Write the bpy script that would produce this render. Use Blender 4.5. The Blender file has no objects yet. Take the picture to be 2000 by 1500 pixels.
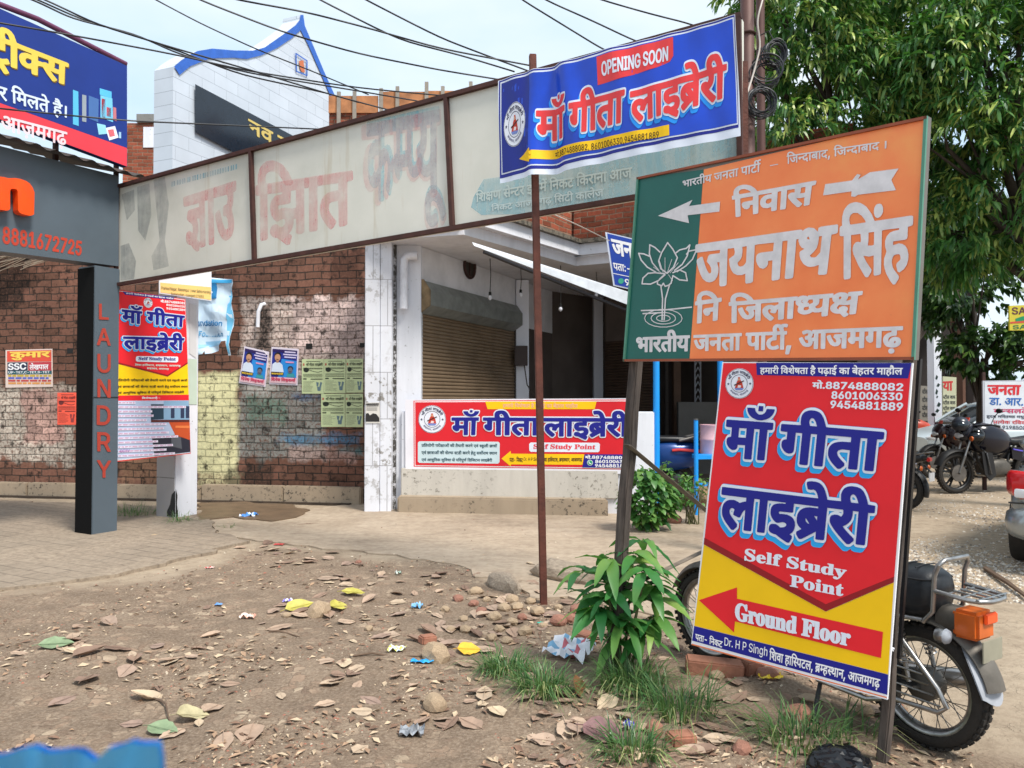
import bpy, bmesh, math, random
from mathutils import Vector, Matrix, noise
from mathutils.geometry import tessellate_polygon
R=math.radians; random.seed(7)
SC=bpy.context.scene; COL=SC.collection
# ---------------- camera, world, sun, exposure ----------------
F=1500.0; TILT=math.atan(30/1500); CAM=Vector((0,0,1.5))
cd=bpy.data.cameras.new('camera'); cam=bpy.data.objects.new('camera',cd); COL.objects.link(cam); SC.camera=cam
cd.sensor_width=36; cd.lens=27; cd.clip_start=0.05; cd.clip_end=600
cam.location=CAM; cam.rotation_euler=(R(90)+TILT,0,0)
cd.dof.use_dof=True; cd.dof.focus_distance=4.6; cd.dof.aperture_fstop=6.5
SUN_EL,SUN_AZ=56,138     # azimuth clockwise from +Y
w=bpy.data.worlds.new('World'); SC.world=w; w.use_nodes=True
nt=w.node_tree; bg=nt.nodes['Background']; bg.inputs[1].default_value=0.1
sky=nt.nodes.new('ShaderNodeTexSky'); sky.sky_type='NISHITA'; sky.sun_disc=False
sky.sun_elevation=R(SUN_EL); sky.sun_rotation=R(SUN_AZ)
tc=nt.nodes.new('ShaderNodeTexCoord'); nz=nt.nodes.new('ShaderNodeTexNoise'); nz.inputs['Scale'].default_value=2.2; nz.inputs['Detail'].default_value=5
mp=nt.nodes.new('ShaderNodeMapping'); mp.inputs['Scale'].default_value=(1,1,2.5)
nt.links.new(tc.outputs['Generated'],mp.inputs[0]); nt.links.new(mp.outputs[0],nz.inputs['Vector'])
rp=nt.nodes.new('ShaderNodeValToRGB'); rp.color_ramp.elements[0].position=.36; rp.color_ramp.elements[1].position=.66
rp.color_ramp.elements[0].color=(5.0,6.5,7.8,1); rp.color_ramp.elements[1].color=(7.5,7.9,8.2,1)
nt.links.new(nz.outputs['Fac'],rp.inputs[0])
mx=nt.nodes.new('ShaderNodeMix'); mx.data_type='RGBA'; mx.inputs['Factor'].default_value=.84
nt.links.new(rp.outputs[0],mx.inputs['B']); nt.links.new(sky.outputs[0],mx.inputs['A'])
nt.links.new(mx.outputs['Result'],bg.inputs[0])
sd=bpy.data.lights.new('sun','SUN'); so=bpy.data.objects.new('sun',sd); COL.objects.link(so)
sd.energy=3.0; sd.angle=R(14); sd.color=(1,.95,.87)
sv=Vector((math.sin(R(SUN_AZ))*math.cos(R(SUN_EL)),math.cos(R(SUN_AZ))*math.cos(R(SUN_EL)),math.sin(R(SUN_EL))))
so.rotation_euler=(-sv).to_track_quat('-Z','Y').to_euler()
SC.view_settings.view_transform='Standard'; SC.view_settings.look='None'; SC.view_settings.exposure=0.63; SC.view_settings.gamma=1
# ---------------- helpers ----------------
def ray(u,v):
    a,b=(u-1000)/F,-(v-750)/F; c,s=math.cos(TILT),math.sin(TILT)
    return Vector((a,c-b*s,s+b*c))
def at(u,v,Y):
    d=ray(u,v); return CAM+d*(Y/d.y)
def gnd(u,v,z=0):
    d=ray(u,v); return CAM+d*((z-CAM.z)/d.z)
def atz(u,Y,z):     # the point at depth Y and height z seen in pixel column u
    p=at(u,780,Y); return Vector((p.x,Y,z))
def srgb(r,g,b):
    f=lambda c:(c/255/12.92 if c<=10 else ((c/255+.055)/1.055)**2.4)
    return (f(r),f(g),f(b),1)
MATS={}
class NT:
    def __init__(s,name):
        s.m=bpy.data.materials.new(name); s.m.use_nodes=True; s.t=s.m.node_tree; s.b=s.t.nodes['Principled BSDF']
    def n(s,ty,**k):
        q=s.t.nodes.new('ShaderNode'+ty)
        for a,v in k.items():
            if a[0]=='_': setattr(q,a[1:],v)
            else: q.inputs[a.replace('_',' ')].default_value=v
        return q
    def l(s,a,b): s.t.links.new(a,b)
    def noise(s,scale,detail=4,rough=.6,co='Object',stretch=None):
        c=s.n('TexCoord'); q=s.n('TexNoise',Scale=scale,Detail=detail,Roughness=rough)
        if stretch:
            m=s.n('Mapping',Scale=stretch); s.l(c.outputs[co],m.inputs[0]); s.l(m.outputs[0],q.inputs['Vector'])
        else: s.l(c.outputs[co],q.inputs['Vector'])
        return q.outputs['Fac']
    def ramp(s,f,stops):
        r=s.n('ValToRGB'); e=r.color_ramp.elements
        while len(e)<len(stops): e.new(.5)
        for x,(p,c) in zip(e,stops): x.position=p; x.color=c if len(c)==4 else (*c,1)
        s.l(f,r.inputs[0]); return r.outputs[0]
    def mix(s,f,a,b,mode='MIX'):
        m=s.n('Mix',_data_type='RGBA',_blend_type=mode)
        for k,x in (('Factor',f),('A',a),('B',b)):
            if hasattr(x,'is_linked') or hasattr(x,'links'): s.l(x,m.inputs[k])
            else: m.inputs[k].default_value=x
        return m.outputs['Result']
    def bump(s,h,st=.3,d=.01):
        b=s.n('Bump',Strength=st,Distance=d); s.l(h,b.inputs['Height']); s.l(b.outputs[0],s.b.inputs['Normal'])
    def col(s,c): s.l(c,s.b.inputs['Base Color'])
W1=lambda x:(x,x,x,1)
def mat(name,c,rough=.6,metal=0,var=.18,scale=6,bump=0,bs=40,spec=None,trans=0):
    """plain painted / natural surface with a little procedural unevenness"""
    if name in MATS: return MATS[name]
    k=NT(name); c=tuple(c[:3])
    n1=k.noise(scale); f=k.ramp(n1,[(.3,W1(1-var)),(.7,W1(1+var*.4))])
    k.col(k.mix(1.0,(*c,1),f,'MULTIPLY')); k.b.inputs['Roughness'].default_value=rough; k.b.inputs['Metallic'].default_value=metal
    if spec is not None: k.b.inputs['Specular IOR Level'].default_value=spec
    if bump: k.bump(k.noise(bs,5),bump,.01)
    MATS[name]=k.m; return k.m
def ink(r,g,b,rough=.55):
    return mat('print_%d_%d_%d'%(r,g,b),srgb(r,g,b),rough,0,.11,2.2,spec=.4)
MW={}
def tagp(o,label,cat,group=None):
    o['label']=label; o['category']=cat
    if group: o['group']=group
    return o
def thing(name,label,cat,loc=(0,0,0),rz=0,group=None):
    o=bpy.data.objects.new(name,None); COL.objects.link(o); o.empty_display_size=.2
    o.location=loc; o.rotation_euler=(0,0,rz); MW[o.name]=Matrix.Translation(loc)@Matrix.Rotation(rz,4,'Z')
    return tagp(o,label,cat,group)
class MB:
    def __init__(s,M=None): s.v=[];s.f=[];s.mi=[];s.mats=[];s.M=M
    def add(s,vs,fs,m):
        if m not in s.mats: s.mats.append(m)
        i=s.mats.index(m); o=len(s.v)
        s.v+= [s.M@Vector(p) for p in vs] if s.M is not None else [Vector(p) for p in vs]
        for f in fs: s.f.append([o+q for q in f]); s.mi.append(i)
        return s
    def ob(s,o,a,b,c,m):       # box from a corner and three edge vectors
        o,a,b,c=map(Vector,(o,a,b,c)); P=[o,o+a,o+a+b,o+b]; P+=[p+c for p in P]
        fl=a.cross(b).dot(c)<0
        fs=[(3,2,1,0),(4,5,6,7),(0,1,5,4),(1,2,6,5),(2,3,7,6),(3,0,4,7)]
        return s.add(P,[f[::-1] for f in fs] if fl else fs,m)
    def box(s,c,d,m,rz=0):
        c=Vector(c); Q=Matrix.Rotation(rz,3,'Z'); x,y,z=Q@Vector((d[0],0,0)),Q@Vector((0,d[1],0)),Vector((0,0,d[2]))
        return s.ob(c-(x+y+z)/2,x,y,z,m)
    def tube(s,pts,r,m,n=8,closed=False):
        pts=[Vector(p) for p in pts]; N=len(pts); rs=r if isinstance(r,(list,tuple)) else [r]*N
        vs=[];up=None
        for i,p in enumerate(pts):
            a=pts[(i-1)%N] if (closed or i>0) else p; b=pts[(i+1)%N] if (closed or i<N-1) else p
            t=(b-a).normalized()
            if up is None: up=t.orthogonal().normalized()
            up=(up-t*up.dot(t)); up=up.normalized() if up.length>1e-6 else t.orthogonal().normalized()
            q=t.cross(up)
            for k in range(n):
                A=2*math.pi*k/n; vs.append(p+(up*math.cos(A)+q*math.sin(A))*rs[i])
        fs=[]
        for i in range(N if closed else N-1):
            j=(i+1)%N
            for k in range(n): fs.append((i*n+k,i*n+(k+1)%n,j*n+(k+1)%n,j*n+k))
        if not closed: fs+= [tuple(range(n))[::-1],tuple(range((N-1)*n,N*n))]
        return s.add(vs,fs,m)
    def lathe(s,prof,m,n=20,c=(0,0,0),ax='Z'):
        vs=[];c=Vector(c);P=len(prof)
        for k in range(n):
            A=2*math.pi*k/n
            for r,h in prof:
                x,y=r*math.cos(A),r*math.sin(A)
                vs.append(c+Vector({'Z':(x,y,h),'Y':(y,h,x),'X':(h,x,y)}[ax]))
        fs=[(k*P+i,((k+1)%n)*P+i,((k+1)%n)*P+i+1,k*P+i+1) for k in range(n) for i in range(P-1)]
        return s.add(vs,fs,m)
    def sph(s,c,r,m,n=12,lo=-1,hi=1):
        r=(r,r,r) if not isinstance(r,(list,tuple)) else r; c=Vector(c); h=n//2; vs=[];
        for i in range(h+1):
            z=lo+(hi-lo)*i/h if False else -math.cos(math.pi*((math.acos(-lo)+(math.acos(-hi)-math.acos(-lo))*i/h)/math.pi)); q=math.sqrt(max(0,1-z*z))
            for k in range(n): A=2*math.pi*k/n; vs.append(c+Vector((r[0]*q*math.cos(A),r[1]*q*math.sin(A),r[2]*z)))
        fs=[(i*n+k,i*n+(k+1)%n,(i+1)*n+(k+1)%n,(i+1)*n+k) for i in range(h) for k in range(n)]
        return s.add(vs,fs,m)
    def prism(s,pts,ext,m,m2=None):
        pts=[Vector(p) for p in pts]; ext=Vector(ext); n=len(pts)
        tr=tessellate_polygon([pts]); nn=Vector((0,0,0))
        for a,b in zip(pts,pts[1:]+pts[:1]): nn+=a.cross(b)
        fl=nn.dot(ext)>0
        T=[]
        for t in tr:
            g=(pts[t[1]]-pts[t[0]]).cross(pts[t[2]]-pts[t[0]]).dot(ext)>0
            T.append(t[::-1] if g else t)
        s.add(pts,T,m); s.add([p+ext for p in pts],[t[::-1] for t in T],m)
        sd=[(i,(i+1)%n,n+(i+1)%n,n+i) for i in range(n)]
        return s.add(pts+[p+ext for p in pts],sd if fl else [q[::-1] for q in sd],m2 or m)
    def loft(s,secs,m,n=16,ex=2.6):     # secs: (x, halfwidth, zlow, zhigh[, ycentre])
        vs=[]
        for q in secs:
            x,hw,z0,z1=q[:4]; yc=q[4] if len(q)>4 else 0
            for k in range(n):
                A=2*math.pi*k/n; ca,sa=math.cos(A),math.sin(A)
                vs.append((x,yc+hw*math.copysign(abs(ca)**(2/ex),ca),(z0+z1)/2+(z1-z0)/2*math.copysign(abs(sa)**(2/ex),sa)))
        N=len(secs); fs=[(i*n+k,i*n+(k+1)%n,(i+1)*n+(k+1)%n,(i+1)*n+k) for i in range(N-1) for k in range(n)]
        fs+=[tuple(range(n))[::-1],tuple(range((N-1)*n,N*n))]
        if secs[0][0]>secs[-1][0]: fs=[f[::-1] for f in fs]
        return s.add(vs,fs,m)
    def build(s,name,parent=None,world=True,bevel=0,smooth=None,label=None,weld=False):
        me=bpy.data.meshes.new(name)
        vs=s.v
        if parent is not None and world and parent.name in MW:
            I=MW[parent.name].inverted(); vs=[I@p for p in vs]
        me.from_pydata([tuple(p) for p in vs],[],s.f)
        for m in s.mats: me.materials.append(m)
        me.polygons.foreach_set('material_index',s.mi)
        if bevel or weld:
            bm=bmesh.new(); bm.from_mesh(me)
            if weld: bmesh.ops.remove_doubles(bm,verts=bm.verts,dist=1e-5)
            if bevel:
                es=[e for e in bm.edges if len(e.link_faces)==2 and e.calc_face_angle(0)>.6]
                bmesh.ops.bevel(bm,geom=es,offset=bevel,segments=2,affect='EDGES',clamp_overlap=True)
            bm.to_mesh(me); bm.free()
        if smooth is not None:
            me.polygons.foreach_set('use_smooth',[True]*len(me.polygons)); me.set_sharp_from_angle(angle=R(smooth))
        me.update()
        o=bpy.data.objects.new(name,me); COL.objects.link(o)
        if parent is not None:
            o.parent=parent; MW[o.name]=MW.get(parent.name,Matrix())
        if label: o['label']=label
        return o
def struct(o,kind='structure'): o['kind']=kind; return o
def copy_tree(o,parent=None):
    c=o.copy(); COL.objects.link(c)
    if parent is not None: c.parent=parent
    MW[c.name]=MW.get(o.name,Matrix())
    for ch in [q for q in bpy.data.objects if q.parent==o]: copy_tree(ch,c)
    return c
# ---------------- lettering: glyph outlines as plain numbers, laid out per line of writing ----------------
GLYPHS=[2,43,26,98,-10,-1,-6,-3,-5,-6,-2,-6,1,-12,7,-8,15,-6,8,0,0,-4,-8,-2,-5,-4,0,-6,3,-8,10,-10,8,-2,6,1,4,4,2,10,22,0,0,-35,4,-3,14,1,1,2,0,79,11,1,4,1,0,14,-4,2,-44,0,-4,-1,-1,-2,0,-12,1,-1,18,-2,0,-27,-1,-1,-21,0,-1,1,0,23,-4,12,-5,5,-6,4,7,22,82,6,0,3,-2,3,-8,-7,1,-5,2,-1,3,1,16,0,97,-4,-3,0,-12,4,-2,10,-1,0,-79,1,-2,3,-1,12,1,3,2,0,79,14,2,1,1,0,12,-1,2,-3,1,1,31,0,97,-4,-3,0,-12,2,-2,34,0,3,-8,-2,-8,-5,-7,-6,4,-5,1,-8,-1,-4,-3,-3,-5,0,-5,3,-6,11,-15,22,-22,10,-9,5,0,9,9,0,3,-17,14,-14,15,11,8,8,9,4,12,-1,13,9,1,4,2,1,12,-5,3,1,35,0,97,-4,-3,0,-12,2,-2,58,-1,0,-15,-19,-1,-14,-2,-7,-3,-8,-7,-5,-9,0,-10,3,-10,4,-6,18,-18,2,-2,5,0,8,8,1,3,-13,12,-6,7,-3,8,1,6,2,4,5,2,26,0,0,-46,4,-3,14,1,1,2,0,79,11,1,4,2,0,13,-4,2,1,39,-11,138,-11,-2,-4,-2,-8,-8,-3,-10,1,-14,3,-8,3,-4,16,0,1,4,-5,16,3,8,3,3,6,0,3,-1,4,-4,7,-18,-8,-1,-3,-2,-1,-13,2,-2,12,-1,0,-79,1,-2,3,-1,12,1,3,2,0,79,14,2,1,1,0,12,-1,2,-3,1,-13,0,-6,17,-7,12,-6,6,-4,3,-8,2,2,25,0,97,-4,-3,1,-12,3,-2,16,0,4,-10,-2,-9,-6,-3,-8,-2,-2,-2,3,-15,6,-9,7,-7,12,-5,14,-1,14,4,0,-22,4,-2,14,1,1,2,0,79,11,1,4,2,0,13,-4,2,12,37,80,21,-1,0,-37,-6,-5,-10,-3,-6,0,-5,1,-5,5,-2,4,11,8,3,6,1,12,1,46,0,97,-4,-3,0,-11,2,-2,2,-1,82,0,0,-11,-36,0,-5,-2,-4,-11,10,-8,3,-4,3,-7,0,-6,-2,-3,-3,-2,-8,2,-6,6,-6,8,-11,24,-4,1,-10,-4,-2,-1,0,-4,10,-23,10,-13,11,-10,12,-3,8,1,8,2,8,7,2,3,2,6,0,10,-7,14,17,0,0,-52,5,-3,10,0,3,2,1,80,11,1,4,2,1,12,-1,2,-4,1,1,28,0,97,-4,-3,0,-12,2,-2,56,-1,-1,-20,-39,0,-6,-1,-5,-5,-1,-7,2,-6,7,-10,5,-3,6,-2,6,1,4,4,2,4,0,8,19,0,1,-42,4,-3,14,1,1,2,0,79,11,1,4,2,0,13,-4,2,2,21,0,97,-4,-3,0,-12,2,-2,10,-1,0,-33,2,-10,4,-7,8,-6,12,-4,8,0,14,4,0,-24,4,-2,14,1,1,2,0,79,11,1,4,2,0,13,-4,2,9,28,80,28,-1,0,-35,-8,-6,-6,-2,-6,0,-4,1,-3,3,-2,10,1,40,0,97,-4,-3,0,-12,2,-2,42,-1,-1,-13,-11,-2,-8,-3,-10,-8,-4,-6,-3,-9,0,-10,3,-10,4,-7,5,-5,7,-5,16,-4,16,1,20,7,1,1,0,3,-3,9,-2,3,-4,0,-16,-6,-14,0,-6,2,-4,4,-3,6,-1,7,4,8,6,5,7,2,15,1,4,1,1,28,21,1,1,2,0,13,-5,2,1,48,-11,138,-11,-2,-4,-2,-8,-8,-3,-10,1,-14,3,-8,3,-4,16,0,1,4,-5,16,3,8,3,3,6,0,3,-1,4,-4,7,-18,-8,-1,-3,-2,-1,-13,2,-2,12,-1,0,-79,1,-2,3,-1,12,1,3,2,0,79,14,2,1,1,0,12,-1,2,-3,1,-13,0,-5,17,2,4,4,3,6,0,8,-3,2,1,2,1,3,12,-2,2,-5,2,-14,2,-10,-2,-8,-5,-10,5,1,45,38,138,-8,-1,-10,-3,-10,-9,-4,-5,-2,-8,0,-8,2,-7,-8,-1,-2,-2,1,-12,3,-2,10,-1,0,-79,1,-2,3,-1,10,0,3,1,2,2,0,79,11,1,3,0,1,2,0,12,-1,2,-16,1,-1,1,-3,9,1,5,3,4,5,3,6,2,16,-2,15,-7,9,-8,12,-14,14,0,3,0,2,2,-6,10,-7,8,-18,16,-7,5,-11,4,-12,2,2,10,0,97,-2,-1,-2,-2,0,-12,4,-2,54,0,4,0,1,2,0,12,-3,3,16,13,59,-5,-1,-4,-4,-2,-4,0,-4,2,-6,4,-6,10,-8,5,-1,7,3,4,5,0,9,22,0,5,2,0,12,-2,2,1,45,0,97,-4,-3,0,-12,2,-2,42,-1,0,-7,-20,-5,-6,-3,-7,-8,-4,-10,0,-10,2,-7,3,-6,8,-8,9,-5,11,-2,12,0,12,-19,4,0,9,5,2,2,0,2,-9,14,6,8,0,8,-4,7,-4,3,-6,1,-10,-1,-5,-6,-1,-7,-3,-1,-9,2,-4,4,-4,7,0,5,4,8,6,3,26,3,2,2,0,21,22,1,1,2,0,13,-5,2,3,27,0,97,-4,-3,0,-12,2,-2,58,-1,0,-8,-21,2,-9,-2,-10,-4,-8,-7,-3,-4,-2,-10,1,-10,4,-9,8,-7,14,-5,13,0,13,4,1,-20,4,-2,13,1,2,2,0,79,10,1,4,2,0,13,-4,2,3,42,56,14,-1,0,-16,6,24,50,2,0,14,-19,-8,0,-7,3,-3,8,1,10,14,18,-4,-3,-6,-39,1,-4,3,-1,9,0,4,2,12,41,-1,3,-4,1,1,12,29,97,-3,-1,-1,-2,0,-94,2,-2,3,-1,10,0,3,1,1,2,0,94,-1,2,-3,1,1,49,38,139,-11,-1,-8,-3,-8,-5,-4,-4,-5,-10,-1,-12,1,-5,-7,-2,-2,-3,0,-12,1,-2,3,-1,10,-1,0,-78,1,-2,3,-2,13,0,6,1,2,3,0,78,12,1,2,1,1,2,0,12,-1,2,-6,2,-10,0,-2,2,-2,7,1,5,3,4,8,3,6,0,10,-1,5,-3,7,-3,10,-8,10,-13,4,-2,14,-1,6,2,2,2,-1,3,-12,17,-17,15,-10,5,-10,4,-14,3,1,35,0,98,-5,-1,-2,-3,0,-12,4,-3,53,-1,1,-1,-1,-17,-36,0,-7,-1,-5,-2,-3,-5,0,-6,1,-4,4,-7,8,-8,11,-3,5,1,6,3,3,5,0,7,13,0,1,-42,3,-2,4,0,11,0,6,2,1,2,0,78,12,1,3,1,1,3,-1,13,-3,2,-4,0,2,33,0,98,-5,-1,-2,-3,0,-12,4,-3,53,-1,1,-1,-1,-4,-16,1,-12,-2,-8,-4,-8,-6,-4,-8,-2,-7,1,-11,4,-9,8,-8,11,-4,11,-2,16,3,0,-16,1,-2,3,-2,14,0,6,2,1,2,0,78,12,1,3,1,1,3,-1,13,-3,2,-4,0,11,34,54,10,0,7,-1,0,-13,-5,-4,-6,-3,-5,0,-6,2,-3,5,0,7,3,5,1,20,0,98,-5,-1,-2,-3,0,-12,1,-2,3,-1,10,-1,0,-78,1,-3,6,-1,14,0,3,2,1,2,0,78,11,1,3,1,1,2,0,12,-1,3,-6,1,2,38,0,98,-5,-1,-2,-3,0,-12,1,-2,6,-2,24,0,1,-2,1,-10,-1,
-4,-9,2,-8,-1,-6,-4,-3,-5,0,-6,3,-7,17,-22,23,-23,4,-1,6,0,10,9,1,4,-18,16,-10,12,19,-3,15,1,1,-36,3,-2,4,0,10,0,6,2,1,2,0,78,12,1,3,2,1,13,-1,2,-7,2,6,51,78,18,0,0,-24,-6,-1,-14,1,2,8,1,49,0,98,-5,-1,-2,-3,0,-12,4,-3,82,-1,-1,-7,-32,0,-4,-1,-3,-2,-5,-12,2,-2,8,-7,5,-7,1,-8,-2,-3,-2,-1,-4,1,-6,6,-8,13,-8,19,-2,1,-6,0,-13,-5,-1,-5,6,-15,7,-13,9,-12,12,-7,12,-3,11,1,9,3,7,7,4,9,0,10,-5,13,8,0,1,-51,2,-3,5,-1,11,0,6,2,1,2,0,78,12,1,3,2,1,13,-2,2,-6,2,2,31,0,98,-5,-1,-2,-3,1,-13,3,-2,3,-1,14,0,3,-8,0,-4,-2,-4,-15,-6,-1,-2,3,-15,6,-10,7,-7,13,-5,15,-1,11,2,1,-18,1,-2,2,-2,14,0,6,2,2,2,0,78,11,1,3,1,1,3,-1,13,-2,2,-4,0,11,41,78,14,0,0,-34,-3,-4,-6,-4,-10,-1,-6,3,-3,6,10,7,4,7,1,12,3,34,25,100,-9,-2,-8,-4,-5,-5,-3,-7,0,-8,4,-8,7,-7,8,-3,-11,-4,-2,-2,1,-8,4,-8,9,-10,11,-6,9,-2,12,0,12,2,0,-18,3,-3,15,-1,6,1,1,3,0,78,11,1,4,1,1,3,-1,13,-3,2,-3,0,-39,0,-7,-2,0,-8,-12,9,6,24,80,3,1,2,-2,2,-5,-7,2,0,3,10,56,78,8,0,0,-34,-10,-8,-4,-1,-9,1,-5,4,10,7,7,7,3,10,1,15,-22,129,-5,-1,-5,-4,-2,-5,0,-6,4,-7,6,-3,5,0,5,1,6,4,3,5,0,7,-2,3,-3,4,-6,2,1,60,0,98,-5,-1,-2,-3,0,-12,4,-3,50,-1,-1,-3,-18,-1,-10,-2,-10,-6,-4,-8,0,-10,5,-10,-7,-13,0,-11,2,-6,6,-11,13,-14,10,-8,7,0,10,9,1,4,-2,3,-14,11,-5,6,-3,8,0,5,2,4,4,4,7,1,8,0,4,-2,2,-6,-1,-3,-10,-5,-2,-4,5,-12,6,-2,14,5,8,7,4,10,0,9,-4,10,-7,7,-9,4,-11,2,-17,-2,-1,2,0,4,1,1,36,0,5,1,2,3,0,19,11,1,3,1,1,2,0,12,-2,3,-6,1,1,49,0,98,-5,-1,-2,-3,0,-12,4,-3,72,-1,0,-10,-9,-2,-7,-3,-13,5,-12,1,-11,-3,-8,-4,-3,-4,-4,-4,-2,-6,0,-12,4,-11,8,-11,21,-19,5,-1,5,1,9,9,0,4,-16,15,-7,7,-4,9,1,7,4,3,8,-2,-3,-11,1,-3,3,-2,14,-4,6,2,5,13,5,5,1,-48,3,-3,4,0,11,0,6,2,1,2,0,78,11,1,4,2,0,13,-1,2,-7,2,2,39,28,100,-10,-2,-9,-4,-6,-7,-3,-8,0,-10,2,-7,3,-4,8,-7,-3,-11,1,-12,3,-5,4,-4,12,-6,8,-2,8,0,14,3,15,8,3,3,1,3,-6,10,-7,3,-5,-1,-9,-8,-4,-1,-7,0,-5,2,-1,7,2,4,5,2,10,0,2,2,2,13,-2,3,-6,2,5,10,0,8,-3,6,-8,7,7,26,80,2,-1,-3,-7,8,-8,-6,2,-3,4,0,5,3,60,34,100,-11,-2,-7,-3,-7,-5,-3,-6,-2,-6,1,-8,3,-8,7,-8,-10,-8,-4,-6,-1,-4,0,-9,4,-9,6,-6,9,-6,10,-2,11,-1,13,-15,5,-2,4,1,9,6,2,3,-1,4,-9,8,5,10,0,6,-4,7,-8,5,-6,1,-5,0,-9,-5,-3,-4,0,-4,-1,-1,-5,3,-1,8,3,5,5,5,19,-4,11,0,10,1,1,-43,3,-2,4,0,10,0,6,1,2,3,0,78,11,1,3,1,1,3,0,13,-3,2,-4,0,-40,0,-6,-2,-1,-7,-5,5,-6,3,8,32,80,4,1,3,-5,-2,-5,-3,-4,-3,3,-2,4,1,4,6,64,79,10,-1,1,-14,-9,-4,-9,-1,6,11,3,41,26,100,-10,-2,-8,-4,-6,-6,-2,-6,1,-12,7,-9,10,-5,13,-2,-1,-1,-7,-2,-5,-5,0,-6,4,-10,9,-8,5,-3,6,-1,6,1,6,4,2,4,1,6,15,0,2,-35,3,-2,4,0,10,0,5,1,2,3,0,78,12,1,3,1,1,3,-1,13,-3,2,-4,0,-48,0,-4,-4,0,-10,-5,6,-5,5,-7,3,6,24,80,4,0,2,-6,-3,0,-3,2,0,2,4,55,80,18,-2,0,-25,-17,0,1,36,0,98,-5,-1,-2,-3,0,-12,1,-2,6,-2,30,0,1,0,1,-7,-2,-7,-2,-4,-8,3,-6,1,-6,-1,-6,-4,-3,-6,1,-7,2,-6,19,-22,22,-20,5,-3,3,-1,5,2,9,8,0,4,-17,15,-14,14,12,7,7,8,3,10,0,16,10,1,3,2,0,15,-3,2,-4,0,1,41,0,98,-5,-1,-2,-3,0,-12,4,-3,56,-1,0,-13,-16,0,-15,-2,-10,-4,-7,-7,-5,-10,0,-10,3,-10,5,-7,10,-11,9,-8,5,-2,6,2,8,8,1,4,-13,12,-6,7,-3,7,1,6,2,3,6,2,18,0,2,-46,3,-3,3,0,11,0,6,2,1,2,0,78,12,1,3,1,1,3,-1,13,-3,2,-4,0,1,41,-11,139,-13,-2,-7,-5,-5,-5,-4,-11,1,-14,6,-12,6,-2,13,1,3,1,1,4,-4,12,-1,4,1,6,3,3,3,0,6,-5,6,-15,-7,-1,-3,-2,-1,-14,1,-2,3,-1,10,-1,0,-78,1,-3,6,-1,14,0,3,2,1,2,0,78,11,1,3,1,1,2,0,12,-3,4,-14,1,-6,15,-4,10,-9,9,-9,5,2,27,0,98,-5,-1,-2,-3,0,-12,1,-2,3,-1,8,-1,0,-32,2,-10,5,-8,6,-5,10,-4,14,-1,10,2,1,-20,3,-3,4,-1,10,0,7,2,1,2,0,78,12,1,3,1,1,3,-1,13,-3,2,-4,0,7,31,78,22,0,0,-34,-9,-6,-9,0,-4,5,-1,7,1,45,0,98,-5,-1,-2,-3,0,-12,2,-2,5,-2,36,0,1,-1,-1,-9,-8,-2,-12,-5,-9,-8,-4,-6,-3,-9,0,-10,3,-10,5,-8,6,-6,8,-4,16,-4,19,1,11,3,8,4,2,5,-5,12,-5,2,-18,-7,-13,0,-6,3,-4,5,-1,4,-1,6,3,7,6,5,6,2,18,1,3,1,1,3,0,25,15,0,6,2,1,3,0,11,-1,2,-7,2,1,52,-11,139,-13,-2,-7,-5,-5,-5,-4,-11,1,-14,6,-12,6,-2,13,1,3,1,1,4,-4,12,-1,4,1,6,3,3,3,0,6,-5,6,-15,-7,-1,-3,-2,-1,-14,1,-2,3,-1,10,-1,0,-78,1,-3,6,-1,14,0,3,2,1,2,0,78,11,1,3,1,1,2,0,12,-1,2,-2,2,-14,0,-5,16,1,3,3,3,3,0,10,-3,5,1,2,2,3,12,-2,2,-5,3,-13,2,-14,-1,-8,-4,-8,4,1,11,14,20,-4,-2,-3,-2,-6,-40,1,-4,6,-3,12,1,4,2,12,42,-1,4,-3,1,2,73,43,100,-11,-2,-11,-3,-5,-3,-1,-4,4,-10,3,
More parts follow.
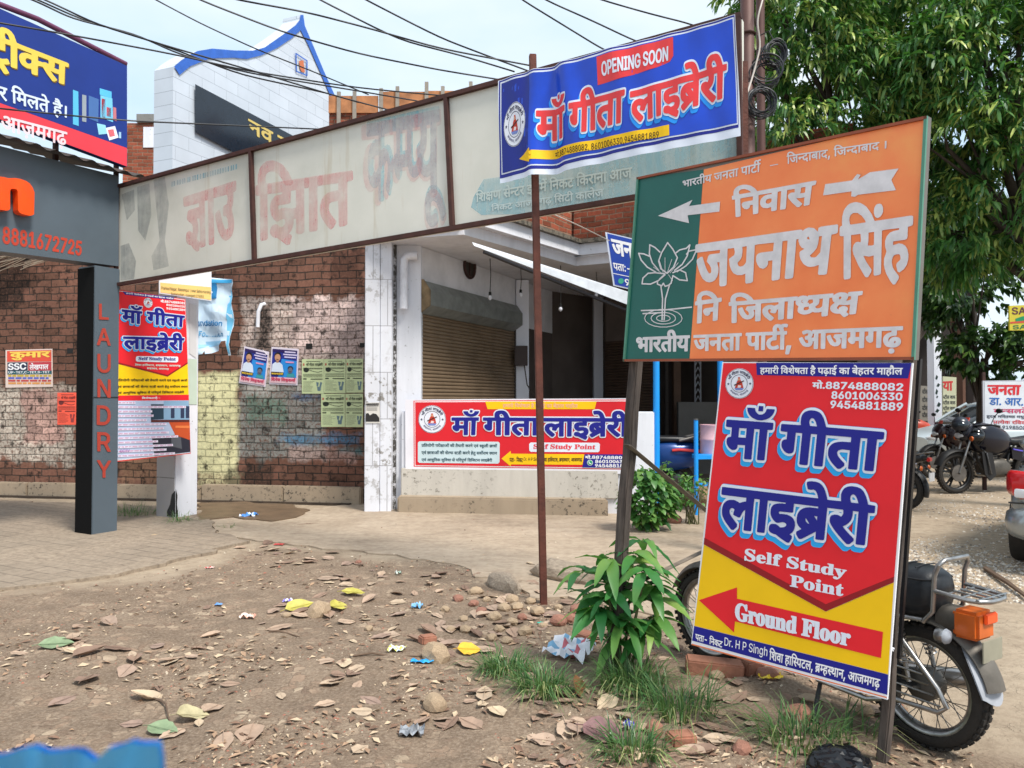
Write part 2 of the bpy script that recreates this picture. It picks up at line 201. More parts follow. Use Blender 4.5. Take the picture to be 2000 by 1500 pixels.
-3,6,0,10,4,6,1,4,0,2,-2,0,-5,-3,-5,-11,-2,-3,-2,-1,-2,0,-7,0,-5,2,-2,6,-1,5,0,4,-4,3,-7,0,-4,-2,-2,-2,-2,-4,0,-6,3,-7,9,-10,18,-3,3,-4,1,-4,-1,-10,-4,-2,-3,0,-2,9,-19,11,-14,8,-6,11,-4,12,-1,9,1,9,4,5,5,4,8,1,12,5,0,1,-40,3,-2,4,0,10,0,6,1,1,3,0,78,13,0,1,-78,2,-3,5,-1,11,0,6,2,1,2,0,78,12,1,3,2,1,13,-2,2,-6,2,-76,0,-6,-2,-2,-7,-4,5,-7,3,7,75,78,7,0,0,-20,-4,-1,-8,0,-1,1,6,10,2,32,0,98,-5,-1,-2,-3,1,-13,4,-2,14,-1,0,-1,0,-23,-8,-4,-5,-6,1,-8,5,-8,7,-6,6,-3,6,-1,5,1,5,3,3,4,1,7,18,0,2,-35,3,-2,4,0,11,0,6,2,1,2,0,78,11,1,4,2,0,13,-1,2,-7,2,4,38,78,19,0,0,-25,-19,0,1,32,0,98,-5,-1,-2,-3,1,-13,4,-2,14,-1,0,-1,0,-18,-10,-4,-3,-7,2,-9,3,-5,7,-7,7,-4,6,-1,9,3,4,7,0,46,15,0,0,-78,2,-3,6,-1,10,0,6,2,1,2,0,78,11,1,4,1,1,3,-1,13,-3,2,-4,0,3,50,0,98,-5,-1,-2,-3,0,-12,2,-2,5,-2,39,0,-1,-7,-14,-3,-8,-4,-9,-8,-5,-8,-2,-8,0,-11,3,-9,6,-10,7,-7,8,-3,17,-4,9,0,12,2,12,6,5,4,4,6,1,4,1,8,-3,10,-8,8,-13,4,-9,0,-8,-2,-6,-3,-5,-5,-4,-6,-1,-8,-2,4,-1,8,3,8,6,5,8,3,18,1,2,1,2,2,0,22,22,0,5,2,2,2,-1,14,-3,2,-4,0,7,56,28,3,0,1,-6,-2,-4,-4,-2,-2,6,2,5,16,39,-7,-7,-2,-4,-4,-2,-5,1,-6,4,-6,5,-2,5,-1,6,1,5,3,2,3,2,3,0,7,-2,3,-4,4,-4,2,1,57,0,97,-4,-3,0,-12,2,-2,52,-1,0,-6,-22,0,-10,-3,-8,-6,-3,-6,0,-12,5,-8,-4,-6,-3,-7,0,-11,2,-6,5,-10,14,-14,9,-8,4,0,9,9,0,3,-16,14,-5,6,-3,8,0,5,2,5,6,4,8,2,8,-1,6,-3,3,-6,-2,-4,-9,-5,-2,-2,4,-11,4,-2,10,3,10,8,3,9,0,9,-3,9,-8,7,-6,3,-11,2,-9,0,-10,-2,-2,4,0,4,3,2,39,1,2,2,0,20,11,1,3,1,1,13,-5,3,2,26,0,97,-4,-3,1,-12,3,-2,15,-1,0,-27,-9,-2,-4,-6,1,-8,5,-7,6,-6,10,-3,4,1,4,3,2,2,1,9,25,0,0,-35,4,-3,14,1,2,2,0,79,11,1,4,2,0,13,-5,2,4,35,80,25,-1,0,-27,-26,0,2,27,0,97,-4,-3,0,-12,2,-2,56,-1,0,-8,-20,2,-9,-2,-9,-3,-8,-8,-3,-6,-2,-7,1,-11,4,-8,8,-8,14,-5,12,0,12,4,1,-20,4,-2,13,1,1,2,0,79,11,1,4,2,0,13,-4,2,10,33,56,21,-2,0,-14,-8,-6,-6,-2,-9,0,-5,2,-3,6,0,7,3,5,3,31,30,98,-12,-2,-8,-6,-4,-8,0,-8,4,-9,8,-7,6,-3,14,-3,-8,-7,-12,5,-9,-1,-6,-6,-1,-7,3,-5,5,-4,5,-1,11,0,10,-10,13,-18,5,0,10,6,1,4,-21,25,9,9,5,9,3,10,-1,14,-3,8,-8,9,-7,4,16,63,97,-4,-3,0,-12,5,-2,9,-1,0,-79,1,-2,3,-1,13,1,2,2,0,79,14,2,1,1,0,12,-1,2,-3,1,8,27,82,7,0,4,-3,3,-5,1,-5,-11,1,-5,3,-2,6,1,18,-52,138,-10,-2,-3,-2,4,-14,3,-1,8,2,8,-1,3,-3,3,-5,8,-21,4,-1,12,1,1,3,-4,14,-9,18,-4,5,-8,5,-10,2,3,21,0,97,-4,-3,0,-12,2,-2,10,-1,0,-33,2,-10,4,-7,8,-6,12,-4,8,0,15,4,1,-24,4,-2,14,1,1,2,0,79,11,1,4,2,0,13,-4,2,3,38,80,19,-1,0,-24,6,27,65,21,-27,-6,-2,-6,0,-6,3,-3,9,1,25,-52,138,-10,-2,-3,-2,3,-12,4,-3,6,2,7,0,5,-3,-12,1,-14,-3,-2,-4,4,-10,4,-2,10,3,8,-1,5,-3,8,-9,13,0,4,1,1,3,-4,14,-9,18,-4,5,-8,5,-10,2,3,43,0,97,-4,-3,0,-12,2,-2,44,-1,-1,-9,-11,-2,-11,-5,-10,-9,-4,-6,-2,-8,0,-11,3,-9,5,-9,8,-7,5,-2,17,-5,18,2,12,5,9,9,1,5,1,8,-3,9,-8,8,-10,3,-8,0,-11,-3,-9,-9,-2,-6,0,-11,-7,7,-2,7,0,5,3,8,7,6,7,3,21,2,1,1,0,23,27,1,2,2,-1,13,-4,2,9,55,30,4,0,3,-1,1,-7,-2,-4,-5,-3,-5,-1,-2,8,2,6,13,39,-8,-4,-2,-4,-4,-2,-8,2,-4,3,-3,8,-3,4,2,4,3,3,4,0,6,-1,3,-4,4,1,75,58,138,-14,-4,-7,-6,-3,-4,-1,-6,0,-8,4,-13,-37,0,-2,-1,-2,-2,0,-12,2,-2,45,-1,-1,-6,-17,0,-10,-3,-5,-3,-5,-7,-1,-10,4,-11,13,-11,3,-1,11,3,10,0,4,-2,2,-4,0,-4,-3,-3,-8,-3,-8,-1,-10,6,-6,2,-6,-1,-6,-6,-1,-4,1,-4,6,-6,14,-2,16,-10,17,-7,4,2,4,11,-2,3,-9,3,9,6,6,8,1,6,0,6,-2,8,-6,7,-6,4,-11,2,-9,0,-10,-2,-2,3,-1,4,1,3,2,1,34,1,2,2,0,20,12,1,5,2,-1,13,-4,2,-16,0,-4,5,-2,9,1,7,5,3,6,0,8,-3,2,1,5,13,-7,4,2,47,0,97,-4,-3,0,-12,2,-2,54,-1,-1,-8,-19,2,-10,-2,-8,-5,-7,-8,-4,-10,1,-12,3,-8,7,-7,8,-4,12,-2,12,2,6,2,0,-20,4,-2,14,1,1,2,0,38,7,7,8,2,4,-4,2,-9,-3,-10,-6,-10,0,-2,12,-8,3,-1,3,2,5,8,4,13,1,12,-2,10,-4,6,-9,7,-11,2,-13,-3,-1,19,47,1,2,3,0,11,-2,2,-3,1,10,32,56,19,-2,1,-14,-8,-6,-6,-2,-7,0,-5,2,-3,6,0,8,3,5,1,38,-13,138,-9,-2,-4,-2,3,-12,4,-2,7,1,6,0,5,-3,-12,1,-9,-1,-6,-3,-1,-5,3,-8,2,-2,3,0,9,3,6,0,4,-2,6,-3,-6,-2,-2,-2,0,-12,2,-2,12,-1,0,-79,1,-2,3,-1,13,1,2,2,0,79,11,1,4,1,0,13,-4,3,-13,0,-9,25,-9,10,-8,4,1,46,0,97,-2,-1,-2,-2,0,-12,4,-2,72,-1,0,-12,-11,-2,-8,-5,-12,6,-13,1,-11,-3,-9,-6,-3,-5,-2,-6,0,-11,4,-10,8,-10,21,-20,4,0,9,8,0,4,-17,14,-7,9,-3,8,0,4,2,5,4,2,4,0,9,-3,-3,-13,2,-2,13,-3,4,1,6,15,5,4,4,1,0,-50,4,
-3,14,1,2,2,0,79,11,1,4,2,0,13,-5,2,1,35,-13,139,-13,-3,-3,-2,0,-2,3,-10,2,-3,6,-2,10,2,4,-2,5,-8,4,-10,-8,-1,-3,-2,-1,-13,1,-3,3,-1,10,-1,0,-78,1,-3,6,-1,14,0,3,2,1,2,0,78,11,1,3,1,1,2,0,12,-3,4,-14,1,-4,11,-6,12,-3,6,-7,6,-8,4,1,16,20,24,-7,-2,-7,-5,-2,-5,0,-5,1,-5,5,-5,6,-2,6,0,4,1,6,3,4,6,1,5,-2,6,-4,4,-5,3,3,39,43,115,-11,-2,-10,-5,-7,-7,-5,-7,-2,-10,1,-11,4,-9,7,-6,-8,-7,-4,-5,-3,-10,-1,-8,1,-8,3,-6,5,-6,5,-5,8,-5,8,-2,18,-2,16,3,8,4,6,5,5,6,4,6,1,6,0,10,-1,6,-3,6,-3,4,-8,8,6,6,5,12,0,9,-1,6,-3,7,-8,8,-11,7,-12,2,15,45,94,6,0,5,-2,4,-4,2,-6,-1,-7,-3,-4,-4,-3,-4,-1,-6,0,-4,3,-5,7,0,5,2,6,4,5,16,45,46,6,0,7,-2,3,-3,4,-6,0,-7,-1,-4,-2,-4,-5,-3,-7,-2,-8,1,-7,4,-3,4,-1,8,2,6,5,6,1,15,14,114,-6,-2,-1,-2,0,-13,3,-3,50,-2,-46,-90,1,-4,3,-2,20,0,4,3,48,96,0,15,-2,2,-5,2,1,34,52,114,-5,-2,-2,-2,-41,-71,-2,-5,0,-12,2,-3,6,-1,43,0,1,-18,1,-2,6,-2,15,0,2,2,2,2,0,17,11,1,3,2,1,2,0,13,-1,2,-4,2,-10,1,0,28,-1,2,-7,3,-11,0,-5,-2,-2,-3,0,-28,-21,0,39,68,0,3,-4,2,2,29,44,115,-10,-2,-8,-3,-8,-8,-6,-7,-4,-9,-3,-14,-1,-26,4,-22,3,-8,6,-8,5,-5,12,-7,16,-2,8,1,10,4,6,3,8,8,5,8,4,12,2,13,0,15,-1,14,-2,11,-4,10,-7,10,-5,5,-11,5,-11,2,18,46,94,8,-1,7,-7,4,-13,2,-13,-1,-16,-4,-17,-6,-8,-3,-3,-5,-1,-6,3,-6,6,-3,8,-3,14,0,18,2,12,6,12,2,3,1,40,43,115,-13,-3,-8,-4,-6,-6,-6,-10,-2,-7,-1,-7,2,-3,5,-1,16,0,3,2,2,10,4,5,5,3,6,0,6,-2,3,-4,3,-8,-1,-6,-3,-5,-8,-11,-42,-45,-1,-13,3,-3,5,-1,71,0,3,2,1,2,0,12,-3,4,-5,1,-37,1,26,28,12,16,3,7,2,7,-1,14,-6,11,-11,9,-12,4,2,25,54,114,-4,-1,-3,-3,-28,-42,-8,-14,-4,-14,0,-11,2,-9,8,-13,5,-5,10,-5,14,-3,15,2,9,3,6,4,6,7,5,8,3,15,-3,16,-7,11,-12,9,-17,3,24,36,-1,4,-2,1,16,45,52,6,0,6,-3,5,-6,1,-7,0,-8,-3,-6,-4,-5,-6,-2,-4,0,-6,3,-4,6,-2,6,-1,5,2,9,4,5,1,27,42,114,-6,-2,-22,-16,-2,-4,0,-15,1,-2,3,-2,7,1,16,10,0,-66,-1,-2,-21,0,-5,-1,-2,-3,0,-12,2,-3,6,-1,68,0,3,2,1,2,0,12,-1,2,-6,2,-17,1,0,93,-2,2,-6,2,1,47,14,114,-4,-2,-2,-2,0,-13,2,-3,6,-1,34,-1,-22,-26,-1,-13,1,-2,3,-2,18,-1,7,-3,6,-7,1,-10,-2,-6,-5,-4,-6,-2,-8,0,-4,1,-5,3,-2,4,-2,6,-3,2,-20,0,-2,-2,-2,-2,3,-12,4,-6,6,-6,7,-4,8,-4,12,-2,8,0,18,4,10,6,7,8,5,12,0,12,-3,11,-8,9,-11,7,-9,3,27,32,0,12,-2,3,-6,1,2,27,44,115,-13,-3,-10,-6,-9,-10,-5,-14,0,-12,1,-6,4,-8,3,-5,7,-6,8,-4,16,-4,-25,-35,1,-4,6,-2,17,0,5,4,30,45,6,12,3,11,1,8,-2,11,-3,9,-4,5,-6,6,-9,5,-13,3,16,45,94,7,0,6,-3,4,-7,1,-6,0,-8,-3,-6,-3,-4,-7,-3,-4,0,-6,3,-4,4,-2,8,0,8,1,5,5,7,1,51,21,114,-5,-2,-2,-2,-6,-54,0,-2,4,-3,14,-2,16,6,10,-1,6,-4,2,-4,3,-6,0,-8,-1,-6,-4,-6,-4,-3,-4,-1,-6,0,-5,2,-5,5,-2,7,-3,2,-19,0,-2,-2,-2,-2,2,-11,4,-7,4,-5,14,-8,14,-3,10,1,10,2,8,4,6,5,8,10,4,13,0,13,-1,5,-7,14,-12,10,-8,3,-10,2,-15,-1,1,15,2,3,41,0,3,2,1,2,0,13,-2,2,-5,2,1,58,36,107,-12,-4,-6,-4,-6,-6,-4,-11,0,-14,3,-10,7,-7,10,-7,26,-15,4,-5,0,-6,-2,-6,-4,-4,-5,-1,-11,1,-6,3,-5,5,-4,7,-4,14,-4,2,-5,-1,-2,-2,0,-38,1,-2,3,-1,5,0,4,5,17,-5,13,0,11,3,10,4,6,6,4,6,3,7,0,15,-2,8,-3,5,-12,11,-32,16,-4,8,1,6,3,4,5,2,9,0,5,-2,7,-6,10,-18,3,-1,4,0,2,3,0,33,-2,2,-5,0,-3,-1,-2,-3,-1,0,-17,4,2,31,30,74,-13,-5,-11,-11,-5,-13,0,-17,2,-10,3,-7,9,-10,8,-4,7,-2,7,0,9,2,7,3,8,7,6,8,0,2,-4,4,-3,1,-12,-9,-4,0,-6,1,-4,4,-4,10,0,6,34,1,2,2,0,9,-1,8,-3,6,-8,9,-12,5,7,34,63,4,0,2,-3,1,-8,-1,-6,-11,1,2,13,1,18,4,105,-3,-3,0,-4,1,-2,5,-1,1,-3,0,-82,-1,-2,-7,-3,0,-5,5,-3,37,1,1,2,0,4,-5,4,-2,4,0,90,-4,3,1,43,38,107,-12,-2,-9,-5,-7,-9,-2,-5,0,-13,-6,-1,-2,-2,0,-8,2,-2,5,-1,1,-1,0,-48,-2,-2,-6,-4,0,-4,2,-2,41,-1,5,3,-1,5,-9,3,-2,5,0,45,1,1,7,0,4,1,1,2,0,8,-4,3,-9,0,0,17,1,5,2,1,-1,-5,0,-7,4,-6,6,-1,9,2,4,5,1,6,-2,7,-4,5,-8,4,1,28,28,98,-3,-2,-8,-12,-16,-17,0,-5,6,-3,1,-51,2,-5,4,-5,10,-3,11,1,7,4,7,7,4,7,-1,3,-6,3,-2,-1,-6,-7,-2,2,-1,45,13,2,2,1,0,8,-2,2,-2,1,-10,0,-1,23,-1,1,1,36,2,73,-3,-3,0,-4,1,-3,5,-1,1,-3,1,-45,2,-8,5,-7,10,-4,8,0,9,2,5,4,2,-5,4,-1,16,4,10,1,5,2,1,6,-7,2,-1,3,0,57,-2,2,-3,1,-27,0,-5,-3,0,-5,7,-3,1,-4,0,-41,-3,-5,-6,-1,-2,2,-1,4,0,53,-5,3,2,31,40,105,-4,-3,0,-4,2,-2,6,-1,2,-3,0,-21,-11,3,-6,0,-10,-3,-8,-7,-7,-10,-3,-10,0,-18,2,-9,3,-7,7,-8,5,-4,9,-3,7,0,12,5,2,-4,3,-1,15,4,14,1,2,2,0,5,-7,4,-1,8,0,83,-4,3,13,36,60,4,0,3,-2,3,-6,0,
-33,-3,-7,-5,-2,-2,0,-3,2,-2,6,-1,8,0,21,3,9,1,43,-1,73,-4,-3,0,-5,6,-3,3,-5,23,-59,-2,-8,-5,-7,-1,6,-3,3,-6,2,-4,0,-6,-2,-3,-2,-2,-6,0,-6,3,-6,4,-4,9,-2,5,0,9,4,8,10,6,12,23,64,3,6,5,3,0,5,-2,2,-2,1,-20,0,-4,-2,0,-6,2,-2,4,0,1,-3,-8,-22,-9,22,1,2,5,1,1,2,0,5,-1,2,-4,1,2,28,4,105,-4,-3,0,-4,2,-2,8,-2,3,-6,0,-72,-2,-7,-11,-3,0,-6,4,-3,52,1,1,2,0,6,-10,2,-3,5,0,29,25,3,8,2,7,4,6,7,4,10,1,8,-3,11,-8,10,-8,4,-6,2,-12,2,12,47,94,7,-1,4,-3,3,-8,0,-13,-2,-8,-2,-3,-5,-3,-7,0,-1,1,0,34,1,3,2,20,32,74,-14,-5,-11,-11,-6,-13,0,-17,4,-14,10,-12,11,-5,6,-2,10,0,8,2,7,3,10,10,4,8,2,6,1,18,-5,14,-9,11,-12,6,-6,1,12,35,64,4,0,3,-4,3,-16,-1,-30,-2,-6,-4,-2,-4,1,-2,3,-3,18,1,25,2,7,2,16,20,107,-6,-3,-4,-4,-2,-4,0,-7,2,-4,4,-5,6,-2,4,0,6,2,5,5,2,4,0,7,-3,5,-3,3,-7,3,18,4,73,-3,-3,0,-4,1,-3,5,-1,1,-2,0,-50,-1,-2,-7,-3,0,-5,5,-3,37,1,1,2,0,4,-5,4,-2,4,0,58,-4,3,2,24,51,74,-5,-1,-9,-4,-2,3,-3,1,-28,0,-4,-2,0,-6,6,-3,2,-3,0,-49,-2,-2,-6,-4,0,-4,2,-2,78,-1,4,2,0,5,-6,3,-1,3,0,38,-1,12,-4,7,-7,5,10,43,58,4,-1,2,-5,0,-40,-2,-5,-5,-1,-4,1,-2,4,0,40,3,4,1,61,54,109,-14,-2,-14,-6,-9,-7,-10,-12,-4,-9,-3,-13,0,-18,3,-13,7,-13,8,-8,8,-6,14,-6,12,-2,16,0,14,2,18,6,4,2,2,2,0,24,1,5,1,1,6,1,4,3,0,6,-4,3,-52,0,-6,-2,-1,-3,1,-6,2,-1,10,-1,1,-2,1,-20,-2,-4,-2,-2,-8,0,-4,1,-5,4,-6,9,-3,12,-1,14,1,22,5,16,7,6,10,3,9,-4,7,-7,6,-8,3,-9,3,-2,10,0,2,1,2,2,0,36,-2,3,-6,2,-5,-1,-3,-1,-3,-4,-15,4,1,32,49,76,-11,-4,-6,2,-26,0,-4,0,-4,-2,0,-8,6,-2,1,-2,0,-50,-8,-6,0,-4,2,-3,6,-1,37,0,4,0,4,2,0,6,-1,2,-8,3,-1,1,0,39,2,2,7,-5,6,-1,7,1,7,6,2,4,0,6,-2,6,-5,5,-6,2,2,23,32,76,-14,-4,-6,-5,-8,-7,-6,-15,-1,-9,1,-8,5,-16,9,-10,12,-7,8,-1,10,0,8,1,10,5,9,8,5,10,2,6,1,10,0,8,-5,15,-9,11,-13,6,-8,2,12,36,62,3,-1,2,-5,1,-12,0,-26,-2,-8,-2,-3,-3,3,-1,3,-2,15,1,22,1,8,2,28,2,74,-6,-2,0,-6,2,-3,4,-1,1,-3,1,-45,2,-8,6,-7,6,-4,6,-1,9,0,11,3,4,-3,4,0,17,4,11,1,6,2,1,3,-1,4,-6,4,-1,1,0,57,-1,2,-7,2,-28,0,-6,-2,-7,2,8,38,62,5,-1,1,-4,0,-40,-1,-2,-3,-2,-1,1,-1,4,2,27,51,76,-13,-4,-6,2,-27,0,-4,0,-3,-2,0,-8,6,-2,1,-3,0,-49,-1,-2,-5,-1,-2,-3,0,-4,2,-3,6,-1,75,0,4,0,3,2,0,8,-6,2,-1,2,0,38,-1,12,-5,8,-6,5,-10,2,9,44,56,2,-5,0,-39,-1,-3,-3,-1,-2,0,-1,3,0,39,2,4,2,31,40,106,-6,-2,-1,-6,1,-3,9,-3,0,-18,-13,2,-8,-2,-9,-4,-7,-7,-5,-9,-3,-10,0,-18,2,-9,4,-9,6,-7,6,-4,8,-3,10,0,10,2,7,-2,15,3,16,2,3,2,0,5,-1,3,-6,3,-1,7,0,83,-1,3,-6,1,11,37,58,3,0,2,-1,1,-5,0,-33,-2,-5,-3,-3,-3,4,-2,11,0,21,2,8,1,53,3,106,-6,-2,-1,-6,3,-3,9,-3,2,-5,0,-71,-2,-6,-8,-2,-2,-2,-1,-8,3,-2,4,0,52,0,6,1,2,3,-1,6,-3,2,-10,1,-2,3,-1,6,0,26,1,1,2,-1,3,-4,4,-14,1,-2,8,-2,7,2,1,3,0,51,-2,2,-2,2,-6,0,-6,-1,-1,-3,-4,-13,-2,-3,-4,-1,0,29,1,2,4,0,8,0,8,-3,6,-5,4,-15,6,-2,6,1,3,1,1,3,0,32,-4,2,-4,0,1,21,4,106,-5,-2,-1,-6,1,-2,5,-2,1,-2,0,-82,-1,-2,-6,-2,-1,-6,2,-3,5,-1,38,0,4,2,0,6,-1,2,-5,3,-1,3,0,90,-1,3,-6,1,1,8,24,56,-3,-3,0,-13,1,-2,49,0,5,2,0,13,-2,2,2,20,13,110,-1,-2,0,-108,2,-1,42,1,12,2,8,4,10,7,5,7,4,6,4,13,1,15,0,10,-3,13,-3,9,-7,10,-5,4,-6,4,-10,4,-12,2,16,28,96,26,0,10,-3,7,-4,5,-4,5,-9,3,-10,1,-10,-1,-12,-2,-6,-6,-12,-5,-6,-7,-4,-12,-2,-23,0,-1,0,1,19,42,84,-10,-4,-6,-6,-1,8,-1,1,-12,0,-2,-1,0,-81,2,-2,12,0,2,1,0,54,2,6,4,6,4,2,9,2,7,-1,2,1,-1,14,1,13,20,20,-6,-2,-3,-2,-2,-4,0,-4,1,-4,4,-4,8,-2,4,2,3,3,2,7,-1,4,-3,4,1,19,13,110,-1,-2,0,-108,14,-1,2,1,0,48,1,1,54,-1,0,-48,3,-1,13,1,0,110,-13,0,-3,-1,0,-45,-54,-1,-1,1,0,45,-2,1,2,19,13,110,-1,-2,0,-108,2,-1,12,0,2,2,0,37,28,1,11,2,9,5,6,6,5,10,1,6,0,12,-3,12,-5,7,-8,6,-6,3,-10,2,11,28,96,24,0,8,-1,6,-3,4,-7,3,-9,-1,-9,-4,-7,-6,-5,-6,-2,-28,0,1,67,43,112,-7,-2,-11,-4,-9,-9,-5,-8,-1,-7,2,-12,4,-6,10,-8,14,-6,17,-4,11,-6,3,-2,2,-5,0,-5,-1,-4,-4,-6,-7,-4,-7,-2,-8,0,-10,2,-7,4,-3,4,-2,6,-2,2,-13,0,-1,-1,-1,-2,1,-5,3,-8,8,-8,13,-7,8,-1,10,-1,9,1,9,3,10,5,4,4,4,6,2,6,0,16,-5,8,-5,5,-6,4,-15,6,-15,4,-10,5,-4,4,-2,4,0,4,1,4,2,4,5,4,6,3,8,1,9,-1,7,-3,5,-5,3,-8,14,0,1,1,-1,6,-2,6,-5,6,-3,4,-10,5,-8,2,2,14,16,114,-4,-2,-4,-4,0,-7,5,-5,3,-1,4,0,4,1,3,4,1,2,0,4,-1,3,-3,3,-4,2,8,12,83,-2,-1,0,-82,2,-1,12,0,2,2,0,81,-2,1,1,30,47,84,-6,-1,-8,-3,-7,-7,-2,10,-12,0,-2,-1,0,-81,2,-2,12,0,2,1,0,54,2,6,
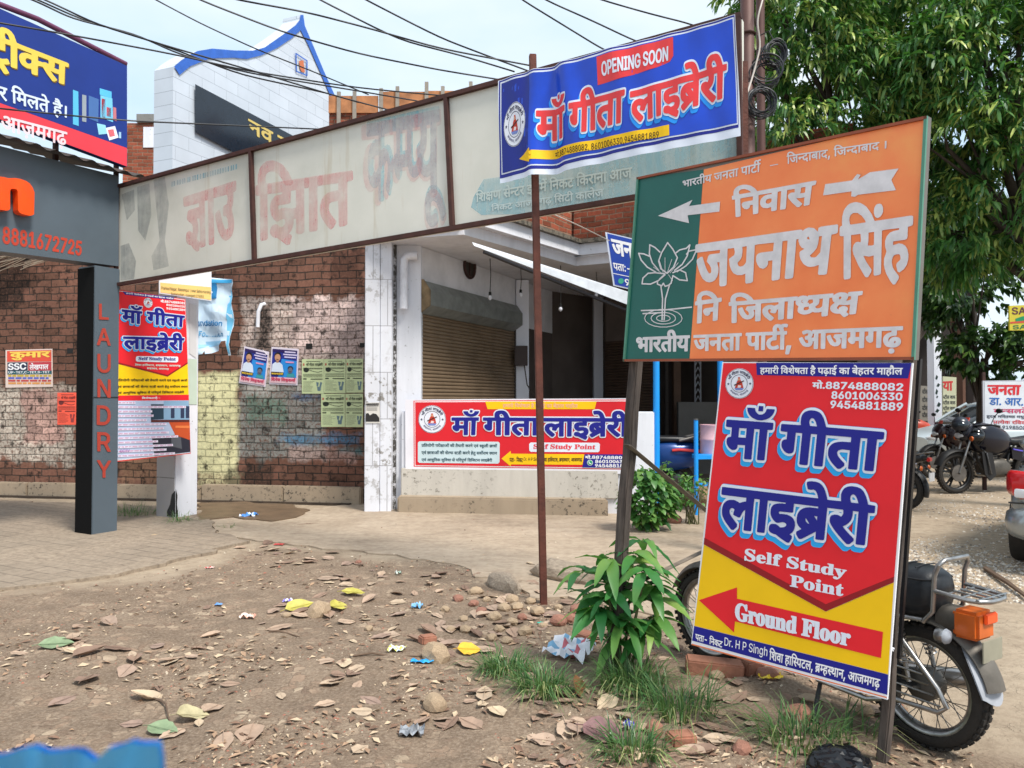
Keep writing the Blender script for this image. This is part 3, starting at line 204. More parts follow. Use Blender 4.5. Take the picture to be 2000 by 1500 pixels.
4,6,4,3,7,1,5,0,6,-2,4,-3,4,-7,1,-7,0,-51,1,-1,12,0,2,1,0,57,-2,10,-6,9,-5,4,-10,4,2,42,40,84,-6,-1,-9,-3,-5,-4,-6,-6,-6,-12,-1,-8,-1,-11,3,-15,4,-9,6,-7,10,-5,8,-2,13,0,10,5,6,6,0,-16,-1,-5,-3,-4,-5,-4,-11,-3,-10,1,-7,3,-7,8,-12,-7,0,-2,5,-5,9,-7,12,-4,11,0,11,1,10,4,8,8,4,8,1,8,0,86,-1,1,-13,0,-1,-11,-6,7,-7,3,-8,2,16,40,70,10,0,7,-4,6,-8,3,-10,0,-13,-4,-11,-6,-7,-9,-3,-11,1,-6,4,-6,9,-2,10,0,11,4,11,6,7,1,33,12,110,-2,-2,0,-108,2,-1,12,0,2,1,0,53,1,5,4,6,3,4,6,2,8,0,4,-1,6,-3,4,-8,1,-7,0,-51,1,-1,13,1,1,1,0,57,-2,8,-2,6,-4,4,-5,4,-5,3,-9,1,-7,0,-6,-2,-7,-4,-5,-5,0,36,-2,1,3,39,0,97,-4,-3,0,-12,2,-1,3,-1,25,0,3,-8,0,-6,-3,-8,-4,3,-8,1,-5,-1,-4,-3,-3,-4,1,-10,14,-19,28,-28,6,-1,9,9,0,3,-26,24,-4,5,2,1,22,-3,19,1,8,-10,7,-5,9,-2,9,0,12,4,1,-24,4,-2,11,0,4,2,0,80,12,1,3,2,1,12,-2,2,6,47,80,24,-1,0,-26,-8,-1,-18,0,3,10,9,91,80,27,-1,1,-35,-8,-6,-7,-2,-4,0,-5,1,-3,3,-2,10,3,29,0,97,-4,-3,0,-12,2,-2,58,-1,0,-8,-21,2,-11,-2,-10,-6,-9,-9,-2,-10,1,-12,7,-10,10,-6,-16,-10,0,-4,6,-7,3,-3,4,1,38,24,1,-20,4,-2,13,1,2,2,0,79,10,1,4,2,0,13,-4,2,3,42,56,14,-1,0,-16,6,24,50,2,0,14,-19,-8,0,-7,3,-3,8,1,28,0,97,-4,-3,1,-12,3,-2,15,-1,0,-27,-9,-2,-4,-6,2,-9,8,-10,6,-4,6,-1,4,1,4,3,2,2,1,9,28,0,4,1,0,12,-1,3,-32,1,0,27,20,1,2,1,2,2,0,11,-2,2,-3,1,3,61,82,98,-8,-1,-73,0,-3,-1,-2,-2,0,-12,2,-1,3,-1,25,0,3,-8,0,-6,-3,-8,-4,3,-8,1,-5,-1,-4,-3,-3,-5,0,-5,2,-6,18,-22,24,-24,6,1,8,8,0,3,-26,24,-4,5,2,1,22,-3,16,1,4,-6,10,-8,14,-5,11,0,15,4,1,-22,3,-2,14,1,1,2,0,79,11,1,4,1,1,13,-5,3,-38,0,-4,-2,0,-13,4,-2,8,-1,0,-35,-4,-5,-8,-4,-12,-1,-7,2,-3,4,10,7,8,9,3,12,-1,12,-4,6,-6,7,-6,3,9,80,82,5,0,5,-4,1,-10,-1,-5,-1,8,-9,3,-2,2,0,4,10,47,80,13,0,1,-8,2,-6,8,-6,11,-4,-6,-3,-10,-1,-21,0,3,10,1,79,43,98,-9,-1,-12,-4,-3,-2,-1,-3,3,-8,3,-3,2,-1,11,5,7,1,4,-1,4,-3,1,-4,-1,-5,-4,-3,-12,-2,-1,-2,0,-8,0,-4,2,-1,9,0,4,-3,4,-6,1,-8,-3,-4,-4,-2,-4,0,-6,2,-10,10,-10,20,-4,2,-4,-1,-8,-3,-1,-2,0,-2,9,-18,10,-14,9,-6,9,-4,11,-1,9,2,8,4,6,7,2,8,0,9,10,1,1,-40,5,-3,12,1,2,2,0,79,20,1,0,-80,2,-2,2,-1,11,0,3,1,1,2,0,79,11,1,4,2,0,13,-4,2,-78,-1,-2,-2,0,-12,2,-2,9,-1,0,-21,-7,-2,-10,0,-4,1,5,5,3,7,0,7,-2,8,-4,7,-6,4,-10,3,1,29,0,97,-4,-3,1,-12,3,-2,14,0,1,-2,0,-20,-7,-2,-4,-3,-2,-5,1,-6,4,-8,7,-6,5,-3,5,-1,4,1,6,6,0,48,21,0,0,-79,2,-2,3,-1,13,1,1,2,0,79,12,1,3,2,0,13,-4,2,2,31,52,115,-11,-2,-15,-6,-4,-4,-10,-10,-4,-9,-4,-12,-2,-10,0,-14,2,-13,4,-11,6,-9,8,-9,6,-4,13,-6,19,-2,13,2,13,6,10,8,5,6,5,8,5,14,1,16,0,10,-3,15,-3,7,-4,7,-9,10,-6,4,-13,6,-12,2,20,52,93,12,0,9,-5,5,-6,4,-6,3,-15,0,-16,-5,-15,-7,-8,-5,-4,-8,-2,-6,0,-6,2,-4,2,-6,6,-7,11,-2,13,1,16,5,15,9,9,2,23,13,114,-5,-2,-2,-2,0,-110,2,-2,2,-2,16,0,6,1,1,3,1,35,22,0,8,2,6,1,10,6,7,7,5,10,2,7,0,13,-2,9,-4,8,-8,8,-8,4,-16,4,10,34,92,21,0,5,-1,3,-3,3,-6,1,-8,-1,-8,-4,-6,-7,-3,-21,0,1,28,13,114,-5,-2,-2,-3,1,-111,3,-2,4,0,65,0,6,1,2,3,0,13,-1,2,-3,2,-49,1,0,26,44,1,4,3,0,13,-2,3,-5,2,-41,0,-1,26,1,1,48,0,2,2,2,2,-1,14,-3,2,-4,1,1,24,13,114,-5,-2,-2,-3,0,-109,1,-2,7,-2,12,0,6,1,1,3,1,66,44,-68,6,-2,15,0,6,2,1,2,0,109,-1,3,-6,2,-13,0,-5,-2,-2,-2,0,-66,-44,68,-6,2,1,28,6,114,-4,-2,-2,-2,0,-14,4,-3,15,-1,0,-74,-1,-1,-14,0,-3,-2,-1,-3,0,-13,4,-3,4,0,50,0,5,1,3,3,-1,15,-3,2,-16,1,0,74,1,1,11,0,6,2,2,2,-1,13,-3,3,-4,1,1,61,52,115,-12,-2,-13,-6,-6,-5,-8,-8,-6,-10,-3,-12,-2,-10,0,-14,3,-15,3,-9,7,-11,7,-7,10,-6,9,-4,20,-2,15,3,9,4,9,6,6,7,6,10,2,7,1,7,0,18,-3,3,-5,1,-39,0,-6,-2,-2,-3,0,-13,1,-2,6,-2,21,0,-3,-10,-7,-8,-10,-4,-11,1,-6,2,-7,6,-7,12,-2,13,0,9,2,12,3,7,4,7,6,5,8,3,9,0,7,-2,5,-4,4,-5,4,-8,3,-3,20,0,3,3,1,4,-6,14,-12,13,-11,6,-7,3,-10,1,1,60,43,115,-15,-3,-7,-4,-8,-6,-7,-12,-1,-8,0,-8,5,-11,10,-8,10,-5,24,-7,10,-5,3,-6,-1,-8,-2,-3,-6,-4,-12,-2,-8,2,-5,3,-3,4,-1,6,-3,3,-20,0,-4,-3,0,-4,4,-13,9,-10,14,-7,11,-2,10,0,12,1,9,3,11,6,6,7,4,6,2,7,0,12,-2,6,-4,6,-9,8,-10,5,-25,7,-8,5,-4,5,0,8,6,6,10,2,6,0,6,-3,4,-3,2,-8,4,-2,18,0,4,2,1,2,-2,10,-4,6,-11,10,-9,5,-7,1,2,26,0,95,-1,-2,0,-11,2,0,15,0,2,-1,0,-31,-8,-1,-3,-2,-2,-3,1,-8,4,-6,6,-5,8,-3,4,1,3,3,1,11,30,0,1,-1,0,-36,2,-1,12,1,0,81,15,1,0,12,-2,1,4,32,82,30,-1,0,-31,-30,0,1,29,
-13,136,-11,-3,4,-11,2,-1,4,1,7,1,7,-3,6,-10,5,-12,0,-2,-1,-1,-11,-1,0,-11,1,-1,11,0,1,-1,0,-81,2,-1,11,0,1,2,0,80,15,1,1,12,-2,1,-15,0,-6,19,-7,12,-6,6,-7,3,3,40,43,112,-9,-2,-8,-4,-6,-6,-4,-7,-2,-9,1,-12,6,-9,8,-5,-9,-6,-6,-7,-4,-9,0,-8,1,-7,2,-6,5,-6,3,-3,9,-5,7,-2,15,-1,11,2,9,4,7,6,6,9,2,7,0,7,-2,7,-5,9,-6,5,-6,4,7,4,5,6,2,8,1,8,-1,6,-3,6,-3,4,-6,6,-8,4,-6,1,16,44,98,8,0,6,-2,5,-4,3,-5,1,-5,-1,-8,-4,-5,-5,-4,-7,-2,-10,2,-6,4,-4,7,-1,6,3,8,5,5,16,45,50,6,0,7,-2,6,-4,5,-6,2,-6,-1,-8,-6,-7,-4,-3,-10,-2,-10,1,-9,4,-4,7,-1,9,3,7,5,6,1,14,14,110,-2,-2,0,-10,2,-2,52,0,1,0,-47,-94,0,-2,2,-1,12,0,3,3,48,94,0,13,-3,1,1,25,52,110,-2,-2,-41,-72,-1,-2,0,-12,2,-1,48,0,1,-1,1,-20,1,-1,11,0,2,1,0,21,14,0,1,2,0,12,-15,1,0,32,-12,1,-2,-1,-1,-32,-33,0,-1,0,42,72,-2,2,2,31,44,112,-7,-2,-9,-5,-6,-5,-5,-6,-5,-12,-2,-10,-1,-9,0,-17,2,-14,2,-8,3,-6,6,-8,8,-8,7,-3,13,-1,10,1,6,3,8,6,5,6,4,8,2,9,2,13,1,14,-1,13,-3,11,-3,10,-7,9,-4,4,-10,5,-8,2,21,45,98,5,0,6,-1,4,-3,4,-4,6,-12,2,-17,-1,-21,-4,-14,-4,-7,-5,-5,-10,-2,-8,2,-7,6,-6,12,-2,14,0,22,4,14,2,6,5,5,6,4,1,38,43,112,-9,-2,-6,-3,-8,-7,-3,-5,-3,-7,-1,-10,2,-1,13,1,2,10,6,6,6,3,8,1,10,-3,4,-5,3,-6,0,-4,-1,-6,-3,-6,-8,-12,-42,-45,0,-11,2,-1,68,0,1,2,0,11,-1,1,-48,1,37,41,8,12,2,9,0,8,-1,6,-3,7,-6,7,-6,4,-8,3,-6,1,1,9,14,16,-1,-2,-6,-38,0,-2,1,-1,9,0,2,1,11,41,-2,1,2,28,54,110,-2,-2,-30,-44,-6,-12,-3,-12,0,-10,1,-6,3,-8,3,-4,4,-5,6,-4,9,-4,7,-1,12,1,8,3,6,4,5,5,5,9,2,14,-2,14,-4,7,-6,6,-8,5,-10,2,-6,0,-6,-1,28,41,-2,2,17,44,56,10,-1,7,-3,4,-5,4,-11,-1,-8,-4,-8,-6,-6,-7,-2,-9,0,-6,4,-5,6,-3,7,0,10,3,7,4,6,5,2,1,20,42,110,-24,-18,-1,-14,1,-2,2,1,24,17,0,-80,-1,-1,-27,0,-1,-1,0,-12,3,-1,66,0,1,2,0,10,-1,1,-22,1,-2,1,0,95,-2,1,1,45,14,110,-1,-2,0,-10,1,-2,45,0,-26,-31,0,-11,1,-2,18,-1,9,-3,3,-3,4,-7,1,-4,0,-6,-3,-7,-6,-6,-8,-3,-10,0,-7,2,-6,4,-3,4,-2,6,-14,1,-2,-1,3,-12,3,-4,5,-6,5,-3,10,-4,8,-1,8,0,14,3,10,6,4,5,4,6,3,8,-1,12,-2,8,-7,8,-11,7,-14,3,30,34,1,2,-1,9,-2,1,2,27,44,112,-10,-3,-10,-6,-7,-9,-4,-13,0,-11,2,-10,3,-5,6,-6,8,-5,6,-2,10,-1,7,1,-28,-41,1,-2,14,0,3,2,30,45,6,12,3,11,0,6,-1,9,-3,10,-4,5,-5,5,-9,5,-9,3,17,44,98,8,0,4,-1,5,-3,5,-7,3,-9,-1,-8,-3,-8,-7,-6,-7,-2,-9,0,-6,4,-5,5,-3,9,0,8,3,8,6,7,1,50,21,110,-1,-1,-1,-3,-5,-51,12,-2,16,5,8,0,4,-1,8,-5,3,-4,3,-8,1,-8,-2,-6,-4,-8,-5,-4,-4,-1,-11,-1,-7,2,-4,4,-3,4,-2,6,-1,1,-14,-1,2,-10,6,-10,6,-4,6,-4,12,-2,10,0,8,2,9,6,6,6,3,5,4,13,0,11,-1,5,-3,8,-4,6,-5,5,-10,6,-6,1,-9,1,-8,-2,-8,-3,3,26,2,2,43,0,1,2,0,11,-2,1,2,24,0,97,-4,-3,0,-12,2,-2,10,-1,0,-33,1,-6,6,-11,8,-7,-20,-13,0,-3,7,-9,2,-1,4,0,39,26,1,-23,4,-2,14,1,1,2,0,79,11,1,4,2,0,13,-4,2,9,28,80,28,-1,0,-35,-10,-7,-5,-1,-7,0,-3,2,-2,4,-2,8,1,27,-13,138,-9,-2,-4,-2,3,-13,5,-2,11,2,6,-3,5,-9,4,-11,-8,-1,-3,-2,-1,-12,2,-3,12,-1,0,-79,4,-3,13,1,2,2,0,79,11,1,4,1,0,13,-4,3,-13,0,-9,25,-9,10,-8,4,2,66,34,98,-16,-3,-6,-6,-3,-5,-2,-6,1,-8,4,-8,6,-8,-11,-10,-3,-4,-1,-13,3,-8,7,-7,9,-5,10,-2,10,0,14,-16,4,-1,8,6,2,2,0,2,-10,11,4,5,1,4,0,6,-3,6,-7,5,-5,1,-6,-1,-6,-4,-2,-5,0,-4,-2,-1,-6,2,-3,2,-2,5,0,4,3,6,8,6,20,-5,10,0,13,3,1,-44,4,-3,13,1,2,2,0,79,11,1,4,1,0,13,-4,3,-42,-1,-2,-2,0,-12,4,-2,10,-1,0,-15,-10,-5,-14,-1,-2,1,6,7,2,6,1,6,-2,8,-6,7,-4,2,8,32,82,7,-1,3,-5,-3,-8,-5,-4,-4,3,-4,7,2,6,1,97,102,138,-10,-2,-4,-2,4,-12,4,-3,12,2,5,-3,6,-9,4,-11,-44,-1,-4,-2,-1,-13,2,-2,9,-1,0,-22,-7,-1,-14,0,7,10,1,10,-1,6,-2,5,-9,8,-10,3,-12,0,-14,-4,-6,-4,3,-10,3,-3,2,-1,11,5,7,1,4,-1,4,-3,1,-4,-1,-5,-4,-3,-12,-2,-1,-2,0,-7,1,-6,4,-1,6,1,7,-7,2,-9,-3,-5,-4,-2,-4,0,-8,4,-8,8,-9,20,-3,2,-2,0,-10,-3,-3,-3,0,-2,9,-18,10,-14,9,-6,11,-4,9,-1,6,1,11,5,4,5,3,6,1,13,11,1,0,-40,5,-3,10,0,3,1,1,2,0,79,20,1,0,-80,2,-2,2,-1,14,1,1,2,0,79,15,2,1,1,0,12,-1,2,-4,1,-12,0,-7,19,8,-4,9,2,4,6,0,6,-5,8,-7,1,-6,-2,-3,-3,-3,-8,-12,12,-9,3,1,43,0,97,-4,-3,0,-12,2,-2,10,-1,0,-39,3,-11,4,-5,6,-6,29,-17,5,-4,2,-5,-6,-14,12,-8,5,0,3,4,5,12,0,8,-1,6,-3,6,-6,6,-28,16,-8,6,-3,12,0,33,28,0,0,-25,-1,-6,-2,-3,-8,-3,-2,-2,2,-11,2,-2,4,-1,6,1,9,5,7,8,2,10,0,29,10,1,4,2,0,12,-4,3,1,12,-22,128,-3,-2,-5,-4,-1,-3,0,-6,4,-6,8,-3,6,2,3,3,2,4,0,7,-6,6,1,
39,0,97,-4,-3,0,-12,2,-1,3,-1,25,0,3,-8,0,-6,-3,-8,-4,3,-8,1,-5,-1,-4,-3,-3,-4,0,-6,2,-5,13,-18,23,-23,6,-5,5,-1,9,9,0,3,-18,16,-12,13,4,1,14,-3,12,0,11,1,5,2,-1,12,-1,2,-26,0,-3,1,3,9,-1,18,15,1,2,1,0,12,-5,3,1,34,-30,5,-8,-2,-7,-5,-5,-4,-3,-7,-1,-8,2,-7,3,-5,6,-6,12,-4,9,0,12,3,4,2,-2,8,-4,6,-2,1,-8,-3,-6,0,-6,2,-1,4,0,4,4,4,5,1,10,-1,9,-5,7,-7,10,-12,6,0,9,7,-1,3,-10,13,-13,11,-7,4,-10,2,2,69,0,97,-4,-3,0,-12,2,-2,66,-1,0,-4,-8,-5,-5,-4,-2,-7,-1,-8,2,-6,5,-8,7,-5,12,-6,-6,-6,-13,-5,-7,-1,-10,0,-5,2,-2,5,0,5,3,2,4,2,6,0,4,2,1,12,-5,3,-15,-1,-5,2,-2,3,1,6,4,2,9,0,6,-1,3,1,1,12,-1,3,-11,2,-15,-2,-9,-4,-6,-7,-1,-5,0,-10,4,-7,7,-7,-3,-10,1,-7,2,-7,6,-6,9,-5,7,-1,18,0,19,6,9,5,6,6,7,9,4,8,2,10,0,8,-1,6,-3,8,-6,6,-7,4,-1,5,26,1,1,3,0,11,-1,2,-3,1,9,71,60,5,0,4,-4,2,-7,0,-7,-8,3,-5,3,-2,6,1,5,1,33,0,97,-4,-3,0,-12,2,-2,56,-1,0,-20,-13,10,-12,3,-16,-2,-9,-4,-4,-2,2,-8,4,-7,4,0,11,5,9,0,6,-2,7,-8,-34,-22,0,-4,6,-9,3,-2,4,1,31,21,1,-29,4,-3,13,1,2,2,0,79,11,1,4,1,0,14,-4,2,1,38,-13,138,-9,-2,-4,-2,3,-13,5,-2,11,2,6,-3,5,-9,4,-11,-8,-1,-3,-2,-1,-12,2,-3,12,-1,0,-79,4,-3,13,1,2,2,0,79,14,2,1,1,0,12,-1,2,-3,1,-13,0,-6,17,7,-2,8,1,5,6,1,7,-5,7,-7,2,-6,-1,-4,-4,-2,-8,-4,5,-8,7,-10,3,2,34,0,97,-4,-3,0,-12,2,-2,28,0,2,-2,1,-12,-2,-8,-5,3,-8,1,-7,-2,-5,-6,0,-6,2,-6,18,-22,23,-23,3,-1,3,0,9,9,0,3,-20,18,-9,12,3,0,20,-3,18,1,0,-36,4,-3,14,1,1,2,0,79,11,1,4,2,0,13,-4,2,6,47,80,25,-1,0,-25,-9,-2,-18,0,3,10,2,10,0,97,-4,-3,0,-11,2,-2,2,-1,76,0,2,0,2,2,0,12,-4,3,37,28,67,-11,-3,-9,-6,-3,-5,-2,-6,0,-11,4,-10,8,-10,21,-20,4,0,9,8,0,4,-17,14,-7,9,-3,8,0,4,2,5,4,2,4,0,9,-3,1,-1,-4,-10,1,-2,12,-5,3,0,3,1,5,13,4,5,6,3,8,-1,4,2,3,11,-4,3,-9,1,-13,-2,-8,-5,-12,6,2,43,0,97,-4,-3,0,-12,2,-2,10,-1,1,-37,4,-10,5,-7,7,-4,9,-2,7,0,12,4,1,-24,4,-2,12,1,2,2,0,38,8,7,4,2,4,0,2,-2,2,-3,1,-10,-3,-9,-5,-9,0,-3,11,-7,3,-1,3,2,6,9,3,12,1,16,-1,5,-5,8,-9,6,-11,2,-14,-3,0,19,48,1,1,3,0,11,-1,2,-4,1,8,28,80,25,-1,0,-35,-9,-7,-10,-1,-3,2,-2,3,-2,8,1,56,0,97,-4,-3,0,-12,2,-2,58,-1,0,-6,-20,-1,-12,-4,-6,-8,-1,-10,1,-5,4,-6,12,-11,3,-1,11,3,10,0,4,-2,2,-4,-1,-5,-3,-3,-9,-2,-7,1,-8,2,-8,4,-13,12,-3,1,-2,0,-9,-8,0,-4,16,-15,11,-6,8,-2,11,-2,11,1,8,1,8,5,7,8,2,8,0,10,-4,6,-7,7,-11,4,-12,0,-9,-2,-3,3,-1,4,1,3,3,1,31,0,3,1,2,2,0,20,12,1,4,1,0,14,-4,2,1,32,-26,5,-13,-4,-2,-1,0,-4,5,-10,4,0,10,3,4,0,4,-2,2,-6,0,-3,-4,-3,-10,-1,-10,2,-9,5,-13,13,-4,0,-8,-6,-2,-2,0,-2,11,-12,15,-11,16,-4,12,0,10,3,7,4,6,8,2,8,-2,10,-2,4,-8,8,-11,3,1,40,-13,138,-9,-2,-4,-2,3,-13,5,-2,11,2,6,-3,5,-9,4,-11,-8,-1,-3,-2,-1,-12,2,-3,12,-1,0,-79,4,-3,13,1,2,2,0,79,14,2,1,1,0,12,-1,2,-3,1,-13,0,-4,13,0,4,2,4,4,3,5,0,8,-3,3,1,2,3,3,10,-6,4,-14,2,-10,-2,-10,-6,-4,4,-6,3,1,37,0,97,-4,-3,0,-11,2,-2,2,-1,72,-1,0,-16,-66,0,-4,-2,0,-12,1,-2,3,-1,18,0,-2,-6,0,-7,3,-11,7,-10,13,-13,5,-3,5,2,7,6,0,3,-18,19,-3,7,1,7,2,4,7,2,21,0,1,-46,4,-3,14,1,1,2,0,79,12,1,3,2,0,13,-4,2,2,49,28,98,-9,-1,-7,-4,-7,-7,-2,-7,0,-10,2,-7,6,-6,5,-4,-3,-12,0,-8,2,-6,6,-6,4,-3,11,-4,12,0,14,3,2,-17,4,-2,12,1,2,2,0,79,12,1,3,1,1,13,-5,3,-35,0,-4,-2,0,-13,2,-2,7,-1,0,-41,-11,-8,-11,-1,-7,3,-2,4,0,4,2,4,4,2,10,1,4,3,1,12,-4,2,-6,0,6,8,1,12,-2,5,-6,5,-5,3,10,25,82,4,0,2,-2,-3,-9,10,-7,-4,-1,-4,0,-7,4,-2,8,1,5,2,29,0,97,-4,-3,0,-12,2,-2,10,-1,0,-33,2,-10,4,-6,4,-5,12,-5,12,-1,7,2,5,2,7,5,4,8,1,7,0,36,13,0,0,-79,2,-2,3,-1,10,0,3,1,1,2,0,79,12,1,3,2,0,13,-4,2,9,28,80,19,-1,0,-34,-2,-6,-3,-3,-9,0,-3,3,-2,3,-1,7,1,23,-15,138,-13,-4,-8,-6,-2,-4,-2,-6,1,-10,3,-8,5,-10,13,0,5,2,0,2,-6,10,-2,7,1,6,2,3,4,1,5,0,9,-3,2,1,2,3,2,8,-1,3,-11,4,1,58,0,97,-4,-3,0,-12,2,-2,45,-1,-1,-6,-20,-1,-8,-2,-6,-5,-4,-6,0,-9,4,-10,8,-8,6,-5,4,0,9,3,10,0,4,-2,2,-4,0,-4,-3,-3,-8,-3,-8,-1,-10,6,-6,2,-6,-1,-6,-6,0,-8,6,-6,14,-2,29,-16,6,-1,4,7,2,6,-2,3,-9,3,9,6,6,8,1,6,0,6,-2,8,-6,7,-6,4,-11,2,-9,0,-10,-2,-2,3,-1,4,1,3,2,1,32,0,3,1,1,2,0,20,16,2,1,1,0,12,-5,3,2,12,-22,138,-5,-2,-3,-3,-2,-3,0,-6,5,-6,7,-1,5,1,3,4,2,2,0,6,-5,6,22,-44,136,-10,-3,-2,-3,0,-2,4,-10,4,-5,10,-10,14,-4,16,2,9,5,8,10,5,13,-1,2,-2,2,-10,3,-4,0,-9,-18,-4,-2,-6,-1,-8,3,-5,6,-4,10,2,15,18,81,-6,-2,-4,-4,-1,-5,0,
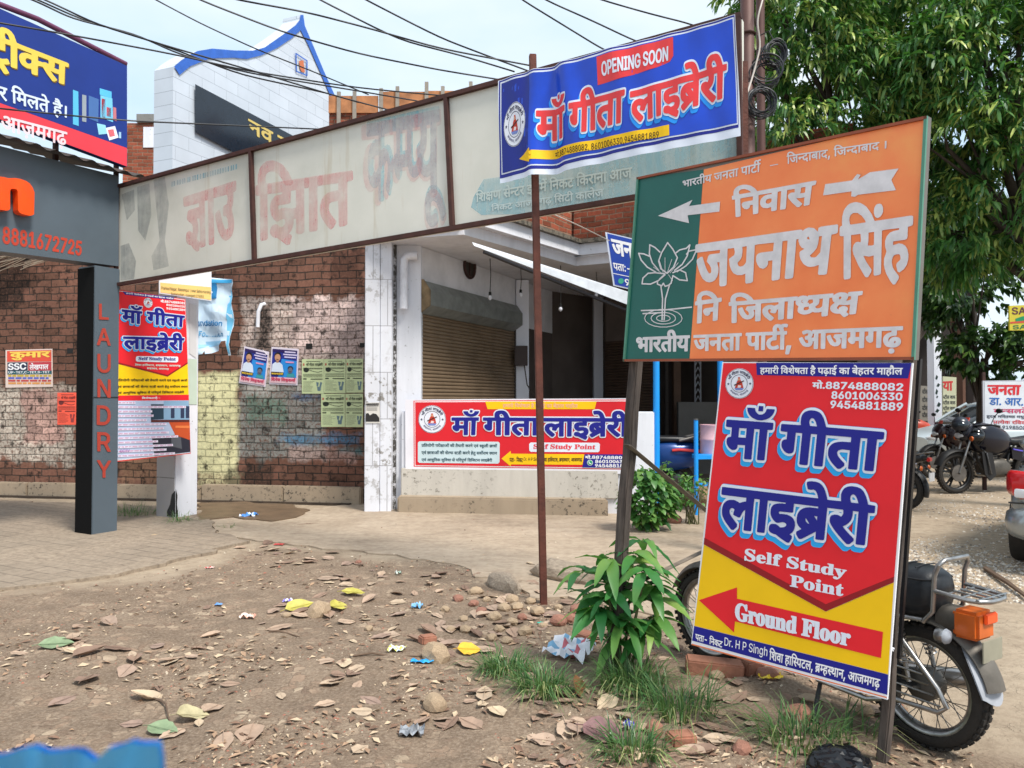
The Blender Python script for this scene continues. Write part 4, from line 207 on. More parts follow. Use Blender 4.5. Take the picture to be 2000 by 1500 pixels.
-4,2,-4,5,-5,8,-1,6,2,3,3,2,3,1,6,-2,4,-5,6,-5,1,13,20,22,-7,-2,-4,-4,-2,-4,0,-5,1,-4,5,-5,9,-2,6,2,4,4,2,8,-2,6,-4,4,1,52,52,114,-10,-2,-10,-4,-6,-5,-10,-10,-5,-9,-4,-12,-2,-10,0,-14,2,-13,4,-11,7,-10,7,-7,5,-4,12,-5,19,-2,17,4,10,6,8,8,4,6,3,6,2,10,-5,2,-14,-1,-8,-14,-6,-4,-8,-4,-11,0,-12,4,-9,9,-5,16,-1,15,1,10,4,9,5,8,6,5,8,3,12,1,6,-2,8,-4,5,-7,2,-7,3,-2,14,-1,4,1,1,3,-5,14,-5,8,-8,6,-7,5,-8,3,-10,2,1,15,7,112,-4,-2,0,-13,2,-2,33,-1,0,-94,1,-2,3,-1,15,1,2,2,0,94,32,1,2,2,0,13,-5,2,1,17,4,112,-3,-2,-1,-2,40,-108,4,-3,18,1,2,2,2,6,36,98,1,6,-5,2,-12,0,-3,0,-2,-2,-29,-84,-30,84,-4,2,1,21,-52,139,-12,-2,-4,-3,3,-12,2,-3,-6,-3,-2,-2,5,-14,6,-2,10,3,7,0,3,-3,8,-8,2,-1,15,-1,6,2,1,4,-6,18,-5,12,-6,6,-12,8,1,57,0,98,-5,-1,-2,-3,0,-12,1,-2,7,-2,35,0,1,-10,-1,-1,-8,-1,-12,-5,-9,-8,-4,-6,-3,-9,0,-10,4,-13,4,-5,6,-6,15,-7,-30,-19,-1,-2,0,-2,8,-11,3,-1,5,0,28,18,13,-17,5,-2,4,1,10,6,2,4,-19,25,15,5,6,3,0,4,-4,11,-3,2,-3,1,-18,-7,-13,0,-6,3,-4,5,-1,4,-1,6,3,7,6,5,6,2,18,1,3,1,1,3,0,25,15,0,6,2,1,2,0,13,-3,3,-5,0,2,42,0,98,-5,-1,-2,-3,0,-12,4,-3,51,-1,1,-1,-1,-4,-16,1,-10,-2,-11,-5,-5,-5,-4,-6,-2,-8,1,-12,5,-10,6,-7,14,-5,8,-1,14,3,1,-16,1,-2,2,-2,15,0,6,2,1,2,0,36,8,4,15,1,3,1,1,3,0,11,-2,2,-6,2,-19,-1,0,19,18,0,5,2,2,2,-1,14,-3,2,-4,0,10,33,54,9,0,6,-1,1,-1,-1,-12,-8,-6,-6,-1,-6,3,-3,7,2,7,2,46,0,97,-4,-3,0,-11,2,-2,2,-1,82,0,0,-11,-36,0,-5,-2,-4,-11,10,-8,3,-4,3,-7,0,-6,-2,-3,-3,-2,-8,2,-6,6,-6,8,-11,24,-4,1,-10,-4,-2,-1,0,-4,10,-23,10,-13,11,-10,12,-3,8,1,8,2,8,7,2,3,2,6,0,10,-7,14,17,0,0,-52,5,-3,10,0,3,2,1,80,11,1,4,2,1,12,-1,2,-4,1,12,40,4,-4,-2,-5,-4,-1,-8,2,-5,3,-3,7,-2,6,2,4,4,1,8,-1,4,-4,4,1,13,13,112,-3,-1,-1,-2,0,-109,5,-3,65,1,2,2,0,13,-2,2,-49,1,0,94,-1,2,-3,0,2,19,44,112,-3,-1,-2,-3,-37,-102,-2,-6,4,-3,14,0,2,1,2,2,10,28,38,0,2,-2,10,-28,4,-1,15,1,2,2,-2,6,-38,104,-5,2,3,51,84,13,-38,-26,0,1,33,13,112,-3,-1,-1,-2,0,-73,2,-10,4,-10,5,-7,8,-6,8,-4,10,-3,20,0,10,3,8,4,6,5,6,8,5,14,1,80,-4,2,-12,0,-5,-2,0,-74,-1,-5,-2,-5,-6,-7,-8,-4,-10,-1,-8,2,-8,4,-4,6,-3,6,-1,6,0,72,-4,2,1,22,13,112,-3,-1,-1,-2,1,-110,4,-2,12,0,2,1,2,2,0,76,50,-77,4,-2,15,0,3,1,1,2,0,110,-4,2,-12,0,-3,0,-2,-2,0,-76,-49,76,-4,2,2,20,13,112,-3,-1,-1,-2,0,-109,5,-3,37,0,13,2,12,5,10,7,7,8,4,7,4,12,2,16,-1,10,-2,14,-4,8,-7,10,-6,6,-15,8,-14,2,13,31,94,17,0,14,-2,10,-7,6,-9,3,-10,1,-11,-2,-17,-7,-12,-3,-4,-8,-4,-10,-2,-22,0,2,23,13,112,-3,-1,-1,-2,1,-110,4,-2,12,0,4,2,0,40,20,1,1,-1,22,-41,3,-1,18,1,1,2,0,2,-23,41,13,11,5,12,0,19,-3,9,-3,5,-10,8,-14,5,11,31,94,21,0,7,-1,5,-3,5,-6,1,-7,-1,-8,-3,-5,-4,-4,-6,-2,-25,0,1,17,4,112,-4,-2,1,-3,39,-63,0,-44,4,-3,16,1,1,2,0,44,40,64,0,2,-4,2,-15,0,-3,-1,-29,-45,-28,45,-3,1,1,31,47,93,-15,-3,-9,2,-15,0,-4,-3,-3,-3,-1,-87,3,-5,3,-3,6,-1,16,1,4,2,3,3,1,4,0,52,2,7,6,2,5,-1,2,-2,1,-4,1,-54,2,-6,6,-3,15,-1,6,2,5,5,1,61,-4,14,-6,10,-8,6,-12,4,2,52,0,98,-5,-1,-2,-3,0,-12,4,-3,52,-1,-1,-5,-16,1,-10,-2,-11,-5,-6,-6,-4,-10,-1,-12,4,-11,6,-7,10,-5,8,-2,11,0,9,2,1,-16,1,-2,6,-2,14,0,3,2,1,2,0,38,7,6,3,1,4,-3,1,-8,-3,-10,-6,-10,0,-2,3,-4,11,-6,6,0,3,2,6,9,4,13,1,12,-2,10,-6,9,-9,6,-11,2,-12,-2,0,15,45,1,3,1,1,2,0,12,-1,2,-7,2,10,33,54,9,0,6,-1,1,-1,-1,-12,-8,-6,-6,-1,-6,3,-3,7,2,7,1,34,-26,6,-15,-4,-2,-2,-1,-3,4,-11,4,-2,5,0,8,3,7,-1,1,-2,0,-4,-1,-2,-3,-2,-8,-1,-11,4,-8,6,-8,9,-3,2,-7,-1,-10,-7,-1,-4,11,-12,8,-7,10,-5,16,-4,12,0,11,2,9,5,6,9,2,8,-2,10,-3,6,-9,7,-12,3,1,55,52,115,-12,-2,-11,-5,-7,-4,-8,-10,-6,-10,-4,-12,-2,-10,0,-14,2,-11,4,-12,8,-12,6,-7,6,-4,13,-6,20,-2,18,4,12,7,7,7,5,7,3,7,2,10,-2,2,-6,1,-16,0,-3,-3,-6,-12,-9,-6,-5,-2,-7,0,-10,4,-9,10,-4,7,-2,9,0,12,1,8,5,15,5,6,7,5,6,1,9,0,5,-1,6,-4,5,-6,3,-8,3,-3,20,0,3,2,1,3,-6,16,-5,6,-7,7,-8,5,-8,3,-12,2,3,31,0,97,-4,-3,0,-12,2,-2,28,0,2,-2,1,-12,-2,-8,-5,3,-9,1,-7,-2,-4,-8,0,-4,3,-7,10,-13,11,-11,14,-10,8,-4,12,-3,16,-2,16,4,2,-4,4,-1,10,0,4,2,1,80,11,1,4,2,0,12,-1,2,-3,1,25,47,80,46,-1,-1,-6,-15,1,-15,-4,-8,-7,-4,-11,0,-8,1,-6,3,-5,6,-6,5,-3,11,-2,8,0,8,2,1,-4,-7,-3,-7,-2,-18,1,-15,7,-14,12,-1,3,9,8,5,6,3,10,9,77,58,16,-2,0,-13,-9,-5,-8,0,-4,2,-3,6,0,5,3,4,2,22,13,112,-3,
-1,-1,-2,0,-109,2,-2,3,-1,12,0,3,1,1,2,0,36,32,2,7,2,8,4,7,8,5,9,2,7,0,13,-2,9,-4,7,-5,6,-10,6,-14,3,9,31,94,25,0,9,-5,3,-5,2,-10,-1,-8,-4,-6,-9,-5,-26,0,1,23,13,112,-3,-1,-1,-2,0,-109,5,-3,68,1,2,2,0,13,-2,2,-52,1,1,30,47,1,1,2,0,12,-1,2,-3,1,-44,0,-1,29,2,1,49,1,2,2,0,13,-5,2,1,55,43,114,-9,-2,-10,-4,-11,-10,-4,-8,-1,-7,1,-13,4,-6,12,-10,30,-10,12,-6,3,-6,-1,-8,-3,-4,-8,-5,-12,-1,-8,1,-8,5,-6,11,-15,1,-4,-2,0,-4,4,-12,9,-10,12,-6,10,-2,10,-1,20,4,9,5,5,6,4,6,2,6,0,16,-4,9,-6,6,-6,4,-30,10,-12,5,-3,6,0,8,6,6,5,3,8,1,8,-1,7,-3,3,-4,4,-9,16,0,2,1,2,2,-2,10,-3,6,-11,10,-8,3,-8,2,1,53,0,98,-5,-1,-2,-3,0,-12,2,-2,5,-2,36,0,1,-1,0,-4,-19,-4,-7,-5,-7,-7,-3,-9,-1,-12,2,-7,4,-7,7,-8,11,-5,12,-3,10,0,9,-16,3,-2,8,0,10,6,2,2,0,2,-9,14,5,4,1,5,0,7,-5,8,-9,4,-11,0,-4,-2,-5,-4,-3,-8,-6,2,-4,4,-3,5,0,5,3,6,5,4,7,1,16,1,6,2,1,2,0,20,16,0,6,2,1,2,0,14,-4,2,-4,0,1,19,-52,139,-11,-2,-5,-3,0,-2,4,-12,6,-3,9,2,5,-1,6,-7,5,-18,3,-3,5,-2,9,0,7,2,1,4,-6,18,-5,12,-6,6,-12,8,2,52,30,100,-10,-2,-10,-5,-6,-7,-1,-4,0,-8,3,-8,7,-7,9,-5,11,-3,-3,-3,-12,4,-8,-1,-5,-2,-3,-3,-3,-4,0,-6,2,-4,3,-3,4,-3,16,-2,9,-9,14,-18,5,-1,8,3,7,5,1,4,-7,10,-14,15,9,9,5,9,3,11,0,10,-2,6,7,0,1,-78,2,-3,5,-1,11,0,5,1,2,3,0,78,11,1,3,1,1,3,0,13,-4,2,-3,0,-39,0,-7,-2,-1,-7,-11,8,8,28,80,3,1,4,-3,3,-4,0,-3,-4,0,-5,3,-2,2,4,43,36,100,-14,-3,-7,-4,-5,-5,-3,-8,0,-8,3,-10,7,-8,-18,-10,-1,-2,0,-3,7,-11,6,-2,9,3,19,13,15,-5,-14,-5,-7,-6,-3,-4,-3,-7,0,-11,4,-9,6,-7,9,-5,8,-1,11,0,7,1,1,-5,3,-2,18,0,2,2,1,2,0,98,11,1,4,1,1,2,0,12,-2,3,-5,1,-36,0,-6,-2,-2,-7,-10,8,8,35,80,4,0,2,-3,-1,-7,-4,-4,-2,2,-2,5,0,4,5,66,78,6,0,0,-24,-14,2,7,12,10,59,18,5,0,8,-2,0,-11,-9,-4,-5,0,-4,2,-2,4,1,6,2,3,1,23,-15,139,-9,-1,-8,-3,-6,-6,-3,-5,-2,-7,1,-11,7,-15,3,-2,14,-1,6,2,2,4,-7,14,-1,6,1,3,4,3,9,-3,6,0,3,2,2,3,2,8,-1,4,-12,4,1,29,12,85,-4,-3,0,-56,2,-12,5,-8,8,-6,13,-4,6,0,8,2,10,6,1,-4,1,-2,14,-1,3,1,1,2,0,84,-4,1,-11,0,-5,-2,0,-55,-2,-6,-4,-5,-8,-3,-6,0,-6,2,-2,3,-4,9,0,55,-4,2,1,29,47,86,-11,-2,-8,-5,-1,5,-4,1,-11,0,-4,-2,0,-83,2,-2,14,-1,4,3,0,53,1,5,4,6,5,3,5,1,5,0,6,-2,5,-8,1,-8,0,-50,5,-3,11,0,4,3,0,58,-2,10,-5,8,-7,6,-11,4,2,26,67,112,-4,-2,0,-31,-8,5,-7,2,-8,0,-10,-2,-9,-4,-8,-8,-7,-14,-2,-20,2,-16,8,-14,7,-6,9,-5,7,-1,11,0,8,2,7,6,1,-5,4,-2,12,0,4,3,0,110,-2,2,-2,0,16,40,68,8,0,7,-3,5,-6,3,-13,0,-13,-4,-11,-5,-6,-8,-3,-8,1,-8,6,-4,10,-2,8,1,10,3,10,5,7,2,38,38,86,-10,-2,-12,-5,-7,-7,-4,-9,3,-2,13,-4,3,1,5,6,6,4,6,1,6,-1,6,-4,2,-4,1,-6,-4,-2,-30,-4,-10,-5,-6,-6,-3,-7,0,-10,2,-8,3,-6,5,-4,6,-4,9,-2,8,-1,7,1,12,6,2,-4,3,-1,14,1,2,2,0,60,-2,8,-4,7,-6,6,-13,4,12,54,36,2,0,-1,-10,-3,-7,-5,-4,-5,-2,-10,0,-7,5,-2,6,2,4,3,3,7,2,1,30,14,105,-4,-3,0,-16,-10,-1,-2,-3,0,-12,4,-2,8,-1,1,-55,4,-8,9,-6,10,-2,13,2,2,2,0,2,-3,11,-4,2,-8,-1,-3,2,-1,4,0,46,1,2,12,0,3,1,1,1,0,13,-4,2,-13,1,0,16,-1,2,2,10,16,116,-5,-2,-5,-6,0,-8,6,-6,4,-1,8,1,6,6,0,8,-6,6,12,12,85,-3,-1,-1,-2,0,-82,1,-2,3,-1,12,0,3,1,1,2,0,82,-1,2,-3,1,2,25,42,86,-14,-3,-8,-5,-7,-6,-7,-13,-2,-9,0,-12,1,-9,3,-10,6,-9,5,-6,7,-5,6,-2,7,-1,11,0,10,2,6,3,7,6,6,7,6,15,0,20,-1,8,-4,9,-10,12,-12,6,16,40,68,8,0,8,-4,6,-6,3,-14,0,-10,-5,-12,-6,-6,-7,-3,-8,1,-8,6,-4,6,-3,12,1,12,3,8,6,7,1,22,13,112,-3,-1,-1,-2,0,-109,2,-2,3,-1,12,0,3,1,1,2,1,44,42,0,3,1,1,3,0,12,-1,2,-45,1,-1,31,50,1,2,2,0,13,-2,2,-2,0,2,38,38,84,-13,-3,-8,-4,-6,-6,-3,-7,13,-5,7,7,5,3,7,2,7,-1,5,-2,4,-3,2,-5,0,-6,-4,-3,-26,-4,-8,-2,-7,-4,-4,-5,-3,-6,-1,-8,1,-7,3,-5,5,-6,7,-4,7,-2,8,-1,8,1,7,4,7,6,1,-8,13,-1,1,2,0,59,-1,7,-5,7,-5,5,-11,4,15,57,39,1,-1,0,-9,-1,-5,-3,-6,-6,-5,-6,-2,-10,0,-6,2,-4,4,-1,4,0,5,2,4,3,2,9,3,1,14,12,110,-2,-2,0,-92,1,-6,3,-5,8,-5,4,-1,11,0,3,2,-2,11,-10,1,-2,5,0,91,-2,1,2,28,67,110,-1,-2,0,-36,-6,6,-9,5,-10,1,-9,-1,-10,-5,-6,-6,-4,-6,-4,-8,-1,-8,-1,-12,1,-9,3,-9,3,-7,6,-7,5,-3,8,-4,10,-1,10,1,8,4,6,7,1,-10,13,-1,1,1,0,109,-1,1,18,40,70,10,0,8,-5,6,-9,2,-9,-1,-15,-4,-11,-3,-4,-4,-4,-8,-2,-4,0,-6,2,-6,4,-6,9,-2,12,0,10,4,12,6,7,1,16,13,110,-1,-2,0,-108,14,-1,2,1,0,87,54,-87,2,-1,14,0,2,1,0,110,-13,0,-2,-1,0,-86,-54,87,-3,0,2,22,13,110,-1,-2,0,-108,14,-1,2,1,0,41,23,1,2,-2,
21,-40,2,-1,16,1,0,2,-23,42,11,8,5,6,3,9,0,17,-3,10,-3,4,-9,7,-7,3,-6,2,11,28,96,24,0,9,-1,5,-3,5,-6,2,-8,-1,-10,-4,-7,-7,-4,-5,-1,-28,0,1,21,12,110,-2,-2,0,-108,2,-1,12,0,2,1,0,30,7,7,29,-37,2,-1,16,1,1,0,-1,2,-35,44,33,35,0,1,-2,1,-16,0,-34,-35,0,61,-2,1,1,27,14,103,-1,-2,-1,-17,-10,-1,-2,-1,1,-12,12,-1,0,-56,5,-8,8,-5,8,-2,11,1,2,1,0,2,-3,10,-2,1,-6,-1,-4,1,-3,3,-1,4,0,49,16,1,1,12,-2,1,-15,1,-1,18,-1,1,1,46,46,85,-6,-1,-6,-3,-8,-8,-2,10,-12,0,-2,-1,1,-82,13,-1,2,1,0,56,1,5,4,5,5,3,6,2,7,-1,4,-3,2,-2,3,-7,0,-58,13,-1,2,1,0,57,2,5,4,5,3,2,8,2,6,-1,4,-2,3,-3,2,-7,0,-58,3,-1,12,1,1,57,-2,11,-5,8,-10,7,-12,2,-8,-2,-6,-2,-5,-4,-5,-6,-5,7,-3,3,-8,3,2,27,46,84,-6,-1,-6,-3,-8,-8,-2,11,-12,0,-2,-1,0,-112,2,-1,12,0,2,1,0,39,7,-7,7,-3,4,-1,14,0,5,2,8,5,7,7,5,11,2,11,0,14,-2,10,-5,10,-6,8,-8,5,-9,3,16,43,70,8,0,9,-3,6,-8,3,-11,0,-13,-4,-13,-7,-8,-8,-3,-10,1,-8,6,-4,6,-3,14,1,10,4,12,6,8,1,29,12,83,-2,-1,0,-56,3,-12,5,-8,5,-4,7,-3,12,-1,12,4,5,4,4,4,1,-10,12,-1,1,1,0,82,-12,1,-2,-1,0,-50,-3,-10,-2,-4,-6,-4,-6,-2,-6,0,-6,2,-4,3,-3,6,-1,4,0,55,-2,1,1,21,38,117,-5,-5,-5,-12,-7,-24,-3,-20,0,-22,4,-23,5,-14,9,-17,2,-1,12,0,1,1,-9,20,-6,20,-3,14,0,15,2,17,3,16,7,20,6,14,-1,1,2,39,42,84,-9,-1,-6,-3,-6,-4,-7,-8,-4,-6,-3,-10,-1,-10,1,-10,2,-9,3,-7,4,-6,4,-4,5,-3,9,-4,6,-1,12,0,10,2,10,7,6,7,1,6,-13,4,-5,-8,-5,-3,-7,-2,-10,1,-6,2,-5,5,-5,8,-1,8,57,1,2,1,0,12,-3,13,-3,6,-5,7,-6,4,-7,3,-10,2,10,40,70,8,0,8,-3,4,-4,3,-5,2,-9,-43,0,2,7,4,7,5,5,1,49,37,84,-12,-3,-5,-3,-7,-6,-4,-9,0,-7,1,-5,6,-8,8,-4,22,-6,6,-3,4,-4,0,-6,-2,-4,-4,-3,-7,-2,-8,0,-7,3,-4,3,-4,7,-12,-3,-1,-2,5,-10,7,-7,11,-4,16,0,12,3,9,7,4,7,1,4,0,11,-4,6,-6,6,-8,3,-19,5,-6,2,-4,6,0,4,5,6,7,3,7,0,6,-2,4,-3,4,-6,12,2,1,2,-6,10,-7,6,-10,4,3,22,13,110,-1,-2,0,-108,2,-1,44,0,12,2,8,4,4,4,5,5,3,11,0,9,-3,11,-6,7,-10,6,9,6,3,2,3,8,0,9,-3,13,-3,4,-7,5,-13,5,11,28,96,24,0,8,-1,4,-2,4,-4,3,-7,0,-4,-3,-7,-6,-6,-6,-2,-28,-1,10,28,48,28,1,9,-3,5,-4,4,-7,1,-8,-2,-5,-7,-6,-8,-2,-30,0,2,18,44,110,-3,-2,-37,-102,-1,-6,1,-1,13,0,3,1,9,28,1,2,42,0,2,-2,10,-28,2,-1,13,1,1,1,-1,5,-38,103,-3,1,4,51,93,17,-48,-1,-1,-32,0,1,18,10,83,-1,-1,0,-12,1,-1,42,0,1,-1,-45,-57,0,-11,2,-1,62,0,2,1,0,12,-1,1,-43,0,-1,1,43,56,0,12,-2,1,2,26,44,114,-12,-3,-8,-5,-10,-12,-4,-12,1,-18,3,-7,4,-5,7,-6,5,-4,10,-2,10,0,-26,-38,1,-3,3,-2,14,0,5,3,31,46,5,11,3,11,0,17,-4,9,-4,6,-6,6,-8,5,-11,3,16,44,96,8,0,6,-3,5,-5,3,-7,0,-8,-3,-10,-6,-5,-6,-2,-8,0,-6,4,-4,4,-2,8,0,8,3,8,4,4,1,20,42,112,-3,-1,-21,-15,-3,-4,0,-15,3,-3,3,1,21,15,0,-74,-28,-2,-1,-2,0,-12,5,-3,68,1,1,2,0,12,-1,2,-23,2,0,94,-5,2,1,13,20,22,-7,-2,-4,-4,-2,-4,0,-5,1,-4,5,-5,9,-2,6,2,4,4,2,8,-2,6,-4,4,1,24,-17,6,-9,-2,-9,-5,-7,-9,-2,-10,3,-11,8,-8,12,-4,10,0,15,5,3,2,0,2,-5,12,-4,0,-12,-4,-6,0,-5,3,0,5,2,4,4,3,8,1,2,2,-1,11,-2,2,2,21,0,97,-4,-3,0,-12,2,-2,10,-1,1,-37,3,-10,6,-6,9,-5,7,-2,9,0,11,3,16,10,0,2,-6,12,-26,33,22,2,2,2,0,11,-2,2,-3,1,6,27,65,21,-27,-6,-2,-6,0,-6,3,-3,9,2,10,0,97,-2,-1,-2,-2,0,-12,4,-2,53,0,3,0,2,2,0,12,-4,3,24,36,63,-9,-1,-11,-4,-8,-7,-5,-9,1,-13,4,-9,13,-16,7,-6,4,-2,2,0,5,4,5,5,0,2,-13,12,-6,7,-3,8,2,8,6,4,26,0,3,1,1,2,0,11,-2,3,3,33,43,114,-11,-3,-6,-3,-9,-8,-4,-6,-2,-10,1,-11,4,-8,8,-7,-5,-4,-8,-8,-3,-10,-1,-8,4,-14,9,-10,8,-4,7,-3,17,-1,17,4,12,8,4,4,3,8,1,14,-1,6,-5,8,-10,10,8,8,4,10,0,9,-3,11,-8,10,-6,4,-15,4,15,44,96,10,-1,7,-3,3,-6,1,-4,-1,-7,-4,-5,-5,-4,-5,-1,-8,1,-6,4,-4,6,0,6,2,8,4,3,15,45,48,11,-1,7,-5,4,-4,1,-6,-1,-8,-4,-6,-5,-3,-8,-1,-8,0,-8,4,-5,6,-1,8,2,6,6,6,1,41,21,112,-4,-2,-6,-56,3,-2,12,-1,16,5,10,0,6,-4,5,-4,3,-8,0,-8,-1,-6,-5,-7,-8,-5,-9,0,-5,2,-6,6,-3,7,-3,2,-12,0,-4,-1,-1,-4,2,-9,8,-11,11,-7,14,-3,10,0,10,3,12,8,7,10,4,12,-1,18,-7,13,-12,10,-16,5,-17,-3,2,22,44,1,2,2,0,13,-5,2,2,27,44,114,-9,-2,-9,-5,-6,-6,-5,-7,-5,-12,-2,-10,-1,-26,4,-22,8,-15,5,-5,8,-5,10,-3,8,0,16,4,9,6,6,8,7,16,2,13,0,15,-1,14,-2,11,-4,9,-7,10,-6,5,-8,5,-10,2,17,45,96,9,-1,7,-5,6,-13,3,-17,-1,-16,-4,-17,-5,-9,-6,-3,-6,-1,-8,2,-7,8,-3,8,-3,14,1,22,3,14,6,9,1,31,52,112,-2,-1,-3,-3,-41,-71,-1,-3,0,-12,2,-2,3,-1,46,0,1,-20,4,-2,11,0,3,1,2,2,0,19,11,0,2,1,
2,2,-1,14,-3,2,-11,0,0,30,-1,2,-4,1,-10,0,-5,-2,-1,-31,-27,0,40,70,0,2,-3,2,2,42,0,98,-5,-1,-2,-3,0,-12,4,-3,65,-1,2,-1,-1,-6,-45,0,-7,-2,-5,-11,1,-4,21,-10,4,-5,1,-7,-1,-3,-2,-2,-8,4,-6,2,-8,-1,-5,-2,-4,-6,0,-6,1,-4,8,-5,13,-3,13,-9,14,-6,6,0,4,1,6,11,0,-5,4,-2,14,0,6,2,1,2,0,78,11,1,4,2,1,13,-1,2,-7,2,8,52,51,12,-1,0,-44,-4,3,-11,5,6,6,3,9,-1,13,1,51,0,98,-5,-1,-2,-3,0,-12,3,-3,5,-1,49,0,2,-2,2,-5,-1,-5,-3,-5,-14,-2,-3,-2,-1,-7,1,-6,1,-2,6,-2,6,0,7,-6,2,-8,-1,-8,-4,-2,-3,0,-7,3,-10,13,-9,20,-3,3,-4,0,-13,-4,-3,-4,6,-17,8,-13,8,-9,6,-5,14,-6,6,-1,12,1,14,5,4,5,4,6,1,11,-2,11,-9,14,6,7,2,6,0,16,9,1,4,3,-1,14,-3,2,-4,0,2,59,0,98,-5,-1,-2,-3,0,-12,2,-2,5,-2,39,0,1,-1,0,-2,-16,-1,-8,-1,-10,-7,-4,-6,-1,-4,0,-6,3,-10,8,-9,9,-5,5,0,14,3,6,-1,2,-4,0,-4,-3,-2,-5,-3,-8,0,-9,6,-7,1,-10,-2,-4,-4,-2,-5,1,-5,4,-4,7,-4,11,-2,29,-16,8,0,3,2,5,12,-2,4,-7,2,7,5,4,5,3,6,1,9,6,1,1,-2,0,-24,1,-2,7,-2,10,0,6,2,1,2,0,78,12,1,3,2,1,13,-2,2,-6,2,13,66,78,15,0,0,-32,-12,-1,-24,4,-9,0,-8,-2,-1,2,-1,3,2,3,30,0,6,1,1,3,2,43,0,98,-5,-1,-2,-3,0,-12,5,-3,14,-1,0,-24,0,-1,-8,-3,-3,-2,-2,-4,0,-5,5,-9,8,-8,8,-3,7,0,7,4,3,3,1,7,22,0,6,-7,10,-6,10,-2,8,0,14,3,15,9,1,3,-2,5,-4,6,-3,2,-7,0,-10,-7,-5,-2,-6,1,-4,6,-1,7,0,27,18,0,6,2,1,2,0,12,-2,3,-6,1,4,38,78,19,0,0,-25,-19,0,1,34,-30,6,-8,-1,-6,-3,-8,-6,-3,-6,-2,-6,1,-9,4,-9,6,-5,12,-5,12,0,12,2,6,3,1,4,-5,12,-6,1,-14,-3,-3,2,-1,6,1,2,5,2,10,-1,6,-3,8,-7,8,-12,3,-2,7,0,11,8,0,4,-7,10,-8,9,-8,6,-9,4,-7,2,1,28,-52,138,-10,-2,-3,-2,4,-14,3,-1,8,2,8,-1,3,-3,3,-5,8,-21,4,-1,12,1,1,3,-7,22,8,-4,5,0,3,2,5,6,0,6,-3,5,-4,3,-4,1,-6,-1,-5,-4,-2,-8,-7,8,-6,4,-8,3,1,24,13,112,-3,-1,-1,-2,1,-110,4,-2,12,0,4,2,0,35,12,13,36,-49,3,-1,15,0,2,1,2,2,-1,3,-42,59,41,44,1,2,0,2,-5,2,-18,0,-45,-49,-1,47,-4,2]
